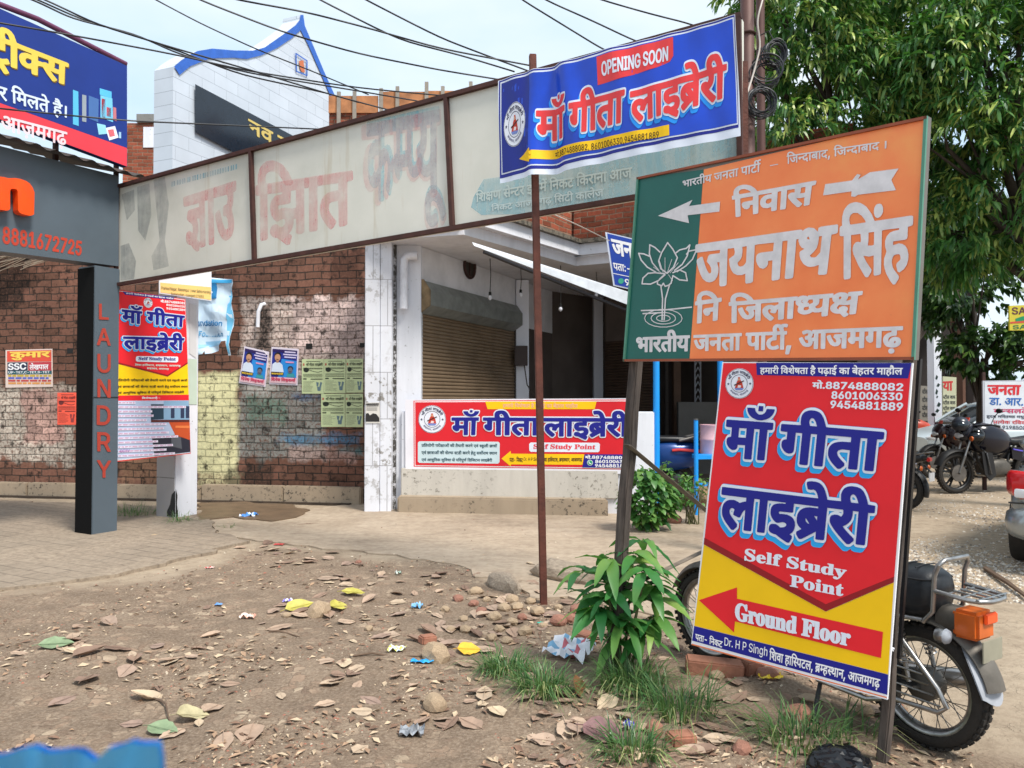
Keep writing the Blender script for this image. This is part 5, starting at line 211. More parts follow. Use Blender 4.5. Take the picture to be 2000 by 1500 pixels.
TITLES=[4,5,275,280,-1,-2,0,-26,42,0,0,28,33,172,267,-1,-1,0,-5,6,-14,10,-11,9,-7,21,-11,11,-4,25,-6,22,-4,40,0,10,2,30,6,18,6,16,8,14,10,10,11,7,15,-1,4,-2,2,-69,-1,-5,-12,-5,-6,-8,-6,-8,-4,-16,-4,-21,-1,-17,5,-15,9,-6,7,-3,7,-1,4,-1,1,55,-7,196,-7,-2,-2,-3,0,-28,1,-3,9,-3,46,-1,2,-1,0,-48,-1,-1,-13,-1,-11,-2,-7,-3,-6,-6,-2,-4,0,-13,5,-10,11,-11,10,-7,20,-9,17,-4,23,2,6,1,10,5,6,7,1,4,1,10,1,1,68,0,1,-2,1,-67,2,-3,8,-2,49,0,6,1,4,3,0,158,1,2,2,0,45,0,2,-1,1,-159,4,-3,7,-1,47,0,9,2,2,4,1,157,2,1,35,1,8,2,2,3,0,30,-4,3,-6,1,4,112,156,70,0,0,-50,-70,0,2,96,274,294,-9,-3,-4,-5,-2,-21,-6,12,-11,4,-70,0,-6,-1,-5,-3,-4,-8,-1,-10,5,-13,9,-13,8,-8,19,-13,0,-1,-202,-1,-12,-2,-7,-4,-5,-6,-1,-5,0,-34,4,-8,9,-6,11,-2,32,-1,2,-1,0,-21,-16,-4,-11,-5,-8,-8,-4,-6,-1,-4,0,-19,2,-7,6,-9,13,-13,10,-7,24,-11,22,-5,17,1,19,4,14,7,4,5,8,13,40,0,1,-2,1,-56,1,-4,5,-6,7,-4,12,-2,47,0,12,2,9,6,4,8,1,147,2,1,18,0,1,-2,0,-145,2,-5,6,-7,6,-3,11,-2,49,0,11,2,7,4,5,6,1,5,1,146,1,1,22,1,11,2,9,6,4,8,0,35,-4,8,-9,6,-11,2,-17,1,19,14,12,13,5,8,4,11,0,13,-5,8,-10,3,-69,1,-7,-2,-5,-3,-6,-12,-1,18,-3,6,-4,3,-9,2,4,126,142,42,0,0,-22,-42,0,1,70,274,295,-9,-3,-13,-12,-11,2,-68,0,-11,-3,-21,-23,-6,-10,0,-13,9,-21,-149,0,-12,-3,-7,-4,-27,-31,-1,-5,1,-38,6,-7,7,-4,11,-2,31,0,2,-2,-15,-14,-18,-20,-6,-9,-1,-23,7,-15,23,-21,20,-10,28,-6,17,0,17,3,15,8,18,18,34,0,1,-2,2,-59,7,-8,17,-5,48,-1,12,3,7,4,27,27,2,-20,6,-7,7,-4,12,-3,47,0,12,3,7,4,25,27,3,7,1,123,19,8,25,27,3,6,1,36,-3,7,-6,6,-6,3,-16,4,24,30,5,14,0,13,-6,9,-11,3,-69,0,-10,-3,-6,-5,-3,14,-8,6,2,128,220,278,-19,-2,-24,-6,-12,-6,-10,-8,-6,-7,-5,-13,0,-24,4,-14,-1,-1,-152,-1,-7,-1,-3,-2,-1,-3,0,-27,2,-4,8,-2,46,-1,2,-1,0,-37,-15,-2,-12,-3,-4,-2,-5,-5,-3,-6,0,-14,2,-7,8,-10,17,-13,18,-8,20,-4,13,1,13,2,11,5,4,4,3,9,1,91,52,0,1,-2,1,-158,4,-3,7,-1,46,0,7,1,3,2,2,3,0,157,2,1,47,0,1,-2,1,-158,4,-3,6,-1,49,0,8,2,2,3,1,159,193,0,2,-2,0,-22,-2,-2,-60,0,-29,-3,-27,-5,-12,-4,-12,-6,-7,-5,-9,-9,-6,-11,-1,-6,0,-15,3,-13,6,-10,9,-10,18,-15,20,-13,26,-15,7,-2,19,2,26,16,1,2,0,10,-5,4,-23,13,-23,16,-7,7,-6,10,-1,4,2,5,4,4,5,3,14,4,12,2,56,-1,2,-2,0,-91,4,-3,6,-1,49,0,8,2,2,3,1,158,2,1,46,0,2,0,0,-2,1,-158,4,-3,7,-1,47,0,6,1,4,3,1,159,2,1,35,1,9,3,2,3,0,27,-3,4,-9,2,-426,1,-13,24,-14,21,-15,15,-8,6,-14,7,-23,6,-20,2,12,230,238,7,0,9,-2,12,-8,8,-9,7,-11,5,-11,-54,0,-8,13,-2,7,0,5,5,10,3,127,220,292,-19,-2,-29,-7,-16,-8,-10,-8,-10,-12,-5,-11,-1,-6,0,-25,-2,-2,-134,-1,-11,-2,-9,-6,-4,-9,0,-34,4,-8,9,-6,11,-2,32,-1,2,-1,0,-10,-18,-5,-8,-4,-8,-8,-5,-11,0,-20,3,-10,12,-15,17,-13,22,-10,25,-5,13,1,18,3,15,7,8,9,4,12,1,79,2,1,22,0,1,-2,0,-145,2,-5,6,-7,6,-3,11,-2,47,0,12,2,9,6,4,8,1,147,2,1,19,0,1,-2,0,-145,2,-5,6,-7,6,-3,11,-2,48,0,11,2,9,4,5,10,1,148,87,0,2,0,-2,-1,-24,-5,-17,-5,-16,-8,-7,-5,-11,-11,-6,-9,-5,-14,2,-27,5,-14,14,-18,21,-18,35,-22,16,-8,10,-2,14,-1,12,3,27,16,9,11,2,-14,5,-6,7,-4,12,-2,48,0,11,2,6,3,4,4,3,7,1,147,2,1,18,0,2,-2,0,-145,2,-5,6,-7,6,-3,11,-2,47,0,16,4,8,8,2,5,0,146,1,1,22,1,11,2,7,4,5,6,2,5,-1,34,-3,7,-4,4,-6,3,-12,2,-416,1,-2,1,-14,25,-11,15,-16,16,-8,6,-18,9,-28,7,-20,2,7,233,224,3,0,7,-2,6,-5,4,-6,-21,0,-4,9,9,492,75,45,0,0,-53,-8,9,-37,22,-16,13,-3,4,1,2,8,2,3,90,220,293,-35,-5,-13,-4,-16,-8,-14,-12,-24,-27,-8,-14,-4,-11,-111,0,-11,-3,-8,-4,-22,-24,-6,-11,0,-35,2,-6,6,-6,6,-3,11,-2,21,-1,-25,-32,-2,-6,0,-20,4,-12,7,-9,22,-18,22,-10,25,-4,13,0,18,3,15,7,28,30,4,7,2,8,1,54,1,2,1,-2,1,-145,3,-8,12,-7,11,-3,46,0,12,3,7,4,28,30,2,-23,6,-7,5,-3,14,-4,48,1,11,2,7,4,26,28,4,11,20,-16,20,-13,30,-17,11,-2,15,0,11,2,24,14,10,8,5,-11,5,-5,7,-3,11,-3,47,0,11,3,8,4,28,30,2,-23,6,-7,5,-3,14,-4,47,1,17,5,27,29,2,7,1,122,19,8,27,30,1,40,-2,6,-6,6,-18,6,-416,0,-25,39,-26,24,-18,9,-28,7,-20,3,5,372,117,17,0,1,-1,-17,-18,-1,2,3,500,50,15,0,0,-9,4,286,762,278,-19,-2,-15,-3,-5,-3,0,-10,11,-21,4,-3,6,-1,15,0,23,3,15,-4,10,-7,9,-11,10,-17,-1,-2,-830,-1,-7,-1,-4,-3,0,-30,3,-4,8,-2,224,0,0,-17,-2,-2,-12,-1,-21,-4,-21,-6,-16,5,-26,5,-12,2,-38,-2,-21,-4,-14,-5,-18,-11,-8,-9,-5,-14,0,-19,3,-11,4,-8,5,-6,16,-15,18,-13,53,-31,8,-2,12,0,6,1,23,
14,5,4,0,10,-2,3,-58,34,-9,7,-9,9,-5,11,2,6,8,7,12,3,13,-2,11,-4,-7,-16,0,-9,2,-3,44,-9,11,0,8,2,12,19,7,9,12,8,9,3,1,-99,4,-3,7,-1,48,0,9,3,2,3,0,156,0,2,2,0,46,0,2,-1,1,-158,2,-3,8,-2,48,0,6,1,4,3,1,158,0,2,2,0,153,0,0,-5,-1,-1,-31,0,-36,-3,-24,-5,-10,-4,-9,-6,-9,-10,-2,-7,0,-17,4,-12,12,-13,15,-10,21,-10,9,-2,13,0,33,6,19,0,12,-3,4,-3,3,-5,-3,-5,-10,-6,-9,-2,-14,-2,-15,-1,-18,8,-19,5,-8,1,-27,-1,-13,-4,-7,-6,-3,-6,0,-13,1,-4,5,-5,11,-6,25,-5,22,-2,41,-15,54,-17,17,-2,9,3,16,21,0,10,-1,2,-5,3,-13,3,-2,1,17,9,7,5,9,11,3,9,2,15,-3,12,-4,7,-9,9,-9,6,-14,6,-11,3,-26,5,-43,0,-18,-2,-7,4,-3,4,3,3,7,2,100,1,7,1,4,4,0,39,1,2,2,0,194,0,2,-1,0,-7,-1,-1,-20,1,-48,0,-25,-3,-22,-5,-21,-9,-9,-6,-10,-10,-6,-11,-3,-15,2,-14,4,-12,9,-10,9,-7,23,-11,-36,-14,-4,-3,0,-10,1,-2,19,-17,5,-3,7,-2,12,1,6,1,107,45,1,-2,1,-32,3,-4,8,-1,47,0,7,1,3,2,2,3,0,156,0,2,2,0,121,0,4,-11,0,-5,-2,-7,-8,-10,-5,-3,-10,4,-17,4,-25,-1,-18,-4,-9,-6,-4,-5,-1,-5,0,-11,1,-5,3,-6,9,-10,19,-16,25,-18,61,-38,24,-13,7,-2,14,1,6,1,10,6,16,11,1,2,0,9,-9,6,-19,10,-38,22,-23,15,-2,2,0,1,18,7,16,8,10,7,10,9,7,12,2,7,2,8,-1,24,43,0,1,-160,4,-3,6,-1,49,0,8,2,2,3,1,158,2,1,35,1,8,2,2,3,0,29,-2,3,-8,2,-43,1,-11,22,-12,19,-18,19,-8,6,-14,7,-9,3,-21,4,-37,1,-20,-2,-15,-3,-21,-9,-10,-8,-7,-9,-4,-9,-2,-10,2,-17,4,-14,-105,-1,-3,2,-11,22,-13,20,-10,11,-15,12,-22,10,-15,3,-19,2,10,1088,238,7,0,9,-2,12,-8,15,-20,5,-11,-54,0,-9,15,-1,10,5,10,5,807,108,26,-1,0,-20,-2,1,-20,16,10,742,92,2,-1,15,-12,15,-13,-6,0,-9,2,-12,6,-4,4,-3,6,0,5,7,175,762,292,-19,-2,-21,-4,-6,-3,-6,-7,-1,-4,0,-14,1,-4,13,-24,8,-6,13,-3,14,-1,24,4,11,-4,8,-8,-1,-1,-806,-1,-11,-2,-6,-3,-6,-7,-1,-5,0,-34,4,-8,9,-6,11,-2,39,-1,-14,-8,-13,-10,-9,-11,-5,-12,-2,-6,1,-24,3,-12,7,-13,17,-18,24,-18,55,-32,15,-4,12,0,11,2,33,21,4,8,0,15,-1,4,-6,7,-16,10,21,-1,14,3,7,5,9,15,5,5,1,-74,1,-4,5,-6,7,-4,12,-2,48,0,11,2,7,4,5,6,1,4,1,146,2,2,18,0,2,-1,1,-147,3,-7,4,-4,6,-3,11,-2,48,0,11,2,6,3,6,7,2,5,0,145,2,2,16,0,-10,-14,-3,-9,0,-24,3,-11,6,-10,18,-18,-16,-8,-7,-7,-4,-7,-1,-4,0,-19,5,-11,10,-9,14,-6,27,-5,20,-2,38,-14,54,-17,10,-2,13,0,11,2,7,4,19,25,1,4,0,15,-3,8,5,4,6,-10,21,-19,9,-5,11,-2,13,0,11,2,88,37,1,-2,2,-18,5,-6,7,-4,12,-2,47,0,12,2,9,6,4,8,1,94,7,-12,8,-9,26,-22,55,-37,55,-31,12,-3,14,1,11,2,24,14,8,-8,6,-3,11,-2,49,0,11,2,6,3,4,4,3,7,1,147,1,1,22,1,11,2,7,4,5,6,1,5,0,34,-1,4,-6,7,-6,3,-11,2,-33,1,-22,36,-20,21,-8,6,-18,9,-28,7,-20,2,-37,-1,-27,-5,-25,-11,-13,-11,-11,-17,-3,-15,1,-19,-2,-2,-76,-1,-3,2,-13,24,-10,14,-11,12,-15,12,-26,12,-20,4,-19,2,8,1090,224,5,0,7,-3,5,-4,4,-6,-21,0,-4,8,1,3,10,649,142,36,0,-7,-6,-15,-16,-6,-13,-3,-16,-1,-1,-14,9,5,5,4,7,6,918,142,44,0,-15,-4,-14,-6,-8,-7,-7,-9,5,992,142,23,0,2,-1,-2,-3,-2,-1,9,1116,142,12,0,2,-1,0,-106,-39,20,-24,15,23,15,15,15,8,16,5,96,83,2,0,2,-2,-1,-9,-8,8,2,119,762,293,-19,-2,-23,-5,-6,-4,-21,-23,-6,-10,-1,-14,10,-21,-1,-2,-700,0,-12,-3,-11,-8,-19,-21,-5,-10,0,-35,3,-7,5,-5,7,-3,10,-2,24,-1,-21,-26,-4,-8,-4,-12,2,-30,8,-18,26,-26,30,-20,40,-23,17,-5,23,2,31,19,26,28,2,6,0,21,9,10,1,-2,1,-63,3,-7,11,-8,12,-3,47,0,12,3,7,4,28,30,2,-23,6,-7,7,-4,12,-3,46,0,11,3,8,4,16,15,10,-8,14,-6,27,-5,20,-2,77,-27,25,-6,13,0,17,5,36,40,15,-13,8,-4,11,-2,13,0,11,2,87,36,4,-20,6,-6,6,-3,12,-3,47,0,12,3,8,5,26,29,1,5,1,39,1,1,51,-37,77,-45,12,-2,24,2,25,14,8,-8,17,-5,48,-1,12,3,6,3,8,8,18,20,3,6,1,124,19,8,27,30,1,40,-2,6,-5,5,-7,4,-11,2,-33,1,-20,34,-22,23,-26,15,-28,7,-20,3,-37,-2,-36,-8,-16,-8,-15,-13,-26,-30,-8,-21,-54,0,-3,1,-22,36,-13,14,-15,12,-26,12,-20,4,-19,3,6,1107,99,1,1,0,-3,0,-47,-1,-3,-30,18]
LINES=[14,0,0,0,1,105,0,2,144,0,3,206,0,4,291,0,5,330,0,6,456,0,7,567,0,3,651,0,1,736,0,8,814,0,1,899,0,9,938,0,10,1014,0,18,11,0,0,6,39,0,12,150,0,13,204,0,1,282,0,14,321,0,1,406,0,13,445,0,15,523,0,11,602,0,6,641,0,12,753,0,13,806,0,1,884,0,14,923,0,1,1009,0,13,1048,0,16,1165,0,5,17,0,0,18,39,0,19,122,0,20,206,0,21,244,0,5,22,0,0,23,111,0,18,198,0,20,282,0,24,320,0,4,17,0,0,21,39,0,25,140,0,26,140,0,7,17,0,0,22,39,0,27,150,0,20,252,0,28,291,0,23,345,0,29,432,0,2,17,0,0,18,39,0,20,30,0,0,20,105,0,31,144,0,32,206,0,33,291,0,23,330,0,22,456,0,18,567,0,32,651,0,20,736,0,34,814,0,20,899,0,35,938,0,36,1014,0,37,1052,0,38,1132,0,22,1285,0,39,1396,0,40,1486,0,41,1571,0,30,42,0,0,43,80,0,1,169,0,2,208,0,4,270,0,11,347,0,44,386,0,45,470,0,46,572,0,47,572,0,3,658,0,1,744,0,42,822,0,48,901,0,8,940,0,49,1026,0,1,1110,0,50,1149,0,51,1262,0,1,1376,0,14,1454,0,46,1539,0,42,1539,0,3,1619,0,2,1704,0,43,1805,0,1,1894,0,42,1933,0,52,2013,0,53,2052,0,13,39,0,0,54,90,0,55,129,0,56,169,0,56,266,0,57,363,0,58,461,0,56,558,0,56,655,0,56,752,0,59,850,0,56,947,0,60,1044,0,10,56,0,0,61,97,0,59,195,0,62,292,0,59,389,0,59,486,0,61,584,0,63,681,0,63,778,0,59,875,0,10,64,0,0,58,97,0,65,195,0,58,292,0,56,389,0,56,486,0,62,584,0,56,681,0,56,778,0,64,875,0,9,66,0,0,67,87,0,68,154,0,69,199,0,66,286,0,70,373,0,71,424,0,72,507,0,73,590,0,5,74,0,0,75,93,0,76,168,0,77,213,0,70,298,0,11,78,0,0,79,113,0,80,178,0,81,253,0,82,336,0,83,422,0,84,543,0,85,633,0,80,678,0,80,753,0,79,828,0,14,66,0,0,67,87,0,68,154,0,69,199,0,66,286,0,70,373,0,71,424,0,72,507,0,73,590,0,74,696,0,75,789,0,76,865,0,77,909,0,70,994,0,8,8,0,0,3,85,0,1,171,0,86,210,0,11,346,0,7,385,0,51,468,0,9,582,0,10,87,0,0,88,108,0,89,165,0,90,244,0,91,394,0,92,529,0,93,626,0,94,662,0,95,750,0,96,842,0,23,11,0,0,45,39,0,44,141,0,1,224,0,42,302,0,1,382,0,11,421,0,97,459,0,9,608,0,53,683,0,15,785,0,98,864,0,99,950,0,42,1002,0,100,1082,0,1,1235,0,7,1274,0,15,1357,0,101,1437,0,6,1590,0,43,1701,0,102,1791,0,49,1876,0,11,103,0,0,104,115,0,105,210,0,106,301,0,107,414,0,106,480,0,108,593,0,109,744,0,103,840,0,103,955,0,106,1069,0,35,110,0,0,111,90,0,89,129,0,112,169,0,112,266,0,113,363,0,114,461,0,112,558,0,112,655,0,112,752,0,115,850,0,112,947,0,116,1044,0,117,1141,0,112,1221,0,118,1318,0,115,1415,0,119,1513,0,115,1610,0,115,1707,0,118,1804,0,120,1902,0,120,1999,0,115,2096,0,117,2193,0,121,2234,0,114,2331,0,122,2428,0,114,2526,0,112,2623,0,112,2720,0,119,2817,0,112,2915,0,112,3012,0,121,3109,0,37,123,0,0,11,85,0,3,124,0,5,210,0,124,297,0,102,335,0,4,420,0,8,498,0,2,583,0,4,644,0,125,683,0,1,790,0,126,829,0,51,1021,0,4,1136,0,3,1213,0,48,1299,0,5,1299,0,1,1386,0,2,1425,0,4,1486,0,51,1564,0,2,1678,0,7,1740,0,46,1823,0,127,1862,0,44,1945,0,128,2028,0,129,2067,0,51,2126,0,130,2207,0,53,2240,0,4,2342,0,131,2419,0,1,2524,0,132,2563,0,133,2646,0,34,127,0,0,44,83,0,128,166,0,131,205,0,1,310,0,132,349,0,1,432,0,126,471,0,51,663,0,4,778,0,134,856,0,46,957,0,135,957,0,136,1032,0,129,1187,0,9,1245,0,137,1321,0,4,1407,0,51,1485,0,2,1599,0,7,1661,0,46,1744,0,42,1783,0,46,1863,0,3,1863,0,138,1948,0,134,1987,0,44,2088,0,139,2172,0,140,2211,0,43,2313,0,100,2442,0,1,2595,0,7,2634,0,37,127,0,0,44,83,0,128,166,0,101,205,0,141,359,0,138,451,0,11,451,0,7,490,0,51,573,0,134,726,0,138,828,0,11,828,0,44,867,0,141,950,0,1,1042,0,134,1120,0,46,1222,0,8,1261,0,11,1346,0,2,1385,0,8,1446,0,130,1531,0,142,1531,0,143,1640,0,11,1679,0,137,1718,0,11,1804,0,6,1843,0,9,1954,0,53,2030,0,53,2170,0,1,2272,0,144,2311,0,98,2385,0,46,2470,0,2,2470,0,4,2532,0,11,11,0,0,44,39,0,45,122,0,46,224,0,47,224,0,3,311,0,1,396,0,127,435,0,145,522,0,146,518,0,86,559,0,4,147,0,0,147,110,0,148,219,0,149,316,0,14,43,0,0,1,90,0,145,129,0,102,168,0,4,252,0,3,291,0,1,376,0,53,454,0,1,556,0,144,595,0,98,668,0,46,754,0,2,754,0,4,815,0,12,98,0,0,99,86,0,42,138,0,100,218,0,1,371,0,7,410,0,15,493,0,101,572,0,6,726,0,43,837,0,102,927,0,49,1011,0,6,39,0,0,150,90,0,151,90,0,33,165,0,152,204,0,21,295,0,10,8,0,0,2,85,0,11,186,0,43,224,0,53,314,0,3,416,0,46,501,0,42,540,0,48,620,0,16,620,0,
5,101,0,0,153,153,0,43,265,0,102,354,0,49,439,0,10,56,0,0,56,97,0,56,195,0,62,292,0,61,389,0,57,486,0,60,584,0,57,681,0,60,778,0,65,875,0,1,154,0,0,1,155,0,0,1,156,0,0,1,157,0,0,1,158,0,0,1,159,0,0,1,160,0,0,1,161,0,0,5,162,0,0,163,81,0,39,114,0,20,204,0,31,243,0,3,109,0,0,109,96,0,164,192,0,6,53,0,0,46,102,0,165,102,0,8,224,0,1,310,0,53,348,0,18,156,0,0,166,112,0,86,207,0,148,305,0,167,402,0,148,492,0,15,589,0,147,629,0,86,738,0,148,836,0,167,932,0,148,1023,0,15,1119,0,168,1160,0,86,1256,0,148,1353,0,167,1450,0,148,1540,0,12,17,0,0,169,39,0,18,117,0,170,200,0,171,200,0,17,341,0,19,380,0,172,463,0,162,568,0,39,682,0,20,772,0,173,811,0,8,134,0,0,43,101,0,1,191,0,6,230,0,134,341,0,46,443,0,44,443,0,4,526,0,8,174,0,0,175,89,0,176,177,0,177,269,0,178,353,0,179,402,0,180,439,0,175,529,0,11,86,0,0,181,97,0,180,186,0,174,276,0,175,364,0,176,453,0,177,545,0,178,629,0,179,678,0,180,715,0,175,804,0,39,91,0,0,88,96,0,182,152,0,96,236,0,183,325,0,182,367,0,184,451,0,185,582,0,182,695,0,95,779,0,182,871,0,88,955,0,117,1012,0,186,1091,0,182,1187,0,187,1272,0,188,1354,0,182,1403,0,189,1487,0,190,1619,0,191,1710,0,88,1799,0,192,1895,0,94,1992,0,193,2081,0,182,2168,0,88,2252,0,92,2348,0,182,2444,0,96,2528,0,88,2617,0,182,2674,0,94,2797,0,191,2885,0,88,2974,0,194,3031,0,93,3110,0,94,3146,0,95,3235,0,26,195,0,0,88,98,0,182,155,0,96,239,0,182,328,0,189,412,0,194,543,0,188,622,0,96,671,0,182,760,0,94,844,0,117,933,0,196,1012,0,197,1116,0,182,1199,0,189,1283,0,95,1414,0,182,1506,0,88,1590,0,96,1647,0,116,1775,0,113,1872,0,118,1969,0,115,2066,0,115,2164,0,119,2261,0,4,22,0,0,18,111,0,32,195,0,20,280,0,10,8,0,0,3,85,0,1,171,0,146,210,0,86,250,0,123,386,0,42,471,0,53,551,0,1,653,0,13,691,0,3,198,0,0,199,97,0,198,195,0,6,137,0,0,1,87,0,200,125,0,101,205,0,2,358,0,200,419,0,8,51,0,0,12,114,0,134,168,0,53,269,0,9,371,0,46,440,0,12,447,0,9,500,0,16,42,0,0,201,80,0,13,80,0,5,158,0,43,284,0,11,373,0,129,412,0,3,471,0,202,556,0,51,612,0,43,766,0,141,855,0,138,948,0,43,948,0,46,1037,0,42,1037,0,11,123,0,0,203,85,0,5,138,0,46,225,0,51,225,0,2,378,0,11,439,0,44,478,0,44,561,0,1,645,0,2,684,0,17,43,0,0,124,90,0,200,129,0,7,169,0,128,252,0,200,252,0,86,292,0,198,390,0,199,487,0,198,584,0,204,681,0,205,779,0,206,876,0,206,973,0,207,1070,0,207,1168,0,205,1265,0,5,7,0,0,44,83,0,51,206,0,43,320,0,53,410,0,1,134,0,0,3,208,0,0,20,96,0,209,135,0,4,17,0,0,210,39,0,20,152,0,32,191,0,4,162,0,0,211,114,0,23,213,0,212,300,0,25,11,0,0,45,39,0,125,141,0,142,248,0,134,395,0,46,496,0,12,496,0,9,550,0,2,626,0,144,726,0,134,800,0,43,901,0,213,991,0,11,1030,0,7,1069,0,51,1152,0,9,1266,0,11,1381,0,51,1420,0,2,1534,0,1,1595,0,7,1634,0,1,1718,0,101,1795,0,6,1949,0,18,11,0,0,7,39,0,51,122,0,9,236,0,101,351,0,6,504,0,43,616,0,102,705,0,49,790,0,11,913,0,134,952,0,9,1054,0,4,1129,0,51,1207,0,1,1321,0,53,1360,0,46,1462,0,6,1462,0,6,168,0,0,155,96,0,159,200,0,214,296,0,155,397,0,159,501,0,2,23,0,0,20,87,0,7,129,0,0,9,58,0,4,134,0,53,173,0,14,314,0,1,399,0,51,438,0]

TNAMES='T1 T1w T1c T1b T1bw T1bc T2 T2w T2c'.split()
LNAMES='bj1 bj1b bj2 bj3 bj3b bj4 bj4b bj5 r1 mo n2 n3 self point gf ssp ad1 ad2 ad3 os bn p1 p2 p3 vis cctv lg1 lg2 mx ml az ph LL LA LU LN LD LR LY nn ku ssc lek tet dv sa fo1 fo2 pr1 pr2 ja pt n91 da kan hr prt mn nav sma f1 f2 f3 f4 f5 sk ya stl'.split()
def inside(p,l):
    c=False; x,y=p
    for (x0,y0),(x1,y1) in zip(l,l[1:]+l[:1]):
        if (y0>y)!=(y1>y) and x<(x1-x0)*(y-y0)/(y1-y0)+x0: c=not c
    return c
def shapes(D):
    """numbers -> list of glyphs; a glyph is a list of (points, triangles), one per outer outline with its holes"""
    out=[]; i=0
    while i<len(D):
        n=D[i]; i+=1; L=[]
        for _ in range(n):
            k=D[i]; i+=1; x=y=0; lp=[]
            for _ in range(k): x+=D[i]; y+=D[i+1]; i+=2; lp.append((x,y))
            L.append(lp)
        dep=[sum(inside(l[0],o) for o in L if o is not l) for l in L]; g=[]
        for l,d in zip(L,dep):
            if d%2: continue
            grp=[l]+[h for h,e in zip(L,dep) if e==d+1 and inside(h[0],l)]
            g.append(([p for q in grp for p in q],[tuple(t) for t in tessellate_polygon([[Vector((x,y,0)) for x,y in q] for q in grp])]))
        out.append(g)
    return out
GSH=shapes(GLYPHS); GL={}
for k_,g_ in zip(TNAMES,shapes(TITLES)): GL[k_]=[(p,t,0) for p,t in g_]
i_=0
for k_ in LNAMES:
    n_=LINES[i_]; i_+=1; L_=[]
    for j_ in range(n_):
        g_,x_,y_=LINES[i_:i_+3]; i_+=3
        L_+=[([(a+x_,b+y_) for a,b in p],t,.12*(j_%4)) for p,t in GSH[g_]]
    GL[k_]=L_
def bb(L):
    xs=[p[0] for l in L for p in l[0]]; ys=[p[1] for l in L for p in l[0]]; return min(xs),min(ys),max(xs),max(ys)
class Z:            # reads coordinates taken off an enlarged view of the photograph
    def __init__(s,ox,oy,k): s.o=(ox,oy,k)
    def __call__(s,*q): return [(s.o[0]+x/s.o[2],s.o[1]+y/s.o[2]) for x,y in q]
SPLIT=('lettering','painted_lettering','ghost_lettering','painted_word')
class Sheet:
    """a flat vertical printed surface; points on it are found by sight line"""
    def __init__(s,pa,pb,gap=.0012,z=None,n=None):
        s.p=pa; s.z=z; s.gap=gap
        d=(pb-pa).normalized(); s.n=d.cross(Vector((0,0,1))).normalized() if n is None else n
        if s.n.dot(CAM-pa)<0: s.n=-s.n
        s.mb={}
    def px(s,u,v,layer=0):
        d=ray(u,v); t=(s.p-CAM).dot(s.n)/d.dot(s.n); return CAM+d*t+s.n*(s.gap*layer)
    def get(s,part):
        if part not in s.mb: s.mb[part]=MB()
        return s.mb[part]
    kx=1.0; cnt=0
    def side(s):
        U=Vector((0,0,1)).cross(s.n).normalized(); U=-U if U.x<0 else U
        return U*s.kx
    def poly(s,part,pts,m,layer=1):
        P=[s.px(u,v,layer) for u,v in pts]; s.raw(part,P,m)
    def raw(s,part,P,m):
        T=tessellate_polygon([P]); out=[]
        for t in T:
            g=(P[t[1]]-P[t[0]]).cross(P[t[2]]-P[t[0]]).dot(s.n)
            out.append(t if g>0 else t[::-1])
        s.get(part).add(P,out,m)
    def text(s,part,key,quad,m,layer=3,ref=None):
        if part in SPLIT: s.cnt+=1; part='%s#%d'%(part,s.cnt)
        L=GL[key]; x0,y0,x1,y1=bb(GL[ref or key]); Q=[s.px(u,v,layer) for u,v in quad]
        for pts,tris,dz in L:
            P=[]
            for x,y in pts:
                a=(x-x0)/(x1-x0); b=(y1-y)/(y1-y0)
                P.append((Q[0]*(1-a)+Q[1]*a)*(1-b)+(Q[3]*(1-a)+Q[2]*a)*b+s.n*(dz*s.gap))
            s.tri(part,P,tris,m)
    def tri(s,part,P,tris,m):
        out=[]
        for t in tris:
            g=(P[t[1]]-P[t[0]]).cross(P[t[2]]-P[t[0]]).dot(s.n)
            if abs(g)<1e-12: continue
            out.append(t if g>0 else t[::-1])
        s.get(part).add(P,out,m)
    def ell(s,part,c,rx,ry,m,layer=2,n=40,a0=0,a1=360):
        """disc with centre at pixel c and radii in metres"""
        C=s.px(c[0],c[1],layer); U=s.side()
        V=Vector((0,0,1))
        P=[C+U*(rx*math.cos(R(a0+(a1-a0)*k/n)))+V*(ry*math.sin(R(a0+(a1-a0)*k/n))) for k in range(n)]
        s.raw(part,P,m)
    def ring(s,part,c,r0,r1,m,layer=2,n=40):
        C=s.px(c[0],c[1],layer); U=s.side(); V=Vector((0,0,1))
        P=[];fs=[]
        for k in range(n):
            d=U*math.cos(2*math.pi*k/n)+V*math.sin(2*math.pi*k/n); P+=[C+d*r0,C+d*r1]
        for k in range(n): j=(k+1)%n; fs.append((2*k,2*k+1,2*j+1,2*j))
        s.get(part).add(P,fs,m)
    def stroke(s,part,pts,wd,m,layer=3):
        """line of width wd (pixels) through pixel points"""
        for (a,b) in zip(pts,pts[1:]):
            dx,dy=b[0]-a[0],b[1]-a[1]; L=math.hypot(dx,dy) or 1; nx,ny=-dy/L*wd/2,dx/L*wd/2; ex,ey=dx/L*wd*.3,dy/L*wd*.3
            s.poly(part,[(a[0]+nx-ex,a[1]+ny-ey),(b[0]+nx+ex,b[1]+ny+ey),(b[0]-nx+ex,b[1]-ny+ey),(a[0]-nx-ex,a[1]-ny-ey)],m,layer)
            layer+=.07
    def arctext(s,part,key,c,r,h,a0,a1,m,layer=3,inside=False):
        L=GL[key]; x0,y0,x1,y1=bb(L); C=s.px(c[0],c[1],layer); U=s.side(); V=Vector((0,0,1))
        for pts,tris,dz in L:
            P=[]
            for x,y in pts:
                a=R(a0+(a1-a0)*(x-x0)/(x1-x0)); q=(y-y0)/(y1-y0); rr=r+h*((1-q) if inside else q); P.append(C+U*(rr*math.cos(a))+V*(rr*math.sin(a))+s.n*(dz*s.gap))
            s.tri(part,P,tris,m)
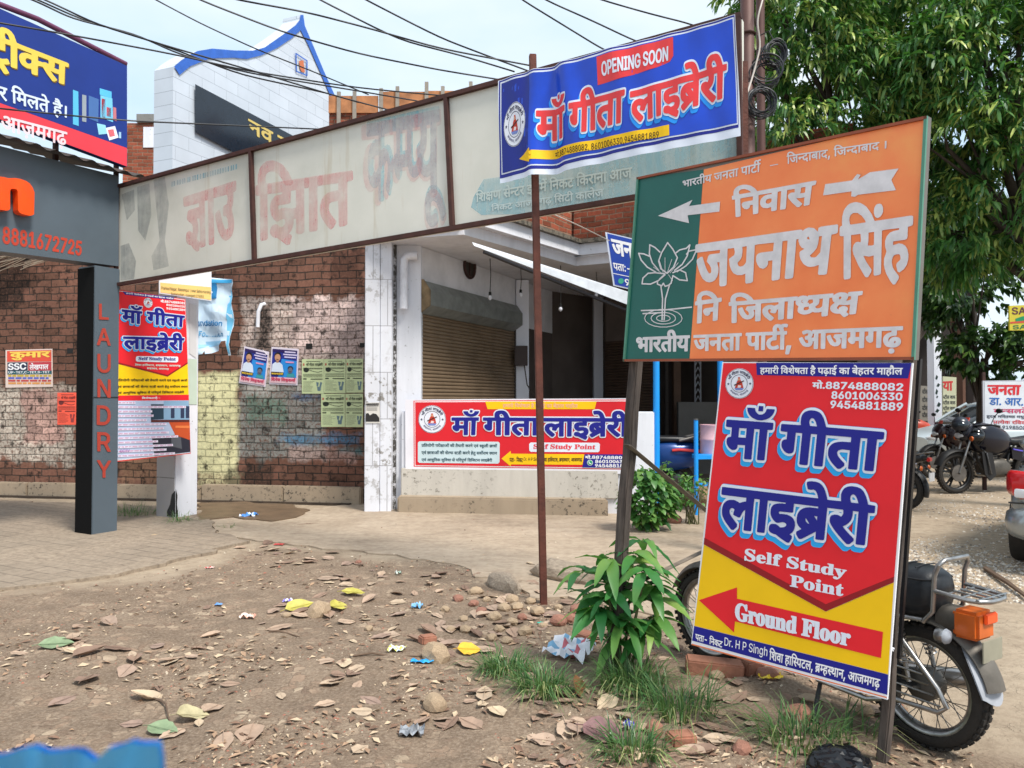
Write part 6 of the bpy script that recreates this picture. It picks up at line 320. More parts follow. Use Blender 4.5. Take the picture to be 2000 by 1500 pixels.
    def emblem(s,c,r,layer=3,part='emblem'):
        Wh=ink(235,238,248); Nv=ink(25,25,70); Rd=ink(200,60,40)
        s.ell(part,c,r,r,Wh,layer); s.ring(part,c,r*.955,r*.98,Nv,layer+1); s.ring(part,c,r*.56,r*.59,Nv,layer+1)
        s.arctext(part,'lg1',c,r*.64,r*.27,158,22,Nv,layer+1); s.arctext(part,'lg2',c,r*.68,r*.15,215,325,ink(110,110,140),layer+1,True)
        C=s.px(c[0],c[1],layer+1); U=s.side(); V=Vector((0,0,1))
        for sx in (-1,1):
            P=[C+U*(sx*r*.77+r*.1*(1 if k%2==0 else .42)*math.sin(math.pi*k/5))+V*(r*.1*(1 if k%2==0 else .42)*math.cos(math.pi*k/5)-r*.02) for k in range(10)]; s.raw(part,P,Nv)
        pl=lambda q,m,e:s.raw(part,[C+U*(x*r)+V*(y*r)+s.n*(s.gap*e) for x,y in q],m)
        pl([(-.06,.42),(.06,.42),(.1,.22),(.2,.1),(.26,-.1),(.3,-.3),(-.3,-.3),(-.24,-.1),(-.17,.1),(-.1,.22)],Rd,0)
        pl([(-.05,.34),(.05,.34),(.06,.2),(-.06,.2)],ink(225,170,130),.5)
        pl([(-.36,-.08),(.34,.2),(.36,.14),(-.33,-.15)],ink(70,30,20),.8)
        pl([(-.34,-.3),(.34,-.3),(.22,-.44),(-.22,-.44)],ink(120,140,205),.4); pl([(-.05,-.1),(.16,-.14),(.1,-.28),(-.12,-.27)],ink(240,220,220),.9)
    def build(s,parent,base=None):
        for k,mb in s.mb.items():
            if base and k==base[0]: continue
            mb.build(k.split('#')[0],parent)
    def title(s,q1,q1b,q2,letter,white=None,cyan=None,part='title_lettering',layer=3):
        for i,(suf,m) in enumerate((('c',cyan),('w',white),('',letter))):
            if m is None: continue
            for key,q in (('T1',q1),('T1b',q1b),('T2',q2)):
                if q: s.text(part,key+suf,q,m,layer+i*2+(.3 if key=='T1b' else 0)+(.6 if key=='T2' else 0),ref=key)
def slab(sh,pts,th,m,part='panel',parent=None,m2=None):
    """board with real thickness behind the printed face"""
    P=[sh.px(u,v,0) for u,v in pts]; mb=MB(); mb.prism(P,-sh.n*th,m,m2); return mb.build(part,parent)
# ---------------- ground ----------------
def proj(p):
    d=p-CAM; c,s=math.cos(TILT),math.sin(TILT); f=d.y*c+d.z*s; up=-d.y*s+d.z*c
    return (1000+F*d.x/f,750-F*up/f) if f>.05 else (1000,9999)
EDGE=[(-900,1160),(0,1150),(300,1140),(430,1100),(520,1066),(640,1075),(760,1090),(880,1104),(960,1140),(1060,1180),(1130,1176),(1330,1225),(1500,1290),(1740,1340),(1830,1470),(2600,1560)]
def edge(u):
    for (a,b),(c,d) in zip(EDGE,EDGE[1:]):
        if u<=c: return b+(d-b)*max(0,(u-a))/(c-a)
    return EDGE[-1][1]
def soil(x,y):
    if y<1.6: return 1.0
    u,v=proj(Vector((x,y,0))); n=noise.noise(Vector((x*1.3,y*1.3,3)))*26+noise.noise(Vector((x*5,y*5,1)))*9
    return min(1,max(0,(v-edge(u)+n)/22+.5))
def H(x,y):
    s=soil(x,y)
    return s*(.028*noise.noise(Vector((x*1.4,y*1.4,0)))+.016*noise.noise(Vector((x*4,y*4,5)))+.009*noise.noise(Vector((x*11,y*11,9)))+.012)+(1-s)*.006*noise.noise(Vector((x*2,y*2,7)))
def rng(a,b,st): return [a+i*st for i in range(int(round((b-a)/st))+1)]
gx=[-220,-120,-60,-35,-20,-14,-10,-8]+rng(-6.5,-3.6,.1)+rng(-3.5,3.6,.04)+rng(3.7,6.5,.15)+[8,10,14,20,35,60,120,220]
gy=[-20,-6,-2,0,.6]+rng(1,6.6,.04)+rng(6.7,9.4,.12)+[10,11,12,14,18,24,34,50,80,140,300]
me=bpy.data.meshes.new('ground'); NX=len(gx)
me.from_pydata([(x,y,H(x,y) if 0<y<30 and abs(x)<14 else 0) for y in gy for x in gx],[],[(j*NX+i,j*NX+i+1,(j+1)*NX+i+1,(j+1)*NX+i) for j in range(len(gy)-1) for i in range(NX-1)])
at_=me.attributes.new('soil','FLOAT','POINT'); at_.data.foreach_set('value',[soil(x,y) for y in gy for x in gx])
me.polygons.foreach_set('use_smooth',[True]*len(me.polygons))
g=bpy.data.objects.new('ground',me); COL.objects.link(g); struct(g)
k=NT('bare_earth'); A=k.n('Attribute',_attribute_name='soil')
n1=k.noise(1.1,6); n2=k.noise(9,8,.7); n3=k.noise(60,6,.75); n4=k.noise(3.2,7,.65)
mud=k.ramp(n1,[(.3,srgb(134,117,99)),(.5,srgb(156,139,119)),(.7,srgb(174,158,138))])
mud=k.mix(.55,mud,k.ramp(n2,[(.25,srgb(120,104,87)),(.55,srgb(180,163,142))]))
so_=k.ramp(n4,[(.28,srgb(82,69,58)),(.42,srgb(114,98,83)),(.55,srgb(138,120,102)),(.7,srgb(154,137,118)),(.8,srgb(172,156,137))])
so_=k.mix(.55,so_,k.ramp(n3,[(.3,srgb(76,63,53)),(.5,srgb(134,116,99)),(.72,srgb(184,168,149))]))
# trampled leaf fragments pressed into the soil
wn=k.n('TexNoise',Scale=14.0,Detail=3); tcw=k.n('TexCoord'); k.l(tcw.outputs['Object'],wn.inputs['Vector']); wm=k.n('VectorMath',_operation='MULTIPLY_ADD'); wm.inputs[1].default_value=(.09,.09,.09); k.l(wn.outputs['Color'],wm.inputs[0]); k.l(tcw.outputs['Object'],wm.inputs[2])
vo=k.n('TexVoronoi',Scale=17.0,Randomness=1.0); k.l(wm.outputs[0],vo.inputs['Vector']); v2=k.n('TexVoronoi',Scale=17.0,Randomness=1.0,_feature='DISTANCE_TO_EDGE'); k.l(wm.outputs[0],v2.inputs['Vector'])
sx_=k.n('SeparateColor'); k.l(vo.outputs['Color'],sx_.inputs[0])
lc=k.ramp(sx_.outputs[0],[(0,srgb(92,70,60)),(.35,srgb(150,122,102)),(.7,srgb(176,150,128)),(1,srgb(206,186,160))])
lm=k.mix(1,k.mix(1,k.ramp(sx_.outputs[1],[(.5,W1(0)),(.52,W1(1))]),k.ramp(v2.outputs[0],[(.03,W1(0)),(.06,W1(1))]),'MULTIPLY'),k.ramp(n4,[(.44,W1(0)),(.6,W1(.5))]),'MULTIPLY')
so_=k.mix(lm,so_,lc); so_=k.mix(k.ramp(v2.outputs[0],[(.0,W1(.16)),(.05,W1(0))]),so_,srgb(80,62,50))
k.col(k.mix(A.outputs['Fac'],mud,so_)); k.b.inputs['Roughness'].default_value=.9; k.b.inputs['Specular IOR Level'].default_value=.2
bh=k.mix(.5,k.mix(.5,n2,n3),n4); bh=k.mix(.3,bh,lm)
k.bump(bh,1.0,.04)
me.materials.append(k.m)
# concrete apron in front of the building, with a broken near edge
def jag(px,z,amp=.05,step=.12):
    P=[gnd(u,v) for u,v in px]; out=[]
    for i,(a,b) in enumerate(zip(P,P[1:]+P[:1])):
        n=max(1,int((b-a).length/step))
        for j in range(n):
            p=a.lerp(b,j/n); q=noise.noise(Vector((p.x*3,p.y*3,2)))*amp*2+noise.noise(Vector((p.x*9,p.y*9,4)))*amp
            out.append(Vector((p.x+q,p.y+q*.8,z)))
    return out
k=NT('muddy_concrete'); n1=k.noise(.9,7,.62); n2=k.noise(14,8,.7); n3=k.noise(2.3,5,.6,stretch=(1,3,1))
c=k.ramp(n1,[(.3,srgb(124,108,92)),(.5,srgb(156,139,120)),(.68,srgb(176,160,141))])
c=k.mix(.28,c,k.ramp(n3,[(.35,srgb(116,100,84)),(.6,srgb(184,167,146))])); c=k.mix(.25,c,k.ramp(n2,[(.3,srgb(120,100,82)),(.6,srgb(214,196,172))]))
k.col(c); k.b.inputs['Roughness'].default_value=.75; k.bump(k.mix(.5,n2,n1),.35,.01); apron=k.m
mb=MB(); P=jag([(400,1018),(440,1050),(520,1060),(640,1073),(760,1088),(880,1102),(940,1128),(985,1132),(1040,1172),(1110,1168),(1200,1188),(1330,1218),(1430,1180),(1400,1060),(1330,1000),(1260,985),(700,985)],.016)
mb.prism(P,(0,0,-.1),apron); o=mb.build('path'); struct(o)
# worn block paving on the left
k=NT('worn_pavers'); tc=k.n('TexCoord'); mpn=k.n('Mapping',Rotation=(0,0,R(28)),Scale=(1,1,1)); k.l(tc.outputs['Object'],mpn.inputs[0])
br=k.n('TexBrick',Scale=1.0,Mortar_Size=.012,Brick_Width=.34,Row_Height=.17,Color1=srgb(142,128,112),Color2=srgb(126,113,98),Mortar=srgb(80,70,60)); br.inputs['Mortar Smooth'].default_value=.6
k.l(mpn.outputs[0],br.inputs['Vector']); n1=k.noise(1.3,6); n2=k.noise(22,6,.7)
dirt=k.ramp(n2,[(.3,srgb(116,101,86)),(.6,srgb(162,146,127))])
k.col(k.mix(k.ramp(n1,[(.38,W1(.35)),(.62,W1(.95))]),br.outputs['Color'],dirt)); k.b.inputs['Roughness'].default_value=.85
k.bump(k.mix(.4,br.outputs['Fac'],n2),.3,-.012)
mb=MB(); mb.prism(jag([(-500,978),(0,982),(300,992),(420,1004),(420,1045),(480,1062),(400,1085),(250,1125),(60,1150),(-500,1200)],.03,.08),(0,0,-.1),k.m); struct(mb.build('pavement'))
WET=mat('damp_mud',srgb(112,92,72),.45,0,.35,5,.4,30)
mb=MB(); mb.prism(jag([(388,986),(470,984),(560,990),(606,1000),(585,1012),(530,1022),(450,1014),(392,1020)],.032,.06),(0,0,-.03),WET); struct(mb.build('mud_puddle'))
# ---------------- wall materials ----------------
def boxmask(k,X,Zc,x0,x1,z0,z1,nz,amp=.3,soft=.06):
    m=lambda op,a,b=None:(lambda q:(k.l(a,q.inputs[0]) if hasattr(a,'links') else setattr(q.inputs[0],'default_value',a),(k.l(b,q.inputs[1]) if hasattr(b,'links') else setattr(q.inputs[1],'default_value',b)) if b is not None else 0,q.outputs[0])[-1])(k.n('Math',_operation=op))
    d=m('MINIMUM',m('MINIMUM',m('SUBTRACT',X,x0),m('SUBTRACT',x1,X)),m('MINIMUM',m('SUBTRACT',Zc,z0),m('SUBTRACT',z1,Zc)))
    d=m('ADD',d,m('MULTIPLY',m('SUBTRACT',nz,.5),amp)); q=k.n('MapRange'); q.inputs['From Min'].default_value=0; q.inputs['From Max'].default_value=soft; k.l(d,q.inputs['Value']); return q.outputs[0]
def brickmat(name,c1,c2,mortar,bw=.26,bh=.108,patches=(),grime=.5,msize=.009,blotch=None):
    k=NT(name); tc=k.n('TexCoord'); sp=k.n('SeparateXYZ'); k.l(tc.outputs['Object'],sp.inputs[0]); cb=k.n('CombineXYZ')
    k.l(sp.outputs['X'],cb.inputs['X']); k.l(sp.outputs['Z'],cb.inputs['Y'])
    wob=k.noise(5,3); ad=k.n('VectorMath',_operation='MULTIPLY_ADD'); ad.inputs[1].default_value=(1,1,1)
    wv=k.n('TexNoise',Scale=4.0,Detail=3); k.l(tc.outputs['Object'],wv.inputs['Vector']); sb=k.n('VectorMath',_operation='SUBTRACT'); sb.inputs[1].default_value=(.5,.5,.5); k.l(wv.outputs['Color'],sb.inputs[0])
    sc=k.n('VectorMath',_operation='SCALE',Scale=.05); k.l(sb.outputs[0],sc.inputs[0]); av=k.n('VectorMath',_operation='ADD'); k.l(cb.outputs[0],av.inputs[0]); k.l(sc.outputs[0],av.inputs[1])
    br=k.n('TexBrick',Scale=1.0,Mortar_Size=msize,Brick_Width=bw,Row_Height=bh,Color1=c1,Color2=c2,Mortar=mortar,Bias=-.1); br.inputs['Mortar Smooth'].default_value=.35
    k.l(av.outputs[0],br.inputs['Vector'])
    b2=k.n('TexBrick',Scale=1.0,Mortar_Size=0.0,Brick_Width=bw,Row_Height=bh,Color1=W1(.28),Color2=W1(1.5),Mortar=W1(1)); k.l(av.outputs[0],b2.inputs['Vector'])
    big=k.noise(.7,6,.65); fine=k.noise(24,7,.7); mid=k.noise(3.5,6,.6)
    c=k.mix(.8,br.outputs['Color'],b2.outputs['Color'],'MULTIPLY')
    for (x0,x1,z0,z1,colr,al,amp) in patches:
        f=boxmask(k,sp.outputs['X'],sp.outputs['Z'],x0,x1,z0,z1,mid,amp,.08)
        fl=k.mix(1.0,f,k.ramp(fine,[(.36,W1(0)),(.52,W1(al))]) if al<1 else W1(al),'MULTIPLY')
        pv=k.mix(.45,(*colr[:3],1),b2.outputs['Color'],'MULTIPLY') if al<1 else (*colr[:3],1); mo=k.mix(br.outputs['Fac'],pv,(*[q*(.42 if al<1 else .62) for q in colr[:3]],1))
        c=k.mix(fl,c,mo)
    g=k.ramp(big,[(.35,W1(.38)),(.6,W1(1.1))]); c=k.mix(grime,c,g,'MULTIPLY'); md=k.noise(7,8,.72); c=k.mix(k.ramp(md,[(.53,W1(0)),(.62,W1(.85))]),c,(*[q*.28 for q in mortar[:3]],1)) if len(patches) else c
    c=k.mix(.6,c,k.ramp(fine,[(.3,W1(.5)),(.6,W1(1.15))]),'MULTIPLY')
    k.col(c); k.b.inputs['Roughness'].default_value=.88; k.b.inputs['Specular IOR Level'].default_value=.25
    k.bump(k.mix(.35,br.outputs['Fac'],fine),.9,-.02); return k.m
def peel(name,base,stain=srgb(90,84,74),amt=.62,bump=.15):
    if name in MATS: return MATS[name]
    k=NT(name); big=k.noise(.8,7,.65,stretch=(1,1,.45)); fine=k.noise(16,8,.75); st=k.noise(6,5,.6,stretch=(1,1,.12))
    c=k.mix(1,base,k.ramp(big,[(.3,W1(.82)),(.65,W1(1.02))]),'MULTIPLY')
    sp=k.mix(1,k.ramp(fine,[(amt,W1(0)),(amt+.05,W1(1))]),k.ramp(big,[(.45,W1(1)),(.6,W1(0))]),'MULTIPLY')
    c=k.mix(sp,c,stain); c=k.mix(.25,c,k.ramp(st,[(.35,W1(.6)),(.6,W1(1))]),'MULTIPLY')
    k.col(c); k.b.inputs['Roughness'].default_value=.7; k.bump(fine,bump,.006); MATS[name]=k.m; return k.m
CON=peel('stained_concrete',srgb(168,150,128),srgb(70,62,52),.55,.4); GREYC=peel('grey_concrete',srgb(132,130,126),srgb(60,58,54),.58,.3)
WH=peel('peeling_whitewash',srgb(232,234,242)); WHC=mat('clean_whitewash',srgb(230,232,240),.7,0,.08,1.5); CEIL=peel('ceiling_paint',srgb(232,232,238),srgb(120,112,100),.68)
RUST=mat('rusty_brown_steel',srgb(96,52,40),.75,.1,.45,9,.5,60); DARK=mat('near_black',srgb(18,17,17),.7)
IRON=mat('dark_brown_iron',srgb(66,40,34),.7,.1,.4,8,.3)
# ---------------- brick wall on the left ----------------
dw=Vector((6,-1,0)).normalized(); BWP=atz(712,11.0,0); rzw=math.atan2(dw.y,dw.x)
bw=thing('brick_wall','long old brick wall with worn paint, yellow painted patch and concrete plinth','brick wall',BWP,rzw)
SW=Sheet(BWP,BWP+dw)          # its face as a sheet
def wl(u,v):                     # local x,z on the wall face
    p=SW.px(u,v)-BWP; return p.dot(dw),p.z
def bx(u0,v0,u1,v1): a=wl(u0,v1); b=wl(u1,v0); return a[0],b[0],a[1],b[1]
YEL=srgb(238,232,182)
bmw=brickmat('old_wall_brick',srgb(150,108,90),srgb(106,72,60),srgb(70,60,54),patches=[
  (*bx(-60,745,150,905),srgb(216,205,190),.85,.7),(*bx(40,755,130,870),srgb(196,120,112),.5,.5),(*bx(230,885,380,945),srgb(150,120,92),.5,.4),
  (*bx(470,575,760,770),srgb(222,204,194),.9,.75),(*bx(565,575,760,700),srgb(232,206,200),.9,.5),
  (*bx(455,730,640,900),srgb(150,158,154),.75,.8),(*bx(378,722,470,930),YEL,1,.28),(*bx(380,915,480,975),YEL,.7,.5),
  (*bx(480,770,560,830),srgb(60,130,104),.45,.5),(*bx(565,765,640,785),srgb(70,110,160),.7,.3),(*bx(535,845,705,872),srgb(80,140,180),.8,.4),(*bx(655,868,712,892),srgb(90,170,180),.7,.25),(*bx(560,870,700,905),srgb(205,170,160),.6,.4),
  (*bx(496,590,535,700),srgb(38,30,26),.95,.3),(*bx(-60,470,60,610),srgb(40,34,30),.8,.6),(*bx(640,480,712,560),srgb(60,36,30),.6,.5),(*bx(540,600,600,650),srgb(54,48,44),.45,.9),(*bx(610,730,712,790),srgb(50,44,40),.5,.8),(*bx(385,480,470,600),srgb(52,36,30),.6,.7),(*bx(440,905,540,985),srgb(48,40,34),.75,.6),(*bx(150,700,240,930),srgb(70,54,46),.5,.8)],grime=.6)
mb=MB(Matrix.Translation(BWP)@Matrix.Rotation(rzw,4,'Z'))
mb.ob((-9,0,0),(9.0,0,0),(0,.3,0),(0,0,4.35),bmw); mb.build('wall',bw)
mb=MB(mb.M); x0=-9
while x0<-.02:
    L=random.uniform(1.1,1.9); x1=min(0,x0+L); mb.ob((x0,-.13-random.uniform(0,.02),-.05),(x1-x0-.006,0,0),(0,.128,0),(0,0,.29+random.uniform(-.015,.015)),CON); x0=x1
mb.build('plinth',bw,bevel=.015)
mb=MB(mb.M)
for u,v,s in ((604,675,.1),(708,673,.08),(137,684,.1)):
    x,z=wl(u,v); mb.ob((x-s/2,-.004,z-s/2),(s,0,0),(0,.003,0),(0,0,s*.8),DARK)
mb.build('hole_shade_plate',bw)  # flat near-black plates, coloured as the shade inside small wall holes
mb=MB(mb.M); x,z=wl(508,620); mb.tube([(x+.07,.02,z+.2),(x+.05,-.06,z+.18),(x+.01,-.07,z+.08),(x,-.07,z-.15)],.028,WHC,8)
pp=mb.build('drain_pipe',bw,smooth=50)
BWG=mat('dark_gutter_mud',srgb(70,58,48),.9,0,.4,6,.6,30); mb=MB(); P=[BWP+dw*(-9+i*.15)+Vector((-dw.y,dw.x,0))*-(.19+.07*noise.noise(Vector((i*.5,3,0)))) for i in range(60)]
P=[Vector((p.x,p.y,.034)) for p in P]+[Vector(((BWP+dw*x_).x,(BWP+dw*x_).y+.05,.034)) for x_ in (-.1,-9)]; mb.prism(P,(0,0,-.05),BWG); struct(mb.build('gutter_mud'))
# dry sticks piled on top of the wall under the shop canopy
mb=MB(); stk=mat('dry_stick',srgb(150,135,118),.9)
for i in range(60):
    u=random.uniform(-60,150); p=SW.px(u,random.uniform(488,505),1)+SW.n*random.uniform(.02,.2); a=random.uniform(-.7,.5); L=random.uniform(.25,.75)
    mb.tube([p,p+Vector((-L*math.cos(a),-.1,-abs(L*math.sin(a))-.03))],.007,stk,4)
tagp(mb.build('stick_bundle'),'loose dry sticks hanging down the brick wall under the dark shop canopy','sticks')
# ---------------- white building ----------------
wb=thing('white_building','white open-fronted building with tiled corner pillar, deep porch, rolling shutters and low front wall','building',atz(765,10.4,0))
def vbox(name,u0,u1,Y,z0,z1,depth,m,par,bevel=.008,dirv=None):
    a=atz(u0,Y,z0); b=atz(u1,Y,z0); mb=MB(); mb.ob(a,b-a,(0,depth,0),(0,0,z1-z0),m); return mb.build(name,par,bevel=bevel)
def tilemat(name,c,g,w,h,speck=1):
    k=NT(name); tc=k.n('TexCoord'); sp=k.n('SeparateXYZ'); k.l(tc.outputs['Object'],sp.inputs[0]); cb=k.n('CombineXYZ'); ad=k.n('Math',_operation='ADD'); k.l(sp.outputs['X'],ad.inputs[0]); k.l(sp.outputs['Y'],ad.inputs[1])
    k.l(ad.outputs[0],cb.inputs['X']); k.l(sp.outputs['Z'],cb.inputs['Y'])
    br=k.n('TexBrick',Scale=1.0,Mortar_Size=.006,Brick_Width=w,Row_Height=h,Color1=c,Color2=tuple(q*.93 for q in c[:3])+(1,),Mortar=g); k.l(cb.outputs[0],br.inputs['Vector'])
    fine=k.noise(20,8,.75); big=k.noise(.9,6); msk=k.mix(1,k.ramp(k.noise(9,8,.72),[(.53,W1(0)),(.56,W1(1))]),k.ramp(big,[(.4,W1(1)),(.54,W1(0))]),'MULTIPLY')
    c2=k.mix(msk,br.outputs['Color'],srgb(150,146,142)) if speck else br.outputs['Color']; k.col(k.mix(.6,c2,k.ramp(big,[(.3,W1(.75)),(.65,W1(1))]),'MULTIPLY')); k.b.inputs['Roughness'].default_value=.4; return k.m
TILE=tilemat('white_wall_tile',srgb(232,234,242),srgb(176,176,182),.42,.62)
vbox('corner_pillar',712,741,10.2,0,3.62,.34,TILE,wb); vbox('corner_pillar',742,764,10.22,0,3.62,.32,TILE,wb)
vbox('pillar_joint',764.5,773,10.38,0,3.62,.2,peel('mouldy_gap',srgb(70,66,62),srgb(215,215,220),.5,.5),wb)
vbox('end_wall',773.5,822,10.42,0,3.6,.3,WH,wb)
DB=Vector((.53,1,0)).normalized(); DA=Vector((.872,-.49,0)).normalized()
# porch roof slab
SZ=3.6; near=atz(690,10.2,SZ); c0=atz(905,9.75,SZ); c1=atz(1126,12.05,SZ); c2=c1+DA*4.0; far=c2+DB*9; fl=near+DB*11
mb=MB(); mb.prism([near,c0,c1,c2,far,fl],(0,0,.14),CEIL); mb.build('porch_ceiling',wb)
mb=MB(); up=Vector((0,0,.141)); out=lambda a,b:(lambda t:Vector((t.y,-t.x,0)).normalized())(b-a)
for a,b in ((near,c0),(c0,c1),(c1,c2)):
    n=out(a,b)*.12; mb.ob(a+up-n*0,(b-a),n,(0,0,.17),WH); mb.ob(a+up+Vector((0,0,.17)),(b-a),n*1.6,(0,0,.06),peel('mossy_cornice',srgb(120,112,100),srgb(60,58,50),.5,.6))
mb.build('cornice',wb)
RB=brickmat('raw_red_brick',srgb(176,98,72),srgb(140,72,54),srgb(150,120,100),.24,.085,(),.4,.012)
def bwall(name,a,b,z0,z1,th,m,parent):
    d=(b-a); L=d.length; rz=math.atan2(d.y,d.x)
    mb=MB(); mb.ob((0,0,0),(L,0,0),(0,th,0),(0,0,z1-z0),m); me=mb.build(name,None)
    I=MW[parent.name].inverted(); me.parent=parent; me.matrix_local=I@Matrix.Translation((a.x,a.y,z0))@Matrix.Rotation(rz,4,'Z'); MW[me.name]=Matrix.Translation((a.x,a.y,z0))@Matrix.Rotation(rz,4,'Z'); return me
bwall('brick_parapet',c0+DB*.3+DA*-.1,c1+DA*-.12+DB*.35,SZ+.36,SZ+1.6,.2,RB,wb); bwall('brick_parapet',c1+DB*.13-DA*.1,c2+DB*.13,SZ+.36,SZ+1.6,.2,RB,wb)
# shutter wall going back into the porch
s0=atz(822,10.5,0); sdir=(atz(1010,13.4,0)-s0).normalized()
def along(t,z): return s0+sdir*t+Vector((0,0,z))
def tpx(u):   # distance along the shutter wall seen in pixel column u
    k=(u-1000)/F; return (k*s0.y-s0.x)/(sdir.x-k*sdir.y)
ins=Vector((-sdir.y,sdir.x,0)); T1=tpx(1008)
IW=mat('porch_wall_paint',srgb(232,232,236),.8,0,.2,2)
mb=MB(); mb.ob(along(0,2.78),sdir*(T1+6),ins*.2,(0,0,SZ-2.785),IW); mb.build('side_wall',wb)
SHB=mat('brown_shutter_paint',srgb(150,128,104),.5,.3,.25,2); 
def shutter(name,a,b,z0,z1,m,par,pitch=.052):
    d=b-a; n=Vector((d.y,-d.x,0)).normalized(); mb=MB(); N=int((z1-z0)/pitch)
    for i in range(N):
        z=z0+i*pitch; q=[(0,0),(.018,.010),(.022,pitch*.5),(.014,pitch*.82),(0,pitch*.98)]
        vs=[a+Vector((0,0,z-a.z+h))+n*o for o,h in q]+[b+Vector((0,0,z-b.z+h))+n*o for o,h in q]
        mb.add(vs,[(j,j+5,j+6,j+1) for j in range(4)],m)
    mb.ob(a+Vector((0,0,z0-a.z)),d,-n*.02,(0,0,z1-z0),m)
    return mb.build(name,par,smooth=40)
shutter('rolling_shutter',along(.02,0)+ins*.05,along(T1,0)+ins*.05,.35,2.75,SHB,wb)
mb=MB(); hx=[(0,.0),(-.16,.1),(-.16,.3),(-.06,.44),(.06,.44),(.06,.0)]
mb.prism([along(-.02,2.68+h)+ins*o for o,h in hx],sdir*T1*.98,mat('shutter_box_paint',srgb(136,140,136),.5,.1,.3)); mb.build('shutter_box',wb)
mb=MB(); mb.prism([along(-.05,2.67+h*1.06)+ins*(o*1.05) for o,h in hx],sdir*.025,mat('rusty_cap',srgb(150,128,96),.6,.2,.5)); mb.build('shutter_box_cap',wb)
vbox('inner_post',1008,1033,13.3,0,SZ-.02,.3,WHC,wb)
vbox('inner_post',1160,1178,15.5,0,SZ-.02,.3,WHC,wb)
mb=MB(); p=atz(1018,13.2,2.25); mb.box(p,(.22,.12,.34),mat('meter_box',srgb(62,48,44),.6)); mb.tube([p+Vector((.05,-.03,-.15)),p+Vector((.1,-.05,-.5)),p+Vector((.35,-.05,-.9))],.012,DARK,6); mb.build('meter_box',wb,bevel=.01)
BK=mat('shade_dark_wall',srgb(92,82,76),.85,0,.3,1.5); FLR=mat('porch_floor',srgb(120,108,95),.8,0,.25)  # wall colour is dark to stand in for shade inside the porch
# back wall and further shutters under the slab
b0=along(T1+.1,0)+sdir*1.6; b1=atz(1300,17.5,0); b2=atz(1765,14.2,0)
mb=MB(); mb.ob(b0,b1-b0,(0,.2,0),(0,0,SZ),BK); mb.ob(b1,b2-b1,DB*.2,(0,0,SZ),BK); mb.ob(b2,Vector((c2.x,c2.y,0))-b2+DB*.6,DA*.2,(0,0,SZ),BK); mb.ob(along(T1+.02,0),sdir*6,ins*.2,(0,0,2.78),BK); mb.build('back_wall',wb)  # last box is a dark sheet painted as the shaded opening past the shutter
mb=MB(); q=Vector((0,0,.1)); mb.prism([s0+Vector((0,0,.1)),c0+Vector((.4,.8,-SZ+.1)),atz(1150,12.3,.1),atz(1260,11.9,.1),Vector((c2.x,c2.y,.1)),b2+q,b1+q,b0+q],(0,0,-.16),FLR); mb.build('porch_floor',wb)
SHG=mat('grey_shutter_paint',srgb(118,122,122),.5,.3,.2); SHD=mat('dark_shutter_paint',srgb(72,56,46),.55,.2,.3)
shutter('rolling_shutter',atz(1108,16.0,0),atz(1158,16.0,0),.2,2.4,SHG,wb); shutter('rolling_shutter',atz(1183,14.6,0),atz(1276,13.8,0),.2,2.6,SHD,wb)
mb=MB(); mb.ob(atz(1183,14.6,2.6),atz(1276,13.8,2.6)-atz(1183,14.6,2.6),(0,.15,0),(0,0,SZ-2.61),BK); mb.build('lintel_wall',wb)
gp=peel('dim_plaster',srgb(128,120,112),srgb(60,54,48),.6)
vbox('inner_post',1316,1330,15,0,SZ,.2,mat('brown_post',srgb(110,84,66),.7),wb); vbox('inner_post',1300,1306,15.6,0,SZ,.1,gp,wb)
# jali screen deep in the porch
mb=MB(); a=atz(1358,16,1.4); 
for i in range(9):
    z=1.45+i*.15; mb.ob(atz(1359,16,z),(.05,0,.1),(0,.04,0),(0,0,.03),WHC); mb.ob(atz(1364,16,z+.1),(.05,0,-.1),(0,.04,0),(0,0,.03),WHC)
mb.ob(atz(1357,16,1.4),(.02,0,0),(0,.05,0),(0,0,1.4),WHC); mb.ob(atz(1368,16,1.4),(.02,0,0),(0,.05,0),(0,0,1.4),WHC); mb.build('jali_screen',wb)
mb=MB(); mb.ob(atz(1325,14.5,0),atz(1403,14.5,0)-atz(1325,14.5,0),(0,.15,0),(0,0,1.45),mat('grey_half_wall',srgb(120,118,114),.8,0,.2,2)); mb.build('half_wall',wb)
# low front wall with stepped plinth
lw0=atz(784,10.36,0); lw1=atz(1278,9.95,0); ld=lw1-lw0
mb=MB(); mb.ob(lw0,ld,(0,.16,0),(0,0,1.34),WH); mb.build('low_wall',wb,bevel=.012)
mb=MB(); mb.ob(lw0+Vector((-.02,-.22,-.05)),ld*.82,(0,.218,0),(0,0,.27),CON); mb.build('plinth',wb,bevel=.02)
pm=peel('worn_render',srgb(206,200,190),srgb(110,104,92),.56,.4); mb=MB(); mb.ob(lw0+Vector((0,-.035,.21)),ld*.86,(0,.033,0),(0,0,.37),pm); mb.build('base_render',wb,bevel=.01)
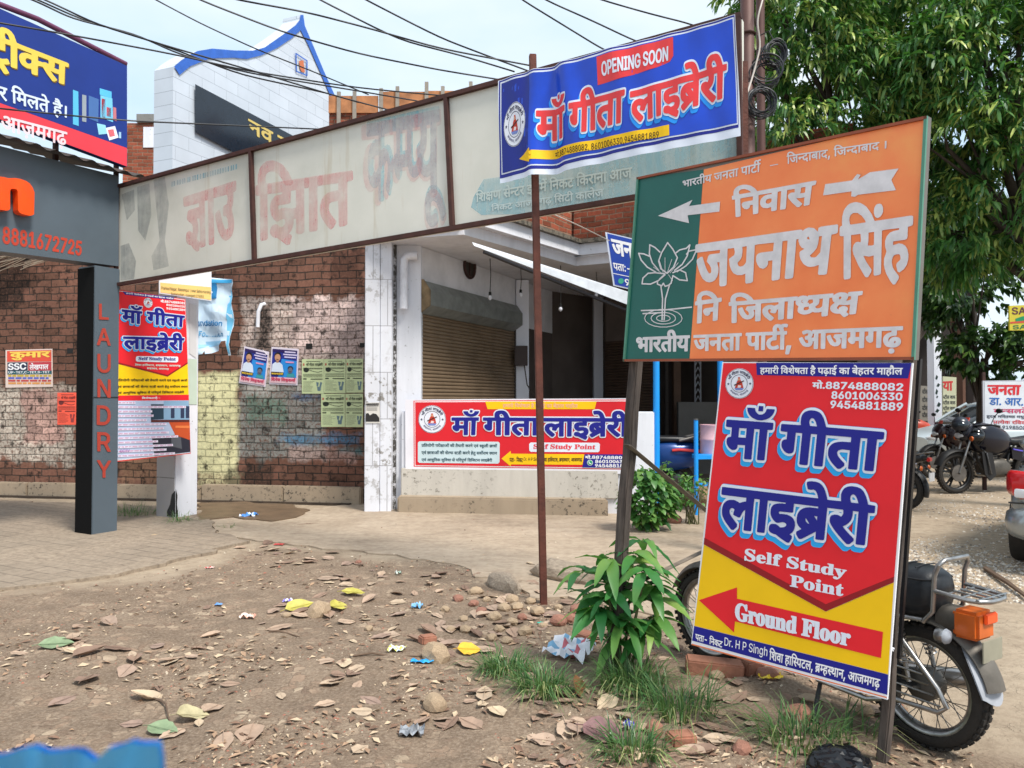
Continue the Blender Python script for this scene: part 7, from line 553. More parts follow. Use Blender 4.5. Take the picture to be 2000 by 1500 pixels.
# drain pipe, vents, hanging lamps
mb=MB(); y=10.34; mb.tube([atz(788,y,2.72),atz(788,y,3.28),atz(789,y-.01,3.38),atz(794,y,3.43),atz(804,y,3.44),atz(815,y,3.44)],.055,mat('white_pvc',srgb(228,230,238),.35),12); mb.build('drain_pipe',wb,smooth=50)
def vent(u,v,t):
    p=along(t,0); z=at(u,v,p.y).z; mb=MB(); n=-ins
    C=Vector((p.x,p.y,z)); up=Vector((0,0,1))
    mb.tube([C+n*.02+(sdir*math.cos(a)+up*math.sin(a))*.17 for a in [2*math.pi*i/24 for i in range(24)]],.025,IRON,6,True)
    P=[C+n*.012+(sdir*math.cos(a)+up*math.sin(a))*.17 for a in [2*math.pi*i/24 for i in range(24)]]; mb.add(P,[tuple(range(24))[::-1]],mat('vent_shade_disc',srgb(60,52,44),.8))  # flat disc, its dark colour stands in for shade inside the vent
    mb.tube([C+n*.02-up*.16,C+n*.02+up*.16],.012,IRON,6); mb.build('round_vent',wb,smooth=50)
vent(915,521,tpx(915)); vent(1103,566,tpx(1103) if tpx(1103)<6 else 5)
for u,Y,L in ((957,11.4,.5),(1017,12.2,.35),(1165,12.6,.3),(1095,12.0,.6)):
    mb=MB(); p=atz(u,Y,SZ-.003); mb.tube([p,p+Vector((.01,0,-L*.5)),p+Vector((0,0,-L))],.006,DARK,5); mb.lathe([(0,.06),(.02,.05),(.022,0),(.0,-.002)],DARK,10,p+Vector((0,0,-L-.05))); mb.lathe([(.001,-.075),(.028,-.05),(.03,-.025),(.016,-.001)],WHC,10,p+Vector((0,0,-L-.05))); mb.build('hanging_lamp',wb,smooth=50)
# loose white awning sheet edge along the porch
aw=thing('awning','long thin white awning sheet sloping down along the porch roof edge','awning',atz(1080,10.6,3.2))
mb=MB(); a,b=at(922,473,9.6),at(1262,581,11.0); a2,b2=at(926,480,9.6),at(1262,609,11.0); n=Vector((-.25,.35,0)); mb.prism([a,b,b2,a2],Vector((.02,.03,0)),mat('white_tin',srgb(226,232,240),.35,.1)); mb.build('sheet',aw)
mb=MB(); mb.tube([at(945,492,9.7),at(1262,622,11.1)],.025,mat('dark_pipe',srgb(58,58,62),.4,.5),8); mb.build('support_pipe',aw,smooth=50)
# ---------------- gabled building ----------------
gb=thing('gabled_building','tall pale tiled building front with curved blue-trimmed gable and black name board','building',atz(338,15,0))
G0=atz(338,15,0); GD=Vector((.4,1,0)).normalized(); GS=Sheet(G0,G0+GD,.004); z7=Z(240,10,4.167)
gt=tilemat('pale_blue_tile',srgb(206,214,224),srgb(158,166,176),.9,.27,0)
topl=z7((410,500),(470,450),(530,410),(600,375),(720,355),(900,370),(1050,372),(1150,345),(1300,240),(1400,165),(1435,120),(1438,82),(1462,80),(1475,170),(1530,300),(1640,560),(1730,760),(1860,930),(1960,1060))
inn=z7((455,570),(540,500),(700,435),(900,430),(1000,440),(1120,410),(1250,350),(1370,270),(1440,205),(1500,320),(1610,570),(1700,780),(1830,960),(1900,1060))
P=[GS.px(*p) for p in topl]; base=[Vector((P[-1].x,P[-1].y,2)),Vector((P[0].x,P[0].y,2))]
mb=MB(); mb.prism(P+base,Vector((-.46,.19,0)),gt); o=mb.build('front_wall',gb)
BLU=mat('bright_blue_paint',srgb(44,98,190),.5)
for i in range(len(inn)-1): 
    pass
band=topl+inn[::-1]; GS.poly('blue_trim',band,BLU,6)
GS.poly('name_board',[(377,165),(640,303),(640,395),(378,259)],mat('black_gloss_board',srgb(30,40,52),.2),14); 
GS.text('name_board','nav',z7((1000,925),(1560,1230),(1560,1360),(1003,1030)),ink(214,190,110),16)
for a,b in zip(z7((1400,395),(1490,455),(1490,575),(1405,540)),z7((1490,455),(1490,575),(1405,540),(1400,395))): GS.stroke('picture_tile',[a,b],2.2,BLU,8)
GS.poly('picture_tile',z7((1425,455),(1462,450),(1475,550),(1450,545),(1435,520)),ink(196,110,70),7)
GS.build(gb)
mb=MB(); mb.ob(G0+Vector((0,.02,0)),GD*8.5,Vector((-.46,.19,0)),(0,0,5.8),gt) if False else None
# side brick block and distant brick storeys
def block(name,label,u0,u1,Y,z1,m,depth=3):
    a=atz(u0,Y,0); b=atz(u1,Y,0); t=thing(name,label,'building',a); bwall('wall',a,b,0,z1,depth,m,t); return t,a,b
t,a,b=block('brick_building','raw red brick building seen in the gap left of the pale gabled front',235,306,18.5,8.2,RB)
mb=MB(); mb.ob(a+Vector((.35,-.06,8.203)),(b-a)*.8,(0,3,0),(0,0,.2),GREYC); mb.ob(a+Vector((.5,-.02,7.6)),(b-a)*.6,(0,.018,0),(0,0,.5),WH); mb.build('roof_slab',t)
t,a,b=block('brick_building','unfinished red brick storey with orange shuttering boards behind the long faded board',640,1040,17,7.9,RB)
FB=mat('orange_shuttering_ply',srgb(186,124,80),.8,0,.45,3)
mb=MB(); d=(b-a).normalized(); L=(b-a).length; x=0
while x<L: w_=random.uniform(.9,1.4); mb.ob(a+d*x+Vector((0,-.05,7.9+x*.05+random.uniform(-.03,.03))),d*(w_-.02),(0,.04,0),(0,0,.38),FB); x+=w_
mb.build('shuttering_board',t)
for i in range(9):
    x=.1+i*.49*1.0+random.uniform(-.1,.1); mb=MB(); mb.ob(a+d*x+Vector((0,-.1,7.5+x*.05)),d*.08,(0,.045,0),(0,0,.95+random.uniform(-.15,.02)),mat('weathered_post',srgb(150,140,128),.8)); mb.build('prop_post',t)
# ---------------- dark shop on the left ----------------
shp=thing('laundry_shop','dark grey shop canopy with orange letter, painted phone number and LAUNDRY pillar','shop',atz(182,8.38,0))
FC=Vector((-4.43,8.65,0)); FBd=Vector((.469,.883,0)).normalized(); FS=Sheet(FC,FC+FBd,.003)
GRY=mat('slate_grey_paint',srgb(84,96,106),.45,0,.12,2); BLK=mat('near_black_side',srgb(9,9,10),.85,spec=.15)
a=FC-FBd*3.6; back=Vector((-.883,.469,0))
mb=MB(); P=[FS.px(-420,492+(-420*.13),0),FS.px(232,520,0),FS.px(232,344,0),FS.px(-420,285-420*.255,0)]
mb.prism(P,back*.25,GRY); mb.build('fascia',shp)
z1=Z(0,0,2.679)
mb=MB(); nq=[FS.px(*p,0) for p in z1((-70,925),(150,950),(150,1140),(-70,1095))]
L=GL['nn']; x0,y0,x1,y1=bb(L); lp=[nq[0].lerp(nq[1],(x-x0)/(x1-x0)).lerp(nq[3].lerp(nq[2],(x-x0)/(x1-x0)),(y1-y)/(y1-y0))+FS.n*.01 for x,y in L[0][0]]
mb.prism(lp,FS.n*.09,mat('orange_acrylic',srgb(255,84,10),.3)); mb.build('sign_letter',shp)
ORP=ink(188,64,44); FS.text('phone_number','ph',z1((12,1182),(430,1262),(425,1340),(12,1275)),ORP,1)
zb=Z(0,480,2.586); PS=Sheet(atz(182,8.38,0)+FS.n*.002,atz(182,8.38,0)+FBd,.003)
pc=atz(182,8.38,0); pr=FBd*.30
mb=MB(); w2=Vector((-.872,.49,0)).normalized(); mb.ob(pc,pr,w2*.30,(0,0,2.97),GRY); mb.build('pillar',shp,bevel=.006)
mb=MB(); q=Vector((-.49,-.872,0)).normalized()*.004; mb.ob(pc+q,w2*.298,q,(0,0,2.95),BLK); mb.build('pillar_dark_side',shp)  # thin near-black slab over the left face of the pillar
for ch,(ax,ay,bx_,by) in zip('LAUNDRY',[(498,292,548,372),(487,415,558,502),(490,545,558,640),(490,672,558,765),(487,805,558,905),(489,940,558,1038),(487,1082,560,1170)]):
    PS.text('painted_word','L'+ch,zb((ax,ay),(bx_,ay+3),(bx_,by+3),(ax,by)),ink(172,62,48),2)
FS.build(shp); PS.build(shp)
mb=MB(); mb.ob(pc+FS.n*.003+Vector((0,0,1.52)),pr,FS.n*.004,(0,0,.008),DARK); mb.build('pillar_joint',shp)
# corrugated roof edge
mb=MB(); vs=[];fs=[]; n=120; rl=[]
cor=mat('weathered_corrugated_sheet',srgb(70,66,62),.8,.1,.4,3,.3)
for i in range(n+1):
    t=-3.6+i*(3.85/n); zt=.018*math.sin(i*1.05)+FS.px(232,344,0).z+.02+(-t*.01 if t<0 else 0)
    for j,(o,dz) in enumerate(((.22,-.02),(-.4,.16),(-1.4,.42))):
        p=FC+FBd*t+FS.n*o; vs.append((p.x,p.y,zt+dz+(.012*noise.noise(Vector((t*3,j,0))) if j==0 else 0)))
for i in range(n):
    for j in range(2): q=i*3+j; fs.append((q,q+1,q+4,q+3))
mb.add(vs,fs,cor); mb.add([(x,y,z-.006) for x,y,z in vs],[f[::-1] for f in fs],cor); mb.build('corrugated_roof',shp,smooth=60)
# tiled column between the shop and the wall
col_=thing('tiled_column','free-standing white column with tiled side coloured grey for shade, broken tiles and pasted scraps','column',atz(343,9.57,0))
cc=atz(343,9.57,0); CT=tilemat('shade_grey_tile',srgb(150,146,146),srgb(96,92,90),.5,.52)
mb=MB(); mb.ob(cc,FBd*.34,w2*.34,(0,0,3.3),WH); mb.build('shaft',col_,bevel=.01)
mb=MB(); q=Vector((-.49,-.872,0)).normalized()*.003; mb.ob(cc+q,w2*.335,q*3,(0,0,3.3),CT); mb.build('tile_cladding',col_)  # tiled face coloured grey to stand in for its shade
CS=Sheet(cc,cc+FBd,.003); AS=Sheet(cc-FS.n*0+Vector((-.49,-.872,0)).normalized()*.014,cc+w2,.003)
CS.poly('broken_tile',[(343,955),(346,968),(345,985),(348,1010),(343,1012)],DARK,2); AS.poly('broken_tile',[(343,958),(336,966),(333,985),(327,998),(327,1008),(343,1010)],DARK,2)
CS.poly('pasted_flyer',[(363,700),(384,702),(384,790),(366,790)],ink(196,212,196),2); CS.poly('pasted_flyer',[(369,592),(383,596),(383,700),(369,690)],ink(214,214,216),2)
CS.build(col_); AS.build(col_)
# ---------------- printed signs ----------------
NAVY=ink(22,26,140); RED=ink(236,32,44); YLW=ink(255,204,0); CY=ink(40,176,246); PW=ink(232,238,250); WHT=ink(246,246,250); MAR=ink(150,18,28)
BLKI=ink(20,20,24)
ZA=Z(1330,690,2.1128); ZB=Z(1400,690,3.6575)
# -- leaning red poster --
rp_=thing('poster','large leaning red and yellow poster tied to the right post of the painted signboard','poster',atz(1560,3.2,.4))
s=Sheet(at(1380,900,3.52),at(1757,900,2.96))
O=[(1411,707),(1783,709),(1733,1367),(1350,1258)]
slab(s,O,.012,WHT,'backing_sheet',rp_)
s.poly('print',[(1413,709),(1780,711),(1746,1137),(1613,1194),(1375,1063)],RED,1)
s.poly('print',[(1376,1050),(1613,1180),(1747,1126),(1746,1137),(1613,1194),(1375,1063)],MAR,2)
s.poly('print',[(1375,1063.5),(1613,1194.5),(1746,1137.5),(1735,1317),(1356,1222)],YLW,1)
s.poly('print',[(1356,1222.5),(1735,1317.5),(1733,1357),(1352,1251)],NAVY,1)
s.poly('print',[(1351.5,1257),(1732,1361),(1732,1363.5),(1351.2,1259.5)],ink(240,130,80),1)
s.poly('print',ZB((283,68),(1393,70),(1368,180),(288,155)),NAVY,2)
s.poly('arrow',[(1365.5,1172),(1440,1147),(1440,1169),(1725,1234),(1721,1285),(1436,1213.5),(1434,1235)],RED,2)
s.text('lettering','r1',ZB((312,86),(1332,84),(1328,168),(310,158)),WHT,3)
s.text('lettering','mo',ZB((685,190),(1337,203),(1333,270),(683,252)),PW,3); s.text('lettering','n2',ZB((822,270),(1330,282),(1326,338),(820,326)),PW,3); s.text('lettering','n3',ZB((815,336),(1335,352),(1330,412),(812,392)),PW,3)
s.title(ZB((85,360),(422,384),(384,768),(52,745)),ZB((478,392),(1216,447),(1172,853),(438,785)),ZB((55,835),(1150,970),(1105,1425),(12,1290)),NAVY,PW,CY)
s.text('lettering','self',ZA((265,803),(688,880),(680,939),(262,868)),PW,3); s.text('lettering','point',ZA((452,912),(676,950),(671,1004),(450,962)),PW,3)
s.text('lettering','gf',[(1437,1175),(1664,1228),(1661,1263),(1436,1211)],PW,4)
s.text('lettering','ad1',ZA((62,1146),(175,1178),(172,1215),(60,1182)),WHT,3); s.text('lettering','ad2',ZA((182,1170),(360,1212),(356,1260),(180,1214)),WHT,3); s.text('lettering','ad3',ZA((368,1212),(826,1330),(820,1392),(364,1274)),WHT,3)
s.emblem((1444.5,749),.0672,3); s.build(rp_)
# -- painted party signboard on wooden posts --
pb=thing('painted_signboard','orange and green hand-painted signboard with white lotus on two leaning wooden posts','signboard',Vector((1.1,3.55,0)))
s=Sheet(at(1235,500,4.14),at(1785,500,3.01)); ZC=Z(1200,220,3)
O=[(1246,347),(1813,227),(1788,703),(1219,706)]
k=NT('weathered_orange_paint'); n1=k.noise(2.2,6); n2=k.noise(10,6,.7)
c=k.ramp(n1,[(.3,srgb(248,122,62)),(.55,srgb(255,142,80)),(.75,srgb(255,166,92))]); k.col(k.mix(k.ramp(n2,[(.66,W1(0)),(.76,W1(.5))]),c,srgb(190,110,80))); k.b.inputs['Roughness'].default_value=.5; ORG=k.m
GRN=mat('dark_green_enamel',srgb(12,98,88),.45,0,.16,3); PWH=mat('brushed_white_paint',srgb(226,222,224),.6,0,.18,14)
GE=mat('green_frame_edge',srgb(80,140,118),.5); OE=mat('orange_brown_frame',srgb(150,74,44),.6,0,.3)
P=[s.px(u,v,0) for u,v in O]; mb=MB(); mb.prism(P,-s.n*.03,mat('galvanised_back',srgb(120,116,110),.6,.3)); mb.build('panel',pb)
s.poly('painted_field',[(1375,331),(1811,229),(1786,701),(1347,703)],ORG,1); s.poly('painted_field',[(1248,348),(1374.6,331),(1346.6,703),(1221,704)],GRN,1)
mb=MB()
for i,(a,b) in enumerate(zip(P,P[1:]+P[:1])):
    d=(b-a); pr=s.n.cross(d).normalized()*.012*(1 if s.n.cross(d).dot((P[0]+P[2])/2-a)>0 else -1)
    mb.ob(a+s.n*.0,d,pr,s.n*.012,GE if i in(1,3) else OE)
mb.build('frame_rim',pb)
def T(key,*q): s.text('painted_lettering',key,ZC(*q),PWH,3)
T('bj1',(402,385),(862,272),(860,347),(402,440)); T('bj1b',(1012,232),(1598,148),(1596,222),(1012,316)); s.stroke('painted_lettering',ZC((915,312),(960,303)),1.6,PWH,3)
T('bj2',(688,436),(1195,340),(1168,540),(696,618)); T('bj3',(476,768),(1318,648),(1282,945),(476,1036)); T('bj3b',(1322,540),(1760,470),(1738,995),(1322,1048))
T('bj4b',(478,1052),(636,1030),(626,1215),(470,1240)); T('bj4',(672,1060),(1466,990),(1440,1192),(672,1248)); T('bj5',(130,1282),(1698,1200),(1690,1412),(128,1430))
s.poly('painted_arrow#1',ZC((258,605),(460,512),(440,548),(622,522),(618,580),(432,602),(440,648)),PWH,3)
s.poly('painted_arrow#2',ZC((1238,420),(1395,398),(1425,360),(1445,366),(1430,392),(1500,350),(1668,328),(1625,395),(1652,455),(1430,482),(1412,494),(1390,492),(1392,462),(1225,486)),PWH,3)
for st in [[(315,762),(280,820),(262,870),(275,915),(312,942),(350,905),(372,850),(345,800),(315,762)],[(262,925),(225,880),(208,830),(210,775),(240,790),(270,818)],[(245,935),(195,905),(160,865),(145,825),(175,828),(208,842)],[(360,825),(385,805),(425,795),(445,775),(430,840),(400,890),(355,925)],[(425,830),(440,812),(485,803),(460,860),(420,900),(370,932)],[(300,945),(240,938),(200,942),(170,970),(165,1003),(215,1005),(260,985),(300,950)],[(345,938),(385,922),(420,938),(430,985),(385,980),(345,955)],[(255,985),(255,1005),(280,1015),(290,1000),(300,1018),(320,1012),(335,1000),(345,960)],[(275,1015),(285,1090),(282,1215)],[(325,1012),(302,1090),(294,1215)],[(160,1160),(300,1156),(455,1140)],[(170,1178),(280,1172)]]:
    s.stroke('lotus_emblem',ZC(*st),2.6,PWH,3)
for a,b,i in [((290,940),(265,860),1),((300,940),(300,850),1),((312,942),(340,860),1),((285,945),(232,905),1),((330,940),(378,880),1),((295,948),(265,975),1),((320,950),(345,985),1)]: s.stroke('lotus_emblem',ZC(a,b),1,PWH,4)
for rx,ry in ((110,52),(72,34),(40,18)): s.stroke('lotus_emblem',ZC(*[(290+rx*math.cos(t*.349),1205+ry*math.sin(t*.349)) for t in range(19)]),1.6,PWH,3)
s.build(pb)
k=NT('old_grey_wood'); n1=k.noise(9,7,.7,stretch=(1,1,.12)); n2=k.noise(40,5,.7,stretch=(1,1,.1)); k.col(k.mix(.5,k.ramp(n1,[(.3,srgb(34,28,26)),(.55,srgb(76,66,60)),(.75,srgb(112,102,94))]),k.ramp(n2,[(.35,srgb(30,25,24)),(.65,srgb(110,98,90))]))); k.b.inputs['Roughness'].default_value=.9; k.bump(n2,.8,.01); WOOD=k.m; WOOD2=mat('weathered_batten',srgb(124,112,100),.9,0,.4,14,.4,50)
def post(name,pts,wd,dp,m,par,axis):
    mb=MB(); ax=axis.normalized()*wd; n=Vector((0,0,1)).cross(axis).normalized()*dp
    vs=[]
    for i,p in enumerate(pts):
        j=Vector((noise.noise(p*3),noise.noise(p*3+Vector((9,0,0))),0))*.012; p=p+j; vs+=[p-ax/2-n/2,p+ax/2-n/2,p+ax/2+n/2,p-ax/2+n/2]
    fs=[(3,2,1,0)]+[(i*4+k,i*4+(k+1)%4,(i+1)*4+(k+1)%4,(i+1)*4+k) for i in range(len(pts)-1) for k in range(4)]+[tuple(range(len(vs)-4,len(vs)))]
    mb.add(vs,fs,m); return mb.build(name,par,bevel=.006)
ax=(P[1]-P[0])
lb=gnd(1195,1322); lt=s.px(1229,640,0)-s.n*.075; l0=lb-(lt-lb)*.1
post('post',[l0.lerp(lt,i/9) for i in range(10)],.062,.055,WOOD,pb,ax)
rb=s.px(1709,1520,0)-s.n*.07; rt=s.px(1768,640,0)-s.n*.065; rb=rb-(rt-rb)*.08
post('post',[rb.lerp(rt,i/9) for i in range(10)],.04,.05,WOOD,pb,ax)
mb=MB(); mb.ob(s.px(1783,700,0)-s.n*.04,s.px(1742,1290,0)-s.px(1783,700,0),ax.normalized()*.012,-s.n*.02,mat('black_iron_strap',srgb(30,28,30),.4,.5)); mb.build('iron_strap',pb)
post('brace',[at(1222,868,4.12),at(1395,1010,4.62)],.05,.02,WOOD2,pb,ax); post('brace',[at(1225,1148,4.15),at(1390,1068,4.5)],.04,.02,WOOD2,pb,ax)
mb=MB(); 
for a,b in (((1728,1255),(1744,1268)),((1738,1254),(1742,1272))): mb.tube([s.px(*a,-8)+Vector((0,0,0)),s.px((a[0]+b[0])/2,(a[1]+b[1])/2,14),s.px(*b,-8)],.004,WHC,5)
tagp(mb.build('tie_wire'),'short white wire tying the leaning red poster to the right post','wire')
# -- rusty pole and blue banner --
rpole=thing('steel_pole','rusty square steel pole standing in the rubble holding the blue banner','pole',gnd(1063,1180))
b=gnd(1063,1182); t=at(1041,104,b.y); mb=MB(); d=t-b; mb.ob(b-Vector((.026,0,.1)),d+Vector((0,0,.1)),Vector((.052,.004,0)),Vector((-.004,.052,0)),RUST); mb.build('shaft',rpole,bevel=.004)
bb_=thing('banner','bright blue vinyl banner announcing an opening, wrapped round the rusty pole','banner',Vector((.6,5.1,0)))
s=Sheet(at(1050,200,5.5),at(1443,150,4.72)); ZD=Z(950,20,3.9216)
BLU1=mat('banner_blue_vinyl',srgb(8,70,205),.32,0,.3,1.6); DBL=ink(20,30,140,.35); RB2=ink(232,60,62,.35); WV=ink(225,232,246,.35); CYB=ink(30,150,245,.35)
s.poly('cloth',ZD((72,530),(1908,36),(1945,960),(95,1322)),WV,0); s.poly('cloth',ZD((80,533),(1904,42),(1929,895),(93,1285)),DBL,1)
s.poly('cloth',ZD((91,543),(1899,58),(1924,872),(106,1256)),WV,2); s.poly('cloth',ZD((101,553),(1890,72),(1917,862),(114,1244)),BLU1,3)
s.poly('cloth',ZD((101,553),(330,492),(335,1196),(114,1244)),ink(10,34,140,.35),4)
s.poly('flag',ZD((848,360),(1430,205),(1433,350),(1405,395),(1300,440),(1000,540),(857,578)),RB2,4)
s.text('lettering','os',ZD((885,402),(1395,275),(1393,388),(890,514)),WV,6)
s.poly('arrow',ZD((252,1140),(350,1062),(352,1083),(1405,880),(1407,962),(355,1152),(350,1172)),YLW,5)
s.text('lettering','bn',ZD((500,1062),(1325,918),(1325,992),(502,1128)),ink(50,20,14),7)
s.title(ZD((388,672),(607,628),(602,968),(385,1012)),ZD((640,625),(1078,515),(1066,868),(640,962)),ZD((1108,532),(1845,305),(1836,712),(1118,918)),RB2,WV,CYB,layer=5)
s.kx=.62; s.emblem((950+215/3.92,20+872/3.92),.165,5); s.kx=1
A0=s.px(970,200); UD=(s.px(1440,200)-A0); UD.z=0; LU=UD.length; UD.normalize(); xpole=(s.px(1042,200)-A0).dot(UD)
def wave(p):
    x=(p-A0).dot(UD); z=p.z
    d=.030*math.exp(-((x-xpole)/.05)**2)-.035*math.exp(-((x-xpole-.16)/.06)**2)+.018*math.sin(x*16+z*3)*math.exp(-abs(x-xpole-.2)*2.2)+.010*math.sin(x*5.5+z*2.4)+.004*math.sin(x*31+z*9)+.02*max(0,(x-LU+.2))*math.sin(z*7)
    if x<xpole: d+=-(xpole-x)*.08
    return d
for k_,mb in s.mb.items():
    bm=bmesh.new(); me=bpy.data.meshes.new('tmp'); me.from_pydata([tuple(v) for v in mb.v],[],mb.f); me.polygons.foreach_set('material_index',mb.mi); bm.from_mesh(me); bpy.data.meshes.remove(me)
    if k_ in('cloth','arrow','flag','title_lettering','emblem'):
        for i in range(1,60): bmesh.ops.bisect_plane(bm,geom=bm.verts[:]+bm.edges[:]+bm.faces[:],plane_co=A0+UD*(LU*i/60),plane_no=UD,dist=1e-6)
        for i in range(1,9): bmesh.ops.bisect_plane(bm,geom=bm.verts[:]+bm.edges[:]+bm.faces[:],plane_co=(0,0,2.9+i*.12),plane_no=(0,0,1),dist=1e-6)
    bm.verts.ensure_lookup_table()
    mb.v=[v.co+s.n*wave(v.co) for v in bm.verts]; mb.f=[[v.index for v in f.verts] for f in bm.faces]; mb.mi=[f.material_index for f in bm.faces]; bm.free()
    if k_=='cloth':
        mb.build(k_.split('#')[0],bb_,smooth=60)
    else: mb.build(k_.split('#')[0],bb_)
# -- long faded overhead board --
fb=thing('overhead_sign_board','very long faded cream sign board with ghost lettering in a rusty overhead frame','sign board',atz(600,7.2,3))
AD=Vector((.872,-.49,0)); s=Sheet(FC+FS.n*.02,FC+AD,.0015)
k=NT('faded_cream_flex'); n1=k.noise(1.1,6); n2=k.noise(7,6,.6,stretch=(1,1,.08))
c=k.ramp(n1,[(.32,srgb(190,190,178)),(.5,srgb(208,207,196)),(.7,srgb(219,217,207))]); k.col(k.mix(k.ramp(n2,[(.58,W1(0)),(.72,W1(.55))]),c,srgb(168,148,112))); k.b.inputs['Roughness'].default_value=.5; CRM=k.m
O=[(230,366),(880,188),(975,160),(1443,62),(1447,352),(1000,424),(880,447),(500,517),(228,557)]
ln=lambda u,top:(366+(u-230)*(188-366)/650 if top else 557+(u-228)*(352-557)/1219)
O=[(230,ln(230,1)),(1447,ln(1447,1)),(1447,ln(1447,0)),(230,ln(230,0))]
Pq=[s.px(u,v,0) for u,v in O]; mb=MB(); mb.prism(Pq,-s.n*.09,CRM); mb.build('panel',fb)

def ghost(name,cl,thr,al=.6):
    k=NT(name); k.b.inputs['Base Color'].default_value=cl; k.b.inputs['Roughness'].default_value=.55; n1=k.noise(3.5,6,.65); n2=k.noise(30,4,.6,stretch=(1,1,.1)); f=k.mix(.35,k.ramp(n1,[(thr-.16,W1(.10)),(thr+.16,W1(al))]),k.ramp(n2,[(.4,W1(.3)),(.6,W1(1))]),'MULTIPLY')
    tr=k.n('BsdfTransparent'); ms=k.n('MixShader'); o=k.t.nodes['Material Output']; k.l(f,ms.inputs[0]); k.l(tr.outputs[0],ms.inputs[1]); k.l(k.b.outputs[0],ms.inputs[2]); k.l(ms.outputs[0],o.inputs[0]); return k.m
PNK=ghost('faded_pink_print',srgb(232,158,158),.48,.5); PN2=ghost('faded_rose_print',srgb(230,176,176),.5,.42); LB=ghost('faded_sky_print',srgb(140,200,216),.42,.55); LB2=ghost('faded_aqua_print',srgb(150,204,216),.5); GHO=ghost('faded_grey_print',srgb(140,146,150),.5,.45)
s.text('ghost_lettering','f1',[(358,385),(462,352),(462,470),(362,498)],PNK,1); s.text('ghost_lettering','f2',[(498,318),(690,290),(690,455),(500,490)],PNK,1)
s.text('ghost_lettering','f3',[(706,245),(872,210),(872,450),(706,470)],PN2,2); s.text('ghost_lettering','f3',[(716,238),(868,204),(872,440),(714,462)],LB2,1)
s.poly('faded_patch#1',[(925,385),(945,350),(1030,338),(1440,235),(1440,352),(1020,418),(940,420),(920,405)],LB,1); s.poly('faded_patch#2',[(980,340),(1440,232),(1440,180),(980,200)],LB2,1)
s.text('ghost_lettering','f4',[(930,372),(1235,318),(1235,350),(930,398)],ink(196,210,206),3); s.text('ghost_lettering','f5',[(960,398),(1180,362),(1180,388),(960,416)],ink(194,210,210),3)
# figures and scuffs at the left end
for q in ([(300,352),(322,345),(330,400),(322,470),(330,520),(300,528),(296,500),(312,470)],[(268,365),(292,358),(296,420),(284,470),(270,450)],[(238,380),(262,370),(264,410),(248,430)],[(236,480),(252,475),(266,510),(262,545),(236,548)]): s.poly('faded_patch#%d'%(q[0][0]+q[0][1]),q,GHO,1)
for i in range(26):
    u=335+i*5+random.uniform(-1,1); s.poly('ghost_lettering',[(u,355-(u-335)*.27),(u+3,354-(u-335)*.27),(u+3,364-(u-335)*.27),(u,365-(u-335)*.27)],LB,1)
s.build(fb)
FRM=mat('rusty_frame_bar',srgb(74,42,36),.75,.1,.4,9)
mb=MB()
def fbar(p,q,wd):
    a,b=s.px(*p,0)+s.n*.0,s.px(*q,0)+s.n*.0; d=b-a; pr=s.n.cross(d).normalized()*wd; mb.ob(a-pr/2-s.n*.005,d,pr,s.n*.045,FRM)
fbar((226,ln(226,1)),(1449,ln(1449,1)),.036); fbar((226,ln(226,0)),(1449,ln(1449,0)),.036)
mb.build('frame_rail',fb)
for u,u2 in ((231,230),(493,500),(874,886),(1443,1447)):
    mb=MB(); fbar((u,ln(u,1)+3),(u2,ln(u2,0)-3),.036); mb.build('frame_upright',fb)
mb=MB(); e=s.px(1445,352,0)-s.n*.05; mb.ob(Vector((e.x,e.y,-.05)),(.05,0,0),(0,.05,0),(0,0,e.z+.9),RUST); mb.build('support_leg',fb)
# -- long red banner on the low wall --
lb_=thing('banner','wide red banner with blue title stretched along the low white front wall','banner',lw0+Vector((1.4,-.1,0)))
s=Sheet(lw0+Vector((0,-.03,0)),lw1+Vector((0,-.03,0)),.002); ZE=Z(790,760,4.1667)
slab(s,ZE((5,84),(1876,74),(1872,692),(8,656)),.006,ink(236,234,242),'cloth',lb_)
s.poly('print',ZE((74,95),(1866,84),(1862,655),(76,630)),RED,1); s.poly('print',ZE((82,100),(1858,92),(1855,648),(84,624)),WHT,2); s.poly('print',ZE((88,107),(1850,99),(1848,641),(90,618)),ink(222,28,42),3)
s.poly('print',ZE((658,101),(1563,100),(1548,163),(677,163)),YLW,4); s.text('lettering','r1',ZE((800,110),(1412,112),(1410,160),(800,156)),ink(250,190,150),5)
s.title(ZE((385,170),(610,170),(603,374),(383,374)),ZE((640,172),(1118,175),(1112,380),(640,376)),ZE((1132,172),(1835,176),(1830,412),(1130,410)),NAVY,PW,None,layer=4)
s.poly('print',ZE((110,436),(122,424),(765,428),(776,440),(774,594),(762,606),(122,600),(110,588)),ink(206,226,232),4)
TL=ink(20,70,84)
s.text('lettering','p1',ZE((140,438),(755,444),(755,482),(140,478)),TL,5); s.text('lettering','p2',ZE((140,496),(755,502),(755,542),(140,537)),TL,5); s.text('lettering','p3',ZE((140,556),(715,560),(715,598),(140,594)),TL,5)
s.poly('print',ZE((1015,446),(1028,434),(1578,436),(1590,448),(1588,502),(1576,513),(1028,510),(1016,498)),PW,4); s.text('lettering','ssp',ZE((1050,446),(1556,450),(1552,500),(1050,496)),ink(232,70,84),5)
s.poly('arrow',ZE((790,565),(865,502),(866,525),(1464,530),(1448,615),(866,612),(865,629)),YLW,4)
DK=ink(60,20,20); s.text('lettering','ad1',ZE((855,546),(965,550),(965,594),(855,592)),DK,5); s.text('lettering','ad2',ZE((972,554),(1110,556),(1110,592),(970,590)),DK,5); s.text('lettering','ad3',ZE((1115,548),(1446,550),(1446,597),(1115,597)),DK,5)
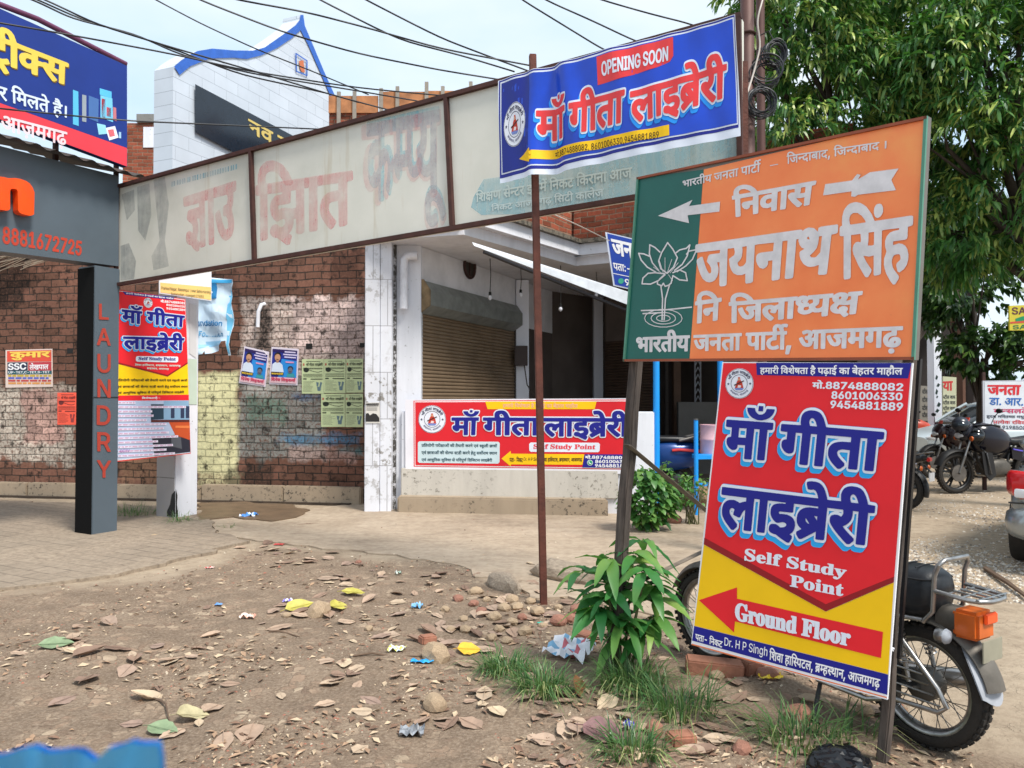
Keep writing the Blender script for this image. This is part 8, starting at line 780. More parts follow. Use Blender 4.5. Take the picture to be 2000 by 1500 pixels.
s.poly('print',ZE((1466,529),(1848,531),(1846,640),(1448,636)),NAVY,5); s.text('lettering','mo',ZE((1470,534),(1832,540),(1832,570),(1468,566)),WHT,6); s.text('lettering','n2',ZE((1552,573),(1832,577),(1832,603),(1552,601)),WHT,6); s.text('lettering','n3',ZE((1550,607),(1837,611),(1837,637),(1550,635)),WHT,6)
cpx=(790+1510/4.1667,760+598/4.1667); s.ell('phone_icon',cpx,.037,.037,WHT,6); s.ell('phone_icon',cpx,.031,.031,ink(20,160,110),7); s.stroke('phone_icon',[(cpx[0]-2,cpx[1]-2.4),(cpx[0]-1.4,cpx[1]+.8),(cpx[0]+2.2,cpx[1]+2)],1.6,WHT,8)
s.emblem((790+226/4.1667,760+245/4.1667),.187,4); s.build(lb_)
# -- left poster board --
lp_=thing('poster_board','tall red poster board with library photo fixed beside the LAUNDRY pillar','poster',atz(295,9.1,.7))
s=Sheet(at(220,700,8.62),at(371,700,9.5),.002); ZF=Z(200,540,3.948)
slab(s,ZF((76,94),(641,175),(681,1366),(82,1432)),.03,ink(225,60,56),'board',lp_)
s.poly('print',ZF((84,104),(637,180),(676,1360),(90,1422)),WHT,1)
s.poly('print',ZF((92,110),(634,184),(655,672),(500,772),(94,668)),RED,2); s.poly('print',ZF((94,655),(500,760),(655,661),(655.5,672),(500,772),(94,668)),MAR,3)
s.poly('print',ZF((94,668.5),(500,772.5),(656,672.5),(663,911),(94,918)),YLW,2); s.poly('print',ZF((94,919),(663,912),(664,955),(94,958)),RED,2)
s.poly('print',ZF((155,117),(552,160),(545,182),(172,140)),NAVY,3); s.text('lettering','r1',ZF((178,121),(545,163),(543,180),(178,137)),WHT,4)
s.text('lettering','mo',ZF((445,176),(636,194),(636,216),(445,200)),WHT,4); s.text('lettering','n2',ZF((490,209),(637,226),(637,243),(490,227)),WHT,4); s.text('lettering','n3',ZF((490,236),(637,251),(637,268),(490,256)),WHT,4)
s.emblem((200+350/3.948,540+203/3.948),.058,3)
s.title(ZF((142,212),(302,228),(300,370),(142,352)),ZF((335,230),(632,268),(626,394),(335,368)),ZF((152,424),(628,436),(622,588),(155,574)),NAVY,PW,CY,layer=4)
s.poly('print',ZF((255,622),(264,614),(574,618),(582,626),(580,654),(570,663),(264,657),(255,648)),PW,4); s.text('lettering','ssp',ZF((275,620),(562,624),(562,656),(275,651)),NAVY,5)
s.text('lettering','ad3',ZF((248,670),(600,678),(600,700),(248,692)),ink(214,240,226),4); s.text('lettering','lg2',ZF((340,702),(510,708),(508,724),(340,718)),ink(214,240,226),4)
for key,q in (('p1',((105,786),(652,789),(652,814),(105,815))),('p2',((108,836),(655,837),(655,863),(108,864))),('p3',((108,884),(628,879),(628,906),(108,912)))): s.text('lettering',key,ZF(*q),BLKI,4)
s.text('lettering','vis',ZF((300,927),(442,926),(442,947),(300,949)),WHT,4)
pp_='interior_photo'
s.poly(pp_,ZF((94,959),(664,956),(677,1356),(96,1414)),ink(186,200,226),2); s.poly(pp_,ZF((372,985),(470,985),(470,1100),(372,1105)),ink(40,66,84),3); s.poly(pp_,ZF((470,960),(664,957),(669,1105),(470,1105)),ink(140,176,206),3)
for x in (525,600,640): s.poly(pp_,ZF((x,1000),(x+28,1000),(x+28,1092),(x,1092)),ink(50,60,90),4)
s.poly(pp_,ZF((372,1106),(669,1104),(669,1122),(372,1124)),ink(96,40,36),4); s.poly(pp_,ZF((510,1122),(669,1118),(673,1262),(560,1225)),ink(206,84,40),3); s.poly(pp_,ZF((560,1150),(671,1150),(672,1170),(560,1166)),ink(240,130,70),4)
s.poly(pp_,ZF((380,1245),(560,1220),(673,1262),(676,1352),(400,1385)),ink(44,44,58),3); s.poly(pp_,ZF((525,1230),(602,1240),(610,1330),(530,1310)),ink(90,92,100),4)
for i in range(13):
    y0=974+i*34.3; x1=[250,640,380,390,340,490,470,510,580,425,540,490,555][i]; sl=-.05*i/12
    s.poly('lettering',ZF((118,y0-9),(x1,y0-9+(x1-118)*sl),(x1,y0+8+(x1-118)*sl),(118,y0+8)),ink(236,230,246),5); s.ell('lettering',ZF((110,y0))[0],.007,.007,ink(60,30,90),6,8)
    x=122
    while x<x1-12:
        wd=random.uniform(14,46); wd=min(wd,x1-6-x); s.poly('lettering',ZF((x,y0-5+(x-118)*sl),(x+wd,y0-5+(x+wd-118)*sl),(x+wd,y0-2.6+(x+wd-118)*sl),(x,y0-2.6+(x-118)*sl)),ink(204,110,160),6)
        for j in range(int(wd/9)): s.poly('lettering',ZF((x+3+j*9,y0-2.6+(x-118)*sl),(x+6+j*9,y0-2.6+(x-118)*sl),(x+6+j*9,y0+4+(x-118)*sl),(x+3+j*9,y0+4+(x-118)*sl)),ink(204,110,160),6)
        x+=wd+7
s.text('lettering','cctv',ZF((130,1334),(205,1331),(205,1352),(130,1356)),ink(150,90,170),7)
s.build(lp_)
# -- rooftop blue sign at upper left --
ub=thing('rooftop_sign','big blue and red printed shop sign with yellow title standing on the corrugated roof','sign board',FC-FBd*1.5+Vector((-.3,0,4)))
s=Sheet(atz(248,8.75,0),atz(248,8.75,0)+FBd,.003)
BLS=ink(18,50,134)
slab(s,z1((-700,-270),(665,343),(665,873),(-700,365)),.08,ink(40,60,120),'board',ub)
s.poly('print',z1((-700,-268),(663,346),(663,774),(-700,290)),BLS,1); s.poly('print',z1((-700,291),(663,775),(663,871),(-700,363)),ink(232,62,76),1)
s.text('lettering','mx',z1((-215,48),(360,285),(352,492),(-205,318)),ink(232,204,84),3); s.text('lettering','mx',z1((-211,55),(364,292),(356,499),(-201,325)),ink(120,90,30),2)
s.text('lettering','ml',z1((-70,402),(348,532),(346,630),(-64,520)),ink(214,226,244),3); s.text('lettering','az',z1((2,600),(350,692),(347,786),(5,702)),ink(240,214,220),3)
for q,cl in (([(380,470),(408,480),(410,660),(380,650)],(90,190,230)),([(428,495),(450,500),(450,640),(428,635)],(150,160,170)),([(462,500),(515,520),(512,640),(462,620)],(70,110,170)),([(520,462),(582,480),(582,515),(520,495)],(90,190,240)),([(524,498),(586,516),(590,640),(524,615)],(120,200,235)),([(530,515),(550,520),(550,620),(530,612)],(210,70,80)),([(556,560),(580,566),(580,615),(556,608)],(220,90,100)),([(590,560),(606,565),(608,635),(590,628)],(200,120,130)),([(505,645),(550,655),(560,700),(515,705)],(150,215,240)),([(550,670),(600,660),(618,720),(570,735)],(240,240,246)),([(562,680),(592,676),(600,712),(572,718)],(230,110,120)),([(620,690),(632,692),(632,725),(620,722)],(160,200,230))):
    s.poly('bottle_picture',z1(*q),ink(*cl),2)
s.build(ub)
mb=MB(); mb.tube([s.px(-300,-90,-6)+Vector((0,0,.08)),s.px(75,40,-6)+Vector((0,0,.02)),s.px(248,128,-6)+Vector((0,0,.02))],.03,mat('purple_red_pipe',srgb(110,60,90),.5,.3),8); mb.build('frame_pipe',ub,smooth=50)
mb=MB(); 
for u,v in ((-60,190),(120,235),(238,280)): p=s.px(u,v,-32); mb.tube([p,Vector((p.x,p.y,3.6))],.03,IRON,6)
mb.build('frame_leg',ub)
# -- torn blue banner, address board --
tb=Sheet(atz(400,10.35,0),atz(740,10.15,0),.004); ZT=Z(300,540,4.762)
tn=thing('torn_banner','torn pale blue charity banner hanging loose on the brick wall behind the tiled column','banner',atz(425,10.3,1))
LBL=ink(200,222,240); 
tb.poly('cloth',ZT((330,20),(520,12),(735,25),(738,60),(718,130),(722,250),(742,400),(730,460),(715,560),(722,735),(697,735),(692,640),(680,598),(640,604),(615,640),(602,690),(540,715),(490,722),(480,690),(470,722),(400,735),(330,700)),LBL,0)
tb.poly('cloth',ZT((545,28),(730,30),(728,60),(545,62)),ink(60,160,214),1); tb.poly('cloth',ZT((330,612),(640,598),(612,640),(420,668),(330,668)),ink(150,204,240),1); tb.poly('cloth',ZT((545,64),(590,64),(588,205),(545,210)),ink(40,130,190),1)
tb.poly('cloth',ZT((690,130),(716,128),(720,250),(738,400),(712,560),(716,720),(700,720),(690,560),(680,380)),ink(110,190,232),1)
tb.text('lettering','fo1',ZT((402,402),(645,410),(645,462),(402,464)),ink(20,120,180),2); tb.text('lettering','fo2',ZT((402,502),(650,515),(648,560),(402,557)),ink(50,140,190),2)
for mbk in tb.mb.values():
    bm=bmesh.new(); me=bpy.data.meshes.new('tmp'); me.from_pydata([tuple(v) for v in mbk.v],[],mbk.f); me.polygons.foreach_set('material_index',mbk.mi); bm.from_mesh(me); bpy.data.meshes.remove(me)
    for i in range(1,14): bmesh.ops.bisect_plane(bm,geom=bm.verts[:]+bm.edges[:]+bm.faces[:],plane_co=atz(365+i*7.5,10.3,0),plane_no=(1,0,0),dist=1e-6)
    for i in range(1,14): bmesh.ops.bisect_plane(bm,geom=bm.verts[:]+bm.edges[:]+bm.faces[:],plane_co=(0,0,1.9+i*.11),plane_no=(0,0,1),dist=1e-6)
    mbk.v=[v.co+tb.n*(.03*math.sin(v.co.x*14+v.co.z*5)+.02*math.sin(v.co.z*13-v.co.x*6)+.015*math.sin(v.co.z*31+v.co.x*11)) for v in bm.verts]; bm.verts.index_update(); mbk.f=[[v.index for v in f.verts] for f in bm.faces]; mbk.mi=[f.material_index for f in bm.faces]; bm.free()
[q.build(k_.split('#')[0],tn,smooth=70) for k_,q in tb.mb.items()]
ab=thing('address_board','small white and yellow address board at the top of the tiled column','sign',atz(360,9.5,2.7)); s=Sheet(atz(313,9.3,0),atz(413,9.7,0),.003)
slab(s,[(311,520),(413,505),(413,588),(311,573)],.015,ink(236,238,246),'board',ab); s.poly('print',[(313,552),(412,561),(412,586),(313,571)],ink(250,212,130),1)
s.text('lettering','pr1',[(315,559),(411,568),(411,575),(315,567)],ink(90,80,60),2); s.text('lettering','pr2',[(334,571),(398,577),(398,583),(334,577)],ink(90,80,60),2); s.build(ab)
# -- papers pasted on the brick wall --
def paper(label,name='wall_poster',cat='poster',group=None):
    t=thing(name,label,cat,BWP-dw*2+Vector((0,-.05,1)),0,group); return t,Sheet(BWP-Vector((-dw.y,dw.x,0))*.012,BWP-Vector((-dw.y,dw.x,0))*.012+dw,.0025)
t,s=paper('exam coaching poster with red and blue bands left of the LAUNDRY pillar')
slab(s,zb((28,527),(264,520),(267,712),(28,717)),.004,ink(226,206,196),'paper',t)
s.poly('print',zb((36,532),(260,527),(260,584),(36,586)),ink(222,80,60),1); s.text('lettering','ku',zb((50,536),(256,532),(256,574),(50,580)),ink(246,210,90),2)
s.poly('print',zb((38,590),(140,588),(140,630),(38,632)),ink(36,40,70),1); s.text('lettering','ssc',zb((42,594),(134,592),(134,626),(42,628)),WHT,2); s.poly('print',zb((143,588),(260,586),(260,630),(143,631)),ink(190,60,70),1); s.text('lettering','lek',zb((150,592),(246,590),(246,624),(150,627)),WHT,2)
s.poly('print',zb((38,632),(262,630),(262,648),(38,650)),ink(30,90,100),1); s.text('lettering','tet',zb((44,634),(252,632),(252,646),(44,648)),WHT,2)
for y,cl in ((652,(200,170,60)),(664,(90,100,190)),(677,(190,70,70)),(690,(220,150,80))):
    x=42
    while x<250: wd=random.uniform(12,40); s.poly('print',zb((x,y),(min(258,x+wd),y-.5),(min(258,x+wd),y+9),(x,y+9)),ink(*cl),1); x+=wd+5
s.build(t)
def flyer(s,t,q,base,inkc,fig,part='print'):
    (x0,y0),(x1,y1)=q; L=lambda a,b:(x0+(x1-x0)*a,y0+(y1-y0)*b)
    slab(s,[L(0,0),L(1,-.004),L(1,1),L(0,1)],.003,base,'paper',t)
    bar=lambda a,b,c,d,m=inkc:s.poly(part,[L(a,b),L(c,b),L(c,d),L(a,d)],m,1)
    bar(.2,.055,.85,.07); s.text('lettering','lg1',[L(.2,.1),L(.96,.095),L(.96,.2),L(.2,.205)],inkc,2)
    bar(.05,.12,.12,.19,ink(190,110,90)); s.poly(part,[L(.2+.13*math.cos(i*.5236),.31+.07*math.sin(i*.5236)) for i in range(12)],inkc,1); s.stroke(part,[L(.33,.31),L(.55,.36),L(.75,.38),L(.92,.35)],.9,inkc,1)
    for y in (.25,.275,.43,.465,.505): bar(.06,y,.94,y+.012)
    bar(.06,.555,.22,.59); bar(.4,.565,.95,.59)
    for i in range(9): bar(.06,.64+i*.036,random.uniform(.4,.62),.648+i*.036,ink(120,130,110) if base!=ORF else ink(150,60,50))
    for a in ([(.66,.66),(.78,.68),(.74,.8),(.68,.78)],[(.84,.66),(.93,.68),(.88,.8),(.8,.8)],[(.7,.8),(.88,.8),(.86,.92),(.72,.92)]): s.poly(part,[L(*p) for p in a],fig,1)
ORF=ink(250,96,72)
t,s=paper('bright orange printed flyer pasted beside the black side of the LAUNDRY pillar','flyer','flyer'); q=zb((290,742),(386,904)); flyer(s,t,q,ORF,ink(110,40,40),ink(150,60,60)); s.build(t)
GF=ink(208,222,172); zp=Z(460,660,6.25); GRP='green library flyers pasted on the brick wall'
for lab,q in (('pale green flyer, leftmost of the upper row on the brick wall',((810,260),(1077,680))),('pale green flyer in the middle of the upper row on the brick wall',((1080,258),(1344,672))),('pale green flyer of the upper row tucked against the white corner pillar',((1351,256),(1556,668))),('pale green flyer of the lower row with a curling bottom corner',((1045,682),(1335,1086))),('pale green flyer of the lower row against the white corner pillar',((1341,682),(1556,1088)))):
    t,s=paper(lab,'flyer','flyer',GRP); flyer(s,t,zp(*q),GF,ink(40,48,40),ink(104,130,140)); s.build(t)
def polit(label,q):
    t,s=paper(label); q=zp(*q); 
    def L(a,b): p=[q[0][i]*(1-a)+q[1][i]*a for i in (0,1)]; r=[q[3][i]*(1-a)+q[2][i]*a for i in (0,1)]; return (p[0]*(1-b)+r[0]*b,p[1]*(1-b)+r[1]*b)
    slab(s,[L(0,0),L(1,0),L(1,1),L(0,1)],.004,ink(226,216,230),'paper',t)
    P_=lambda part,pts,cl,ly:s.poly(part,[L(*p) for p in pts],ink(*cl),ly)
    P_('print',[(.05,.05),(.95,.05),(.95,.82),(.05,.82)],(36,50,150),1); P_('print',[(.4,.3),(.95,.34),(.95,.82),(.3,.82)],(40,140,220),2)
    P_('print',[(.05,.05),(.95,.05),(.95,.13),(.05,.12)],(40,24,90),3)
    for i,(a,b) in enumerate(((.5,.9),(.45,.95),(.5,.92))): P_('print',[(a,.09+i*.07),(b,.09+i*.07),(b,.125+i*.07),(a,.125+i*.07)],(214,206,240),4)
    P_('print',[(.55,.36),(.85,.36),(.85,.4),(.55,.4)],(220,150,190),4)
    el=lambda cx,cy,rx,ry,n=14:[(cx+rx*math.cos(2*math.pi*i/n),cy+ry*math.sin(2*math.pi*i/n)) for i in range(n)]
    P_('portrait',[(.06,.66),(.08,.46),(.18,.4),(.34,.4),(.44,.46),(.5,.66)],(214,226,244),4); P_('portrait',el(.26,.22,.125,.085),(30,24,24),5); P_('portrait',el(.26,.275,.105,.095),(196,146,116),6); P_('portrait',[(.21,.34),(.31,.34),(.3,.41),(.22,.41)],(186,136,106),5); P_('portrait',[(.21,.315),(.31,.315),(.29,.33),(.23,.33)],(50,34,30),7)
    P_('portrait',[(.6,.78),(.64,.68),(.86,.68),(.92,.78)],(60,150,160),4); P_('portrait',el(.74,.55,.1,.07),(34,36,50),5); P_('portrait',el(.74,.6,.085,.08),(104,104,120),6); P_('portrait',[(.69,.63),(.79,.63),(.77,.645),(.71,.645)],(40,40,50),7)
    P_('print',[(.05,.67),(.5,.67),(.5,.74),(.05,.74)],(60,40,20),5); s.text('lettering','sa',[L(.07,.675),L(.49,.675),L(.49,.735),L(.07,.735)],ink(246,206,70),7)
    P_('print',[(.04,.8),(.97,.8),(.97,.95),(.04,.95)],(236,196,206),4); s.text('lettering','dv',[L(.07,.8),L(.94,.8),L(.94,.92),L(.07,.92)],ink(196,50,90),6)
    s.build(t); return t,s
t,s=polit('tilted blue portrait poster with a peeling top corner on the brick wall',[(108,100),(410,170),(365,598),(40,550)])
mb=MB(); mb.prism([s.px(*p,4)+s.n*.03 for p in zp((345,140),(418,205),(392,208))],s.n*.003,ink(236,230,238)); mb.build('folded_corner',t)
polit('upright blue portrait poster right of the tilted one on the brick wall',[(440,108),(772,135),(756,580),(412,565)])
# small notice on the corner pillar
t=thing('notice','small black and white notice pasted on the white corner pillar','notice',atz(728,10.1,1.5)); s=Sheet(atz(712,10.19,0),atz(764,10.19,0),.003)
slab(s,zp((1590,790),(1760,786),(1762,1040),(1592,1042)),.003,ink(214,210,204),'paper',t)
for a in ([(1595,800),(1750,798),(1750,815),(1595,818)],[(1600,825),(1745,823),(1745,832),(1600,834)],[(1590,925),(1620,915),(1640,945),(1680,920),(1720,930),(1755,975),(1757,1022),(1590,1022)]): s.poly('print',zp(*a),ink(40,38,38),1)
for y in (850,865,880): s.poly('print',zp((1600,y),(1730,y),(1730,y+5),(1600,y+5)),ink(130,126,120),1)
s.build(t)
# blue clinic sign on the porch corner
t=thing('clinic_sign','small blue sign with white lettering hung under the porch behind the green signboard edge','sign',atz(1230,9.6,2.6)); s=Sheet(atz(1182,9.6,0),atz(1330,9.35,0),.003)
slab(s,[(1182,453),(1330,488),(1340,590),(1198,558)],.02,ink(214,222,240),'board',t); s.poly('print',[(1186,456),(1328,490),(1338,587),(1201,556)],ink(34,70,170),1)
s.text('lettering','ja',[(1193,466),(1262,482),(1264,512),(1197,498)],WHT,2); s.text('lettering','pt',[(1197,513),(1275,527),(1275,543),(1199,530)],WHT,2); s.stroke('lettering',[(1198,534),(1330,562)],1.2,WHT,2); s.text('lettering','n91',[(1220,544),(1255,552),(1255,565),(1221,557)],WHT,2); s.ell('lettering',(1213,549),.035,.035,ink(60,170,140),2,16); s.build(t)
# ---------------- motorcycles, scooter, cars ----------------
TYRE=mat('tyre_rubber',srgb(46,42,38),.85,0,.35,8,.5,50); CHR=mat('worn_chrome',srgb(172,170,168),.3,.9,.4,14); STL=mat('dull_steel',srgb(120,116,112),.4,.8,.3,9); ENG=mat('dusty_engine',srgb(92,88,82),.6,.4,.35,9)
SEAT=mat('seat_vinyl',srgb(24,27,32),.42,0,.25,5,.2,25); BPL=mat('black_plastic',srgb(24,24,26),.45); DGR=mat('dusty_dark_paint',srgb(44,46,50),.4,.1,.4,4); MUDG=mat('grey_fender_metal',srgb(112,106,98),.55,.45,.5,6)
AMB=mat('amber_lens',srgb(214,104,40),.25,0,.2,8); REDL=mat('red_lens',srgb(196,24,30),.2); CLR=mat('clear_lens',srgb(220,222,226),.15); DRT=mat('dusty_mudflap',srgb(168,172,180),.6,0,.4,5)
def wheel(x,R_,t,par,spokes=True,front=False,dr=.075):
    mb=MB(); rr=t*.55; prof=[]
    for i in range(13):
        a=-.5*math.pi-.85*math.pi/2+ (math.pi+.85*math.pi)*i/12 - math.pi*0
        prof.append((R_-rr+rr*math.cos(-1.95+3.9*i/12),rr*math.sin(-1.95+3.9*i/12)*.95))
    mb.lathe(prof,TYRE,40,(x,0,R_),'Y')
    for k in range(44):
        A=2*math.pi*k/44; d=Vector((math.cos(A),0,math.sin(A))); tg=Vector((-d.z,0,d.x))
        for y in (-.028,0,.028):
            q=.5 if y==0 else 0; A2=A+q*2*math.pi/44; d2=Vector((math.cos(A2),0,math.sin(A2))); tg2=Vector((-d2.z,0,d2.x)); c=Vector((x,y,R_))+d2*(R_-.007-abs(y)*.22)
            mb.ob(c-tg2*.012-Vector((0,.01,0)),tg2*.024,Vector((0,.02,0)),d2*.012,TYRE)
    ty=mb; ri=R_-t*.95; mb=MB(); mb.lathe([(ri+.018,-t*.36),(ri+.006,-t*.36),(ri-.012,-t*.2),(ri-.014,0),(ri-.012,t*.2),(ri+.006,t*.36),(ri+.018,t*.36)],CHR if spokes else BPL,36,(x,0,R_),'Y'); par=mb.build('wheel',par,False,smooth=50); ty.build('tyre',par,False,smooth=45)
    mb=MB(); mb.lathe([(0,-.07),(.03,-.07),(dr,-.05),(dr,.05),(.03,.07),(0,.07)],ENG if spokes else STL,20,(x,0,R_),'Y'); mb.tube([(x,-.11,R_),(x,.11,R_)],.012,STL,8); mb.build('hub',par,False,smooth=40)
    mb=MB()
    if spokes:
        for k in range(36):
            A=2*math.pi*k/36; s_=1 if k%2 else -1; B=A+s_*(.9 if (k//2)%2 else -.9)*.5
            mb.tube([(x+dr*math.cos(B),.04*s_,R_+dr*math.sin(B)),(x+ri*math.cos(A),.01*s_,R_+ri*math.sin(A))],.0022,STL,4)
        mb.build('spokes',par,False)
    else:
        for k in range(5):
            A=2*math.pi*k/5+.3
            for da in (-.16,.16): mb.tube([(x+.05*math.cos(A),0,R_+.05*math.sin(A)),(x+ri*math.cos(A+da),0,R_+ri*math.sin(A+da))],[.022,.013],BPL,6)
        mb.build('alloy_spokes',par,False,smooth=50)
def fender(x,R_,a0,a1,wd,m,name,par,th=.004):
    mb=MB(); vs=[];fs=[];N=18;K=7
    for i in range(N+1):
        A=R(a0+(a1-a0)*i/N)
        for j in range(K):
            b=-1+2*j/(K-1); rr=R_-.035*abs(b)**2.5; vs.append((x+rr*math.cos(A),b*wd,.30+rr*math.sin(A)))
    for i in range(N):
        for j in range(K-1): q=i*K+j; fs.append((q,q+1,q+K+1,q+K))
    mb.add(vs,fs,m); n=len(vs); mb.add([(x+(p[0]-x)*.985,p[1]*.98,.30+(p[2]-.30)*.985) for p in vs],[f[::-1] for f in fs],m)
    return mb.build(name,par,False,smooth=60)
def moto(name,label,loc,head,scale,body,classic,accent=None,lean=0):
    t=thing(name,label,'motorcycle',loc,head); t.scale=(scale,)*3; t.rotation_euler=(R(lean),0,head)
    dW=.15 if classic else 0; FM=Matrix.Translation((dW,0,0)); W=1.27+dW; wheel(0,.30,.085,t,classic); wheel(W,.30,.075,t,classic,True,.07 if classic else .05)
    bt=lambda n,pts,r,m,k=8:(lambda mb:(mb.tube(pts,r,m,k),mb.build(n,t,False,smooth=50))[1])(MB())
    # frame, swing arm, shocks, fork
    mb=MB()
    for y in (-.09,.09):
        mb.tube([(0,y,.30),(.22,y,.32),(.5,y,.33)],.017,BPL); mb.tube([(-.02,y*.95,.72),(.35,y*.8,.7),(.85,y*.3,.82),(.98+dW,0,.86)],.016,BPL); mb.tube([(.5,y,.33),(.45,y,.55),(.33,y*.8,.7)],.015,BPL)
    mb.tube([(.98+dW,0,.84),(.9+dW*.5,0,.5),(.78,0,.28),(.5,0,.24)],.02,BPL); mb.build('frame',t,False,smooth=50)
    for y in (-.115,.115):
        mb=MB(); a,b=Vector((.02,y,.33)),Vector((.1,y,.68)); mb.tube([a,b],.012,CHR,8)
        h=[a.lerp(b,.25+.5*i/60)+Vector((math.cos(i*.9)*.026,math.sin(i*.9)*.026,0)) for i in range(61)]; mb.tube(h,.005,CHR if classic else BPL,5); mb.build('shock_absorber',t,False,smooth=50)
    for y in (-.075,.075):
        mb=MB(FM); mb.tube([(1.27,y,.30),(1.17,y,.55)],.024,STL,10); mb.tube([(1.17,y,.55),(1.04,y,.88)],.017,CHR,10); mb.build('fork_leg',t,False,smooth=50)
    # engine, exhaust
    mb=MB(); mb.loft([(.42,.1,.26,.46),(.5,.13,.22,.5),(.68,.13,.22,.5),(.78,.1,.26,.46)],ENG,16,3); mb.build('engine',t,False,smooth=45)
    mb=MB(); 
    for i in range(7): mb.box((.72,0,.46+i*.03),(.17-.004*i,.19,.014),ENG)
    mb.box((.72,0,.55),(.1,.12,.22),ENG); mb.build('cylinder_fins',t,False,bevel=.003)
    mb=MB(); mb.tube([(.8,-.06,.52),(.9,-.1,.42),(.82,-.13,.26),(.5,-.14,.22),(.3,-.15,.24)],.022,CHR,10); mb.tube([(.32,-.15,.24),(.2,-.16,.27),(-.2,-.18,.34),(-.22,-.18,.345)],[.03,.05,.045,.02],CHR,12); mb.build('exhaust_pipe',t,False,smooth=50)
    # tank, seat, side panels
    mb=MB(); mb.loft([(.4,.1,.66,.84),(.5,.15,.56,.93),(.66,.175,.54,1.0),(.84,.18,.56,1.03),(.98,.14,.62,1.0),(1.06,.06,.74,.92)] if not classic else [(.44,.08,.70,.80),(.5,.12,.67,.86),(.64,.145,.66,.92),(.8,.15,.67,.945),(.92,.12,.70,.92),(.99,.05,.76,.86)],body,20,2.5); mb.build('fuel_tank',t,False,smooth=60)
    mb=MB(); mb.lathe([(0,.02),(.03,.018),(.034,0)],CHR,14,(.76,0,.945)); mb.build('fuel_cap',t,False,smooth=40)
    mb=MB(); sx=-.26 if classic else -.3
    if classic: sx=-.1
    mb.loft([(sx-.01,.06,.72,.83),(sx+.015,.1,.67,.865),(sx+.06,.122,.64,.885),(.08,.132,.625,.885),(.2,.13,.62,.862),(.36,.12,.64,.83),(.47,.09,.69,.84),(.6,.06,.74,.86)] if classic else [(sx,.1,.72,.80),(sx+.06,.125,.69,.83),(0,.135,.69,.835),(.2,.13,.69,.81),(.36,.12,.69,.80),(.47,.09,.71,.82),(.52,.05,.76,.84)],SEAT,24,2.7); st_=mb.build('seat',t,False,smooth=60)
    if classic:
        mb=MB(); 
        for y in (-1,1): mb.tube([(.5,y*.085,.80),(.3,y*.128,.80),(.08,y*.136,.835),(-.03,y*.124,.835),(-.085,y*.085,.835)],.0045,BPL,6)
        for x in (.0,.07,.14,.21,.28): mb.tube([(x,-.085,.884-max(0,x-.1)*.21),(x,0,.889-max(0,x-.1)*.21),(x,.085,.884-max(0,x-.1)*.21)],.0035,BPL,5)
        mb.build('seat_piping',st_,False,smooth=60)
    for y in (-1,1):
        mb=MB(); mb.prism([(.16,y*.1,.66),(.44,y*.1,.67),(.42,y*.1,.5),(.24,y*.1,.46)],(0,y*.035,0),body); mb.build('side_panel',t,False,bevel=.012,smooth=40)
    fender(0,.365,60,168 if classic else 195,.07,MUDG if classic else BPL,'rear_fender',t); fender(W,.35,20,140 if classic else 150,.06 if classic else .075,MUDG if classic else BPL,'front_fender',t)
    # handlebar, mirrors, levers
    bt('handlebar',[(x+dW,y,z) for x,y,z in ((.86,.36,.98),(.93,.3,1.0),(.99,.1,.98),(.99,-.1,.98),(.93,-.3,1.0),(.86,-.36,.98))],.012,CHR if classic else BPL)
    for y in (-.36,.36):
        d=(.0,.0); mb=MB(FM); mb.tube([(.86-.02,y*1.0,.975),(.9,y*.86,1.0)],.018,BPL,8); mb.build('grip',t,False,smooth=50)
        mb=MB(FM); mb.tube([(.93,y*.8,1.0),(.9,y*.9,1.12),(.88,y,1.17)],.006,BPL,6); mb.sph((.88,y*1.05,1.2),(.018,.055,.035),BPL,12); mb.add([(.86,y*1.05-.045,1.175),(.86,y*1.05+.045,1.175),(.86,y*1.05+.045,1.225),(.86,y*1.05-.045,1.225)],[(0,3,2,1)],CHR); mb.build('mirror',t,False,smooth=50)
    if classic:
        mb=MB(FM); mb.lathe([(0,-.1),(.06,-.09),(.09,-.03),(.098,.02)],body,20,(1.16,0,.86),'X'); mb.lathe([(.098,.02),(.102,.03),(.09,.035)],CHR,20,(1.16,0,.86),'X'); mb.lathe([(.09,.03),(.06,.05),(0,.058)],CLR,20,(1.16,0,.86),'X'); mb.build('headlight',t,False,smooth=50)
    else:
        mb=MB(); mb.loft([(1.0,.07,.78,1.0),(1.1,.13,.76,1.04),(1.17,.11,.76,.98),(1.22,.06,.78,.9)],body,16,2.8); mb.build('headlight_cowl',t,False,smooth=50); mb=MB(); mb.sph((1.19,0,.84),(.05,.085,.055),CLR,14); mb.build('headlight',t,False,smooth=50)
        mb=MB(); mb.prism([(1.11,-.05,.98),(1.11,.05,.98),(1.05,.035,1.1),(1.05,-.035,1.1)],(-.01,0,-.004),mat('orange_red_accent',srgb(226,70,40),.4)); mb.build('cowl_accent',t,False)
        mb=MB(); mb.tube([(.62,.13,.86),(.8,.155,.88),(.93,.12,.87)],.008,mat('silver_stripe',srgb(190,190,205),.3,.5),6); mb.tube([(.2,.142,.6),(.42,.142,.64)],.012,mat('violet_stripe',srgb(90,80,190),.3),6); mb.tube([(-.25,.12,.68),(.1,.142,.67)],.01,mat('silver_stripe',(0,0,0)),6); mb.build('stripe',t,False,smooth=50)
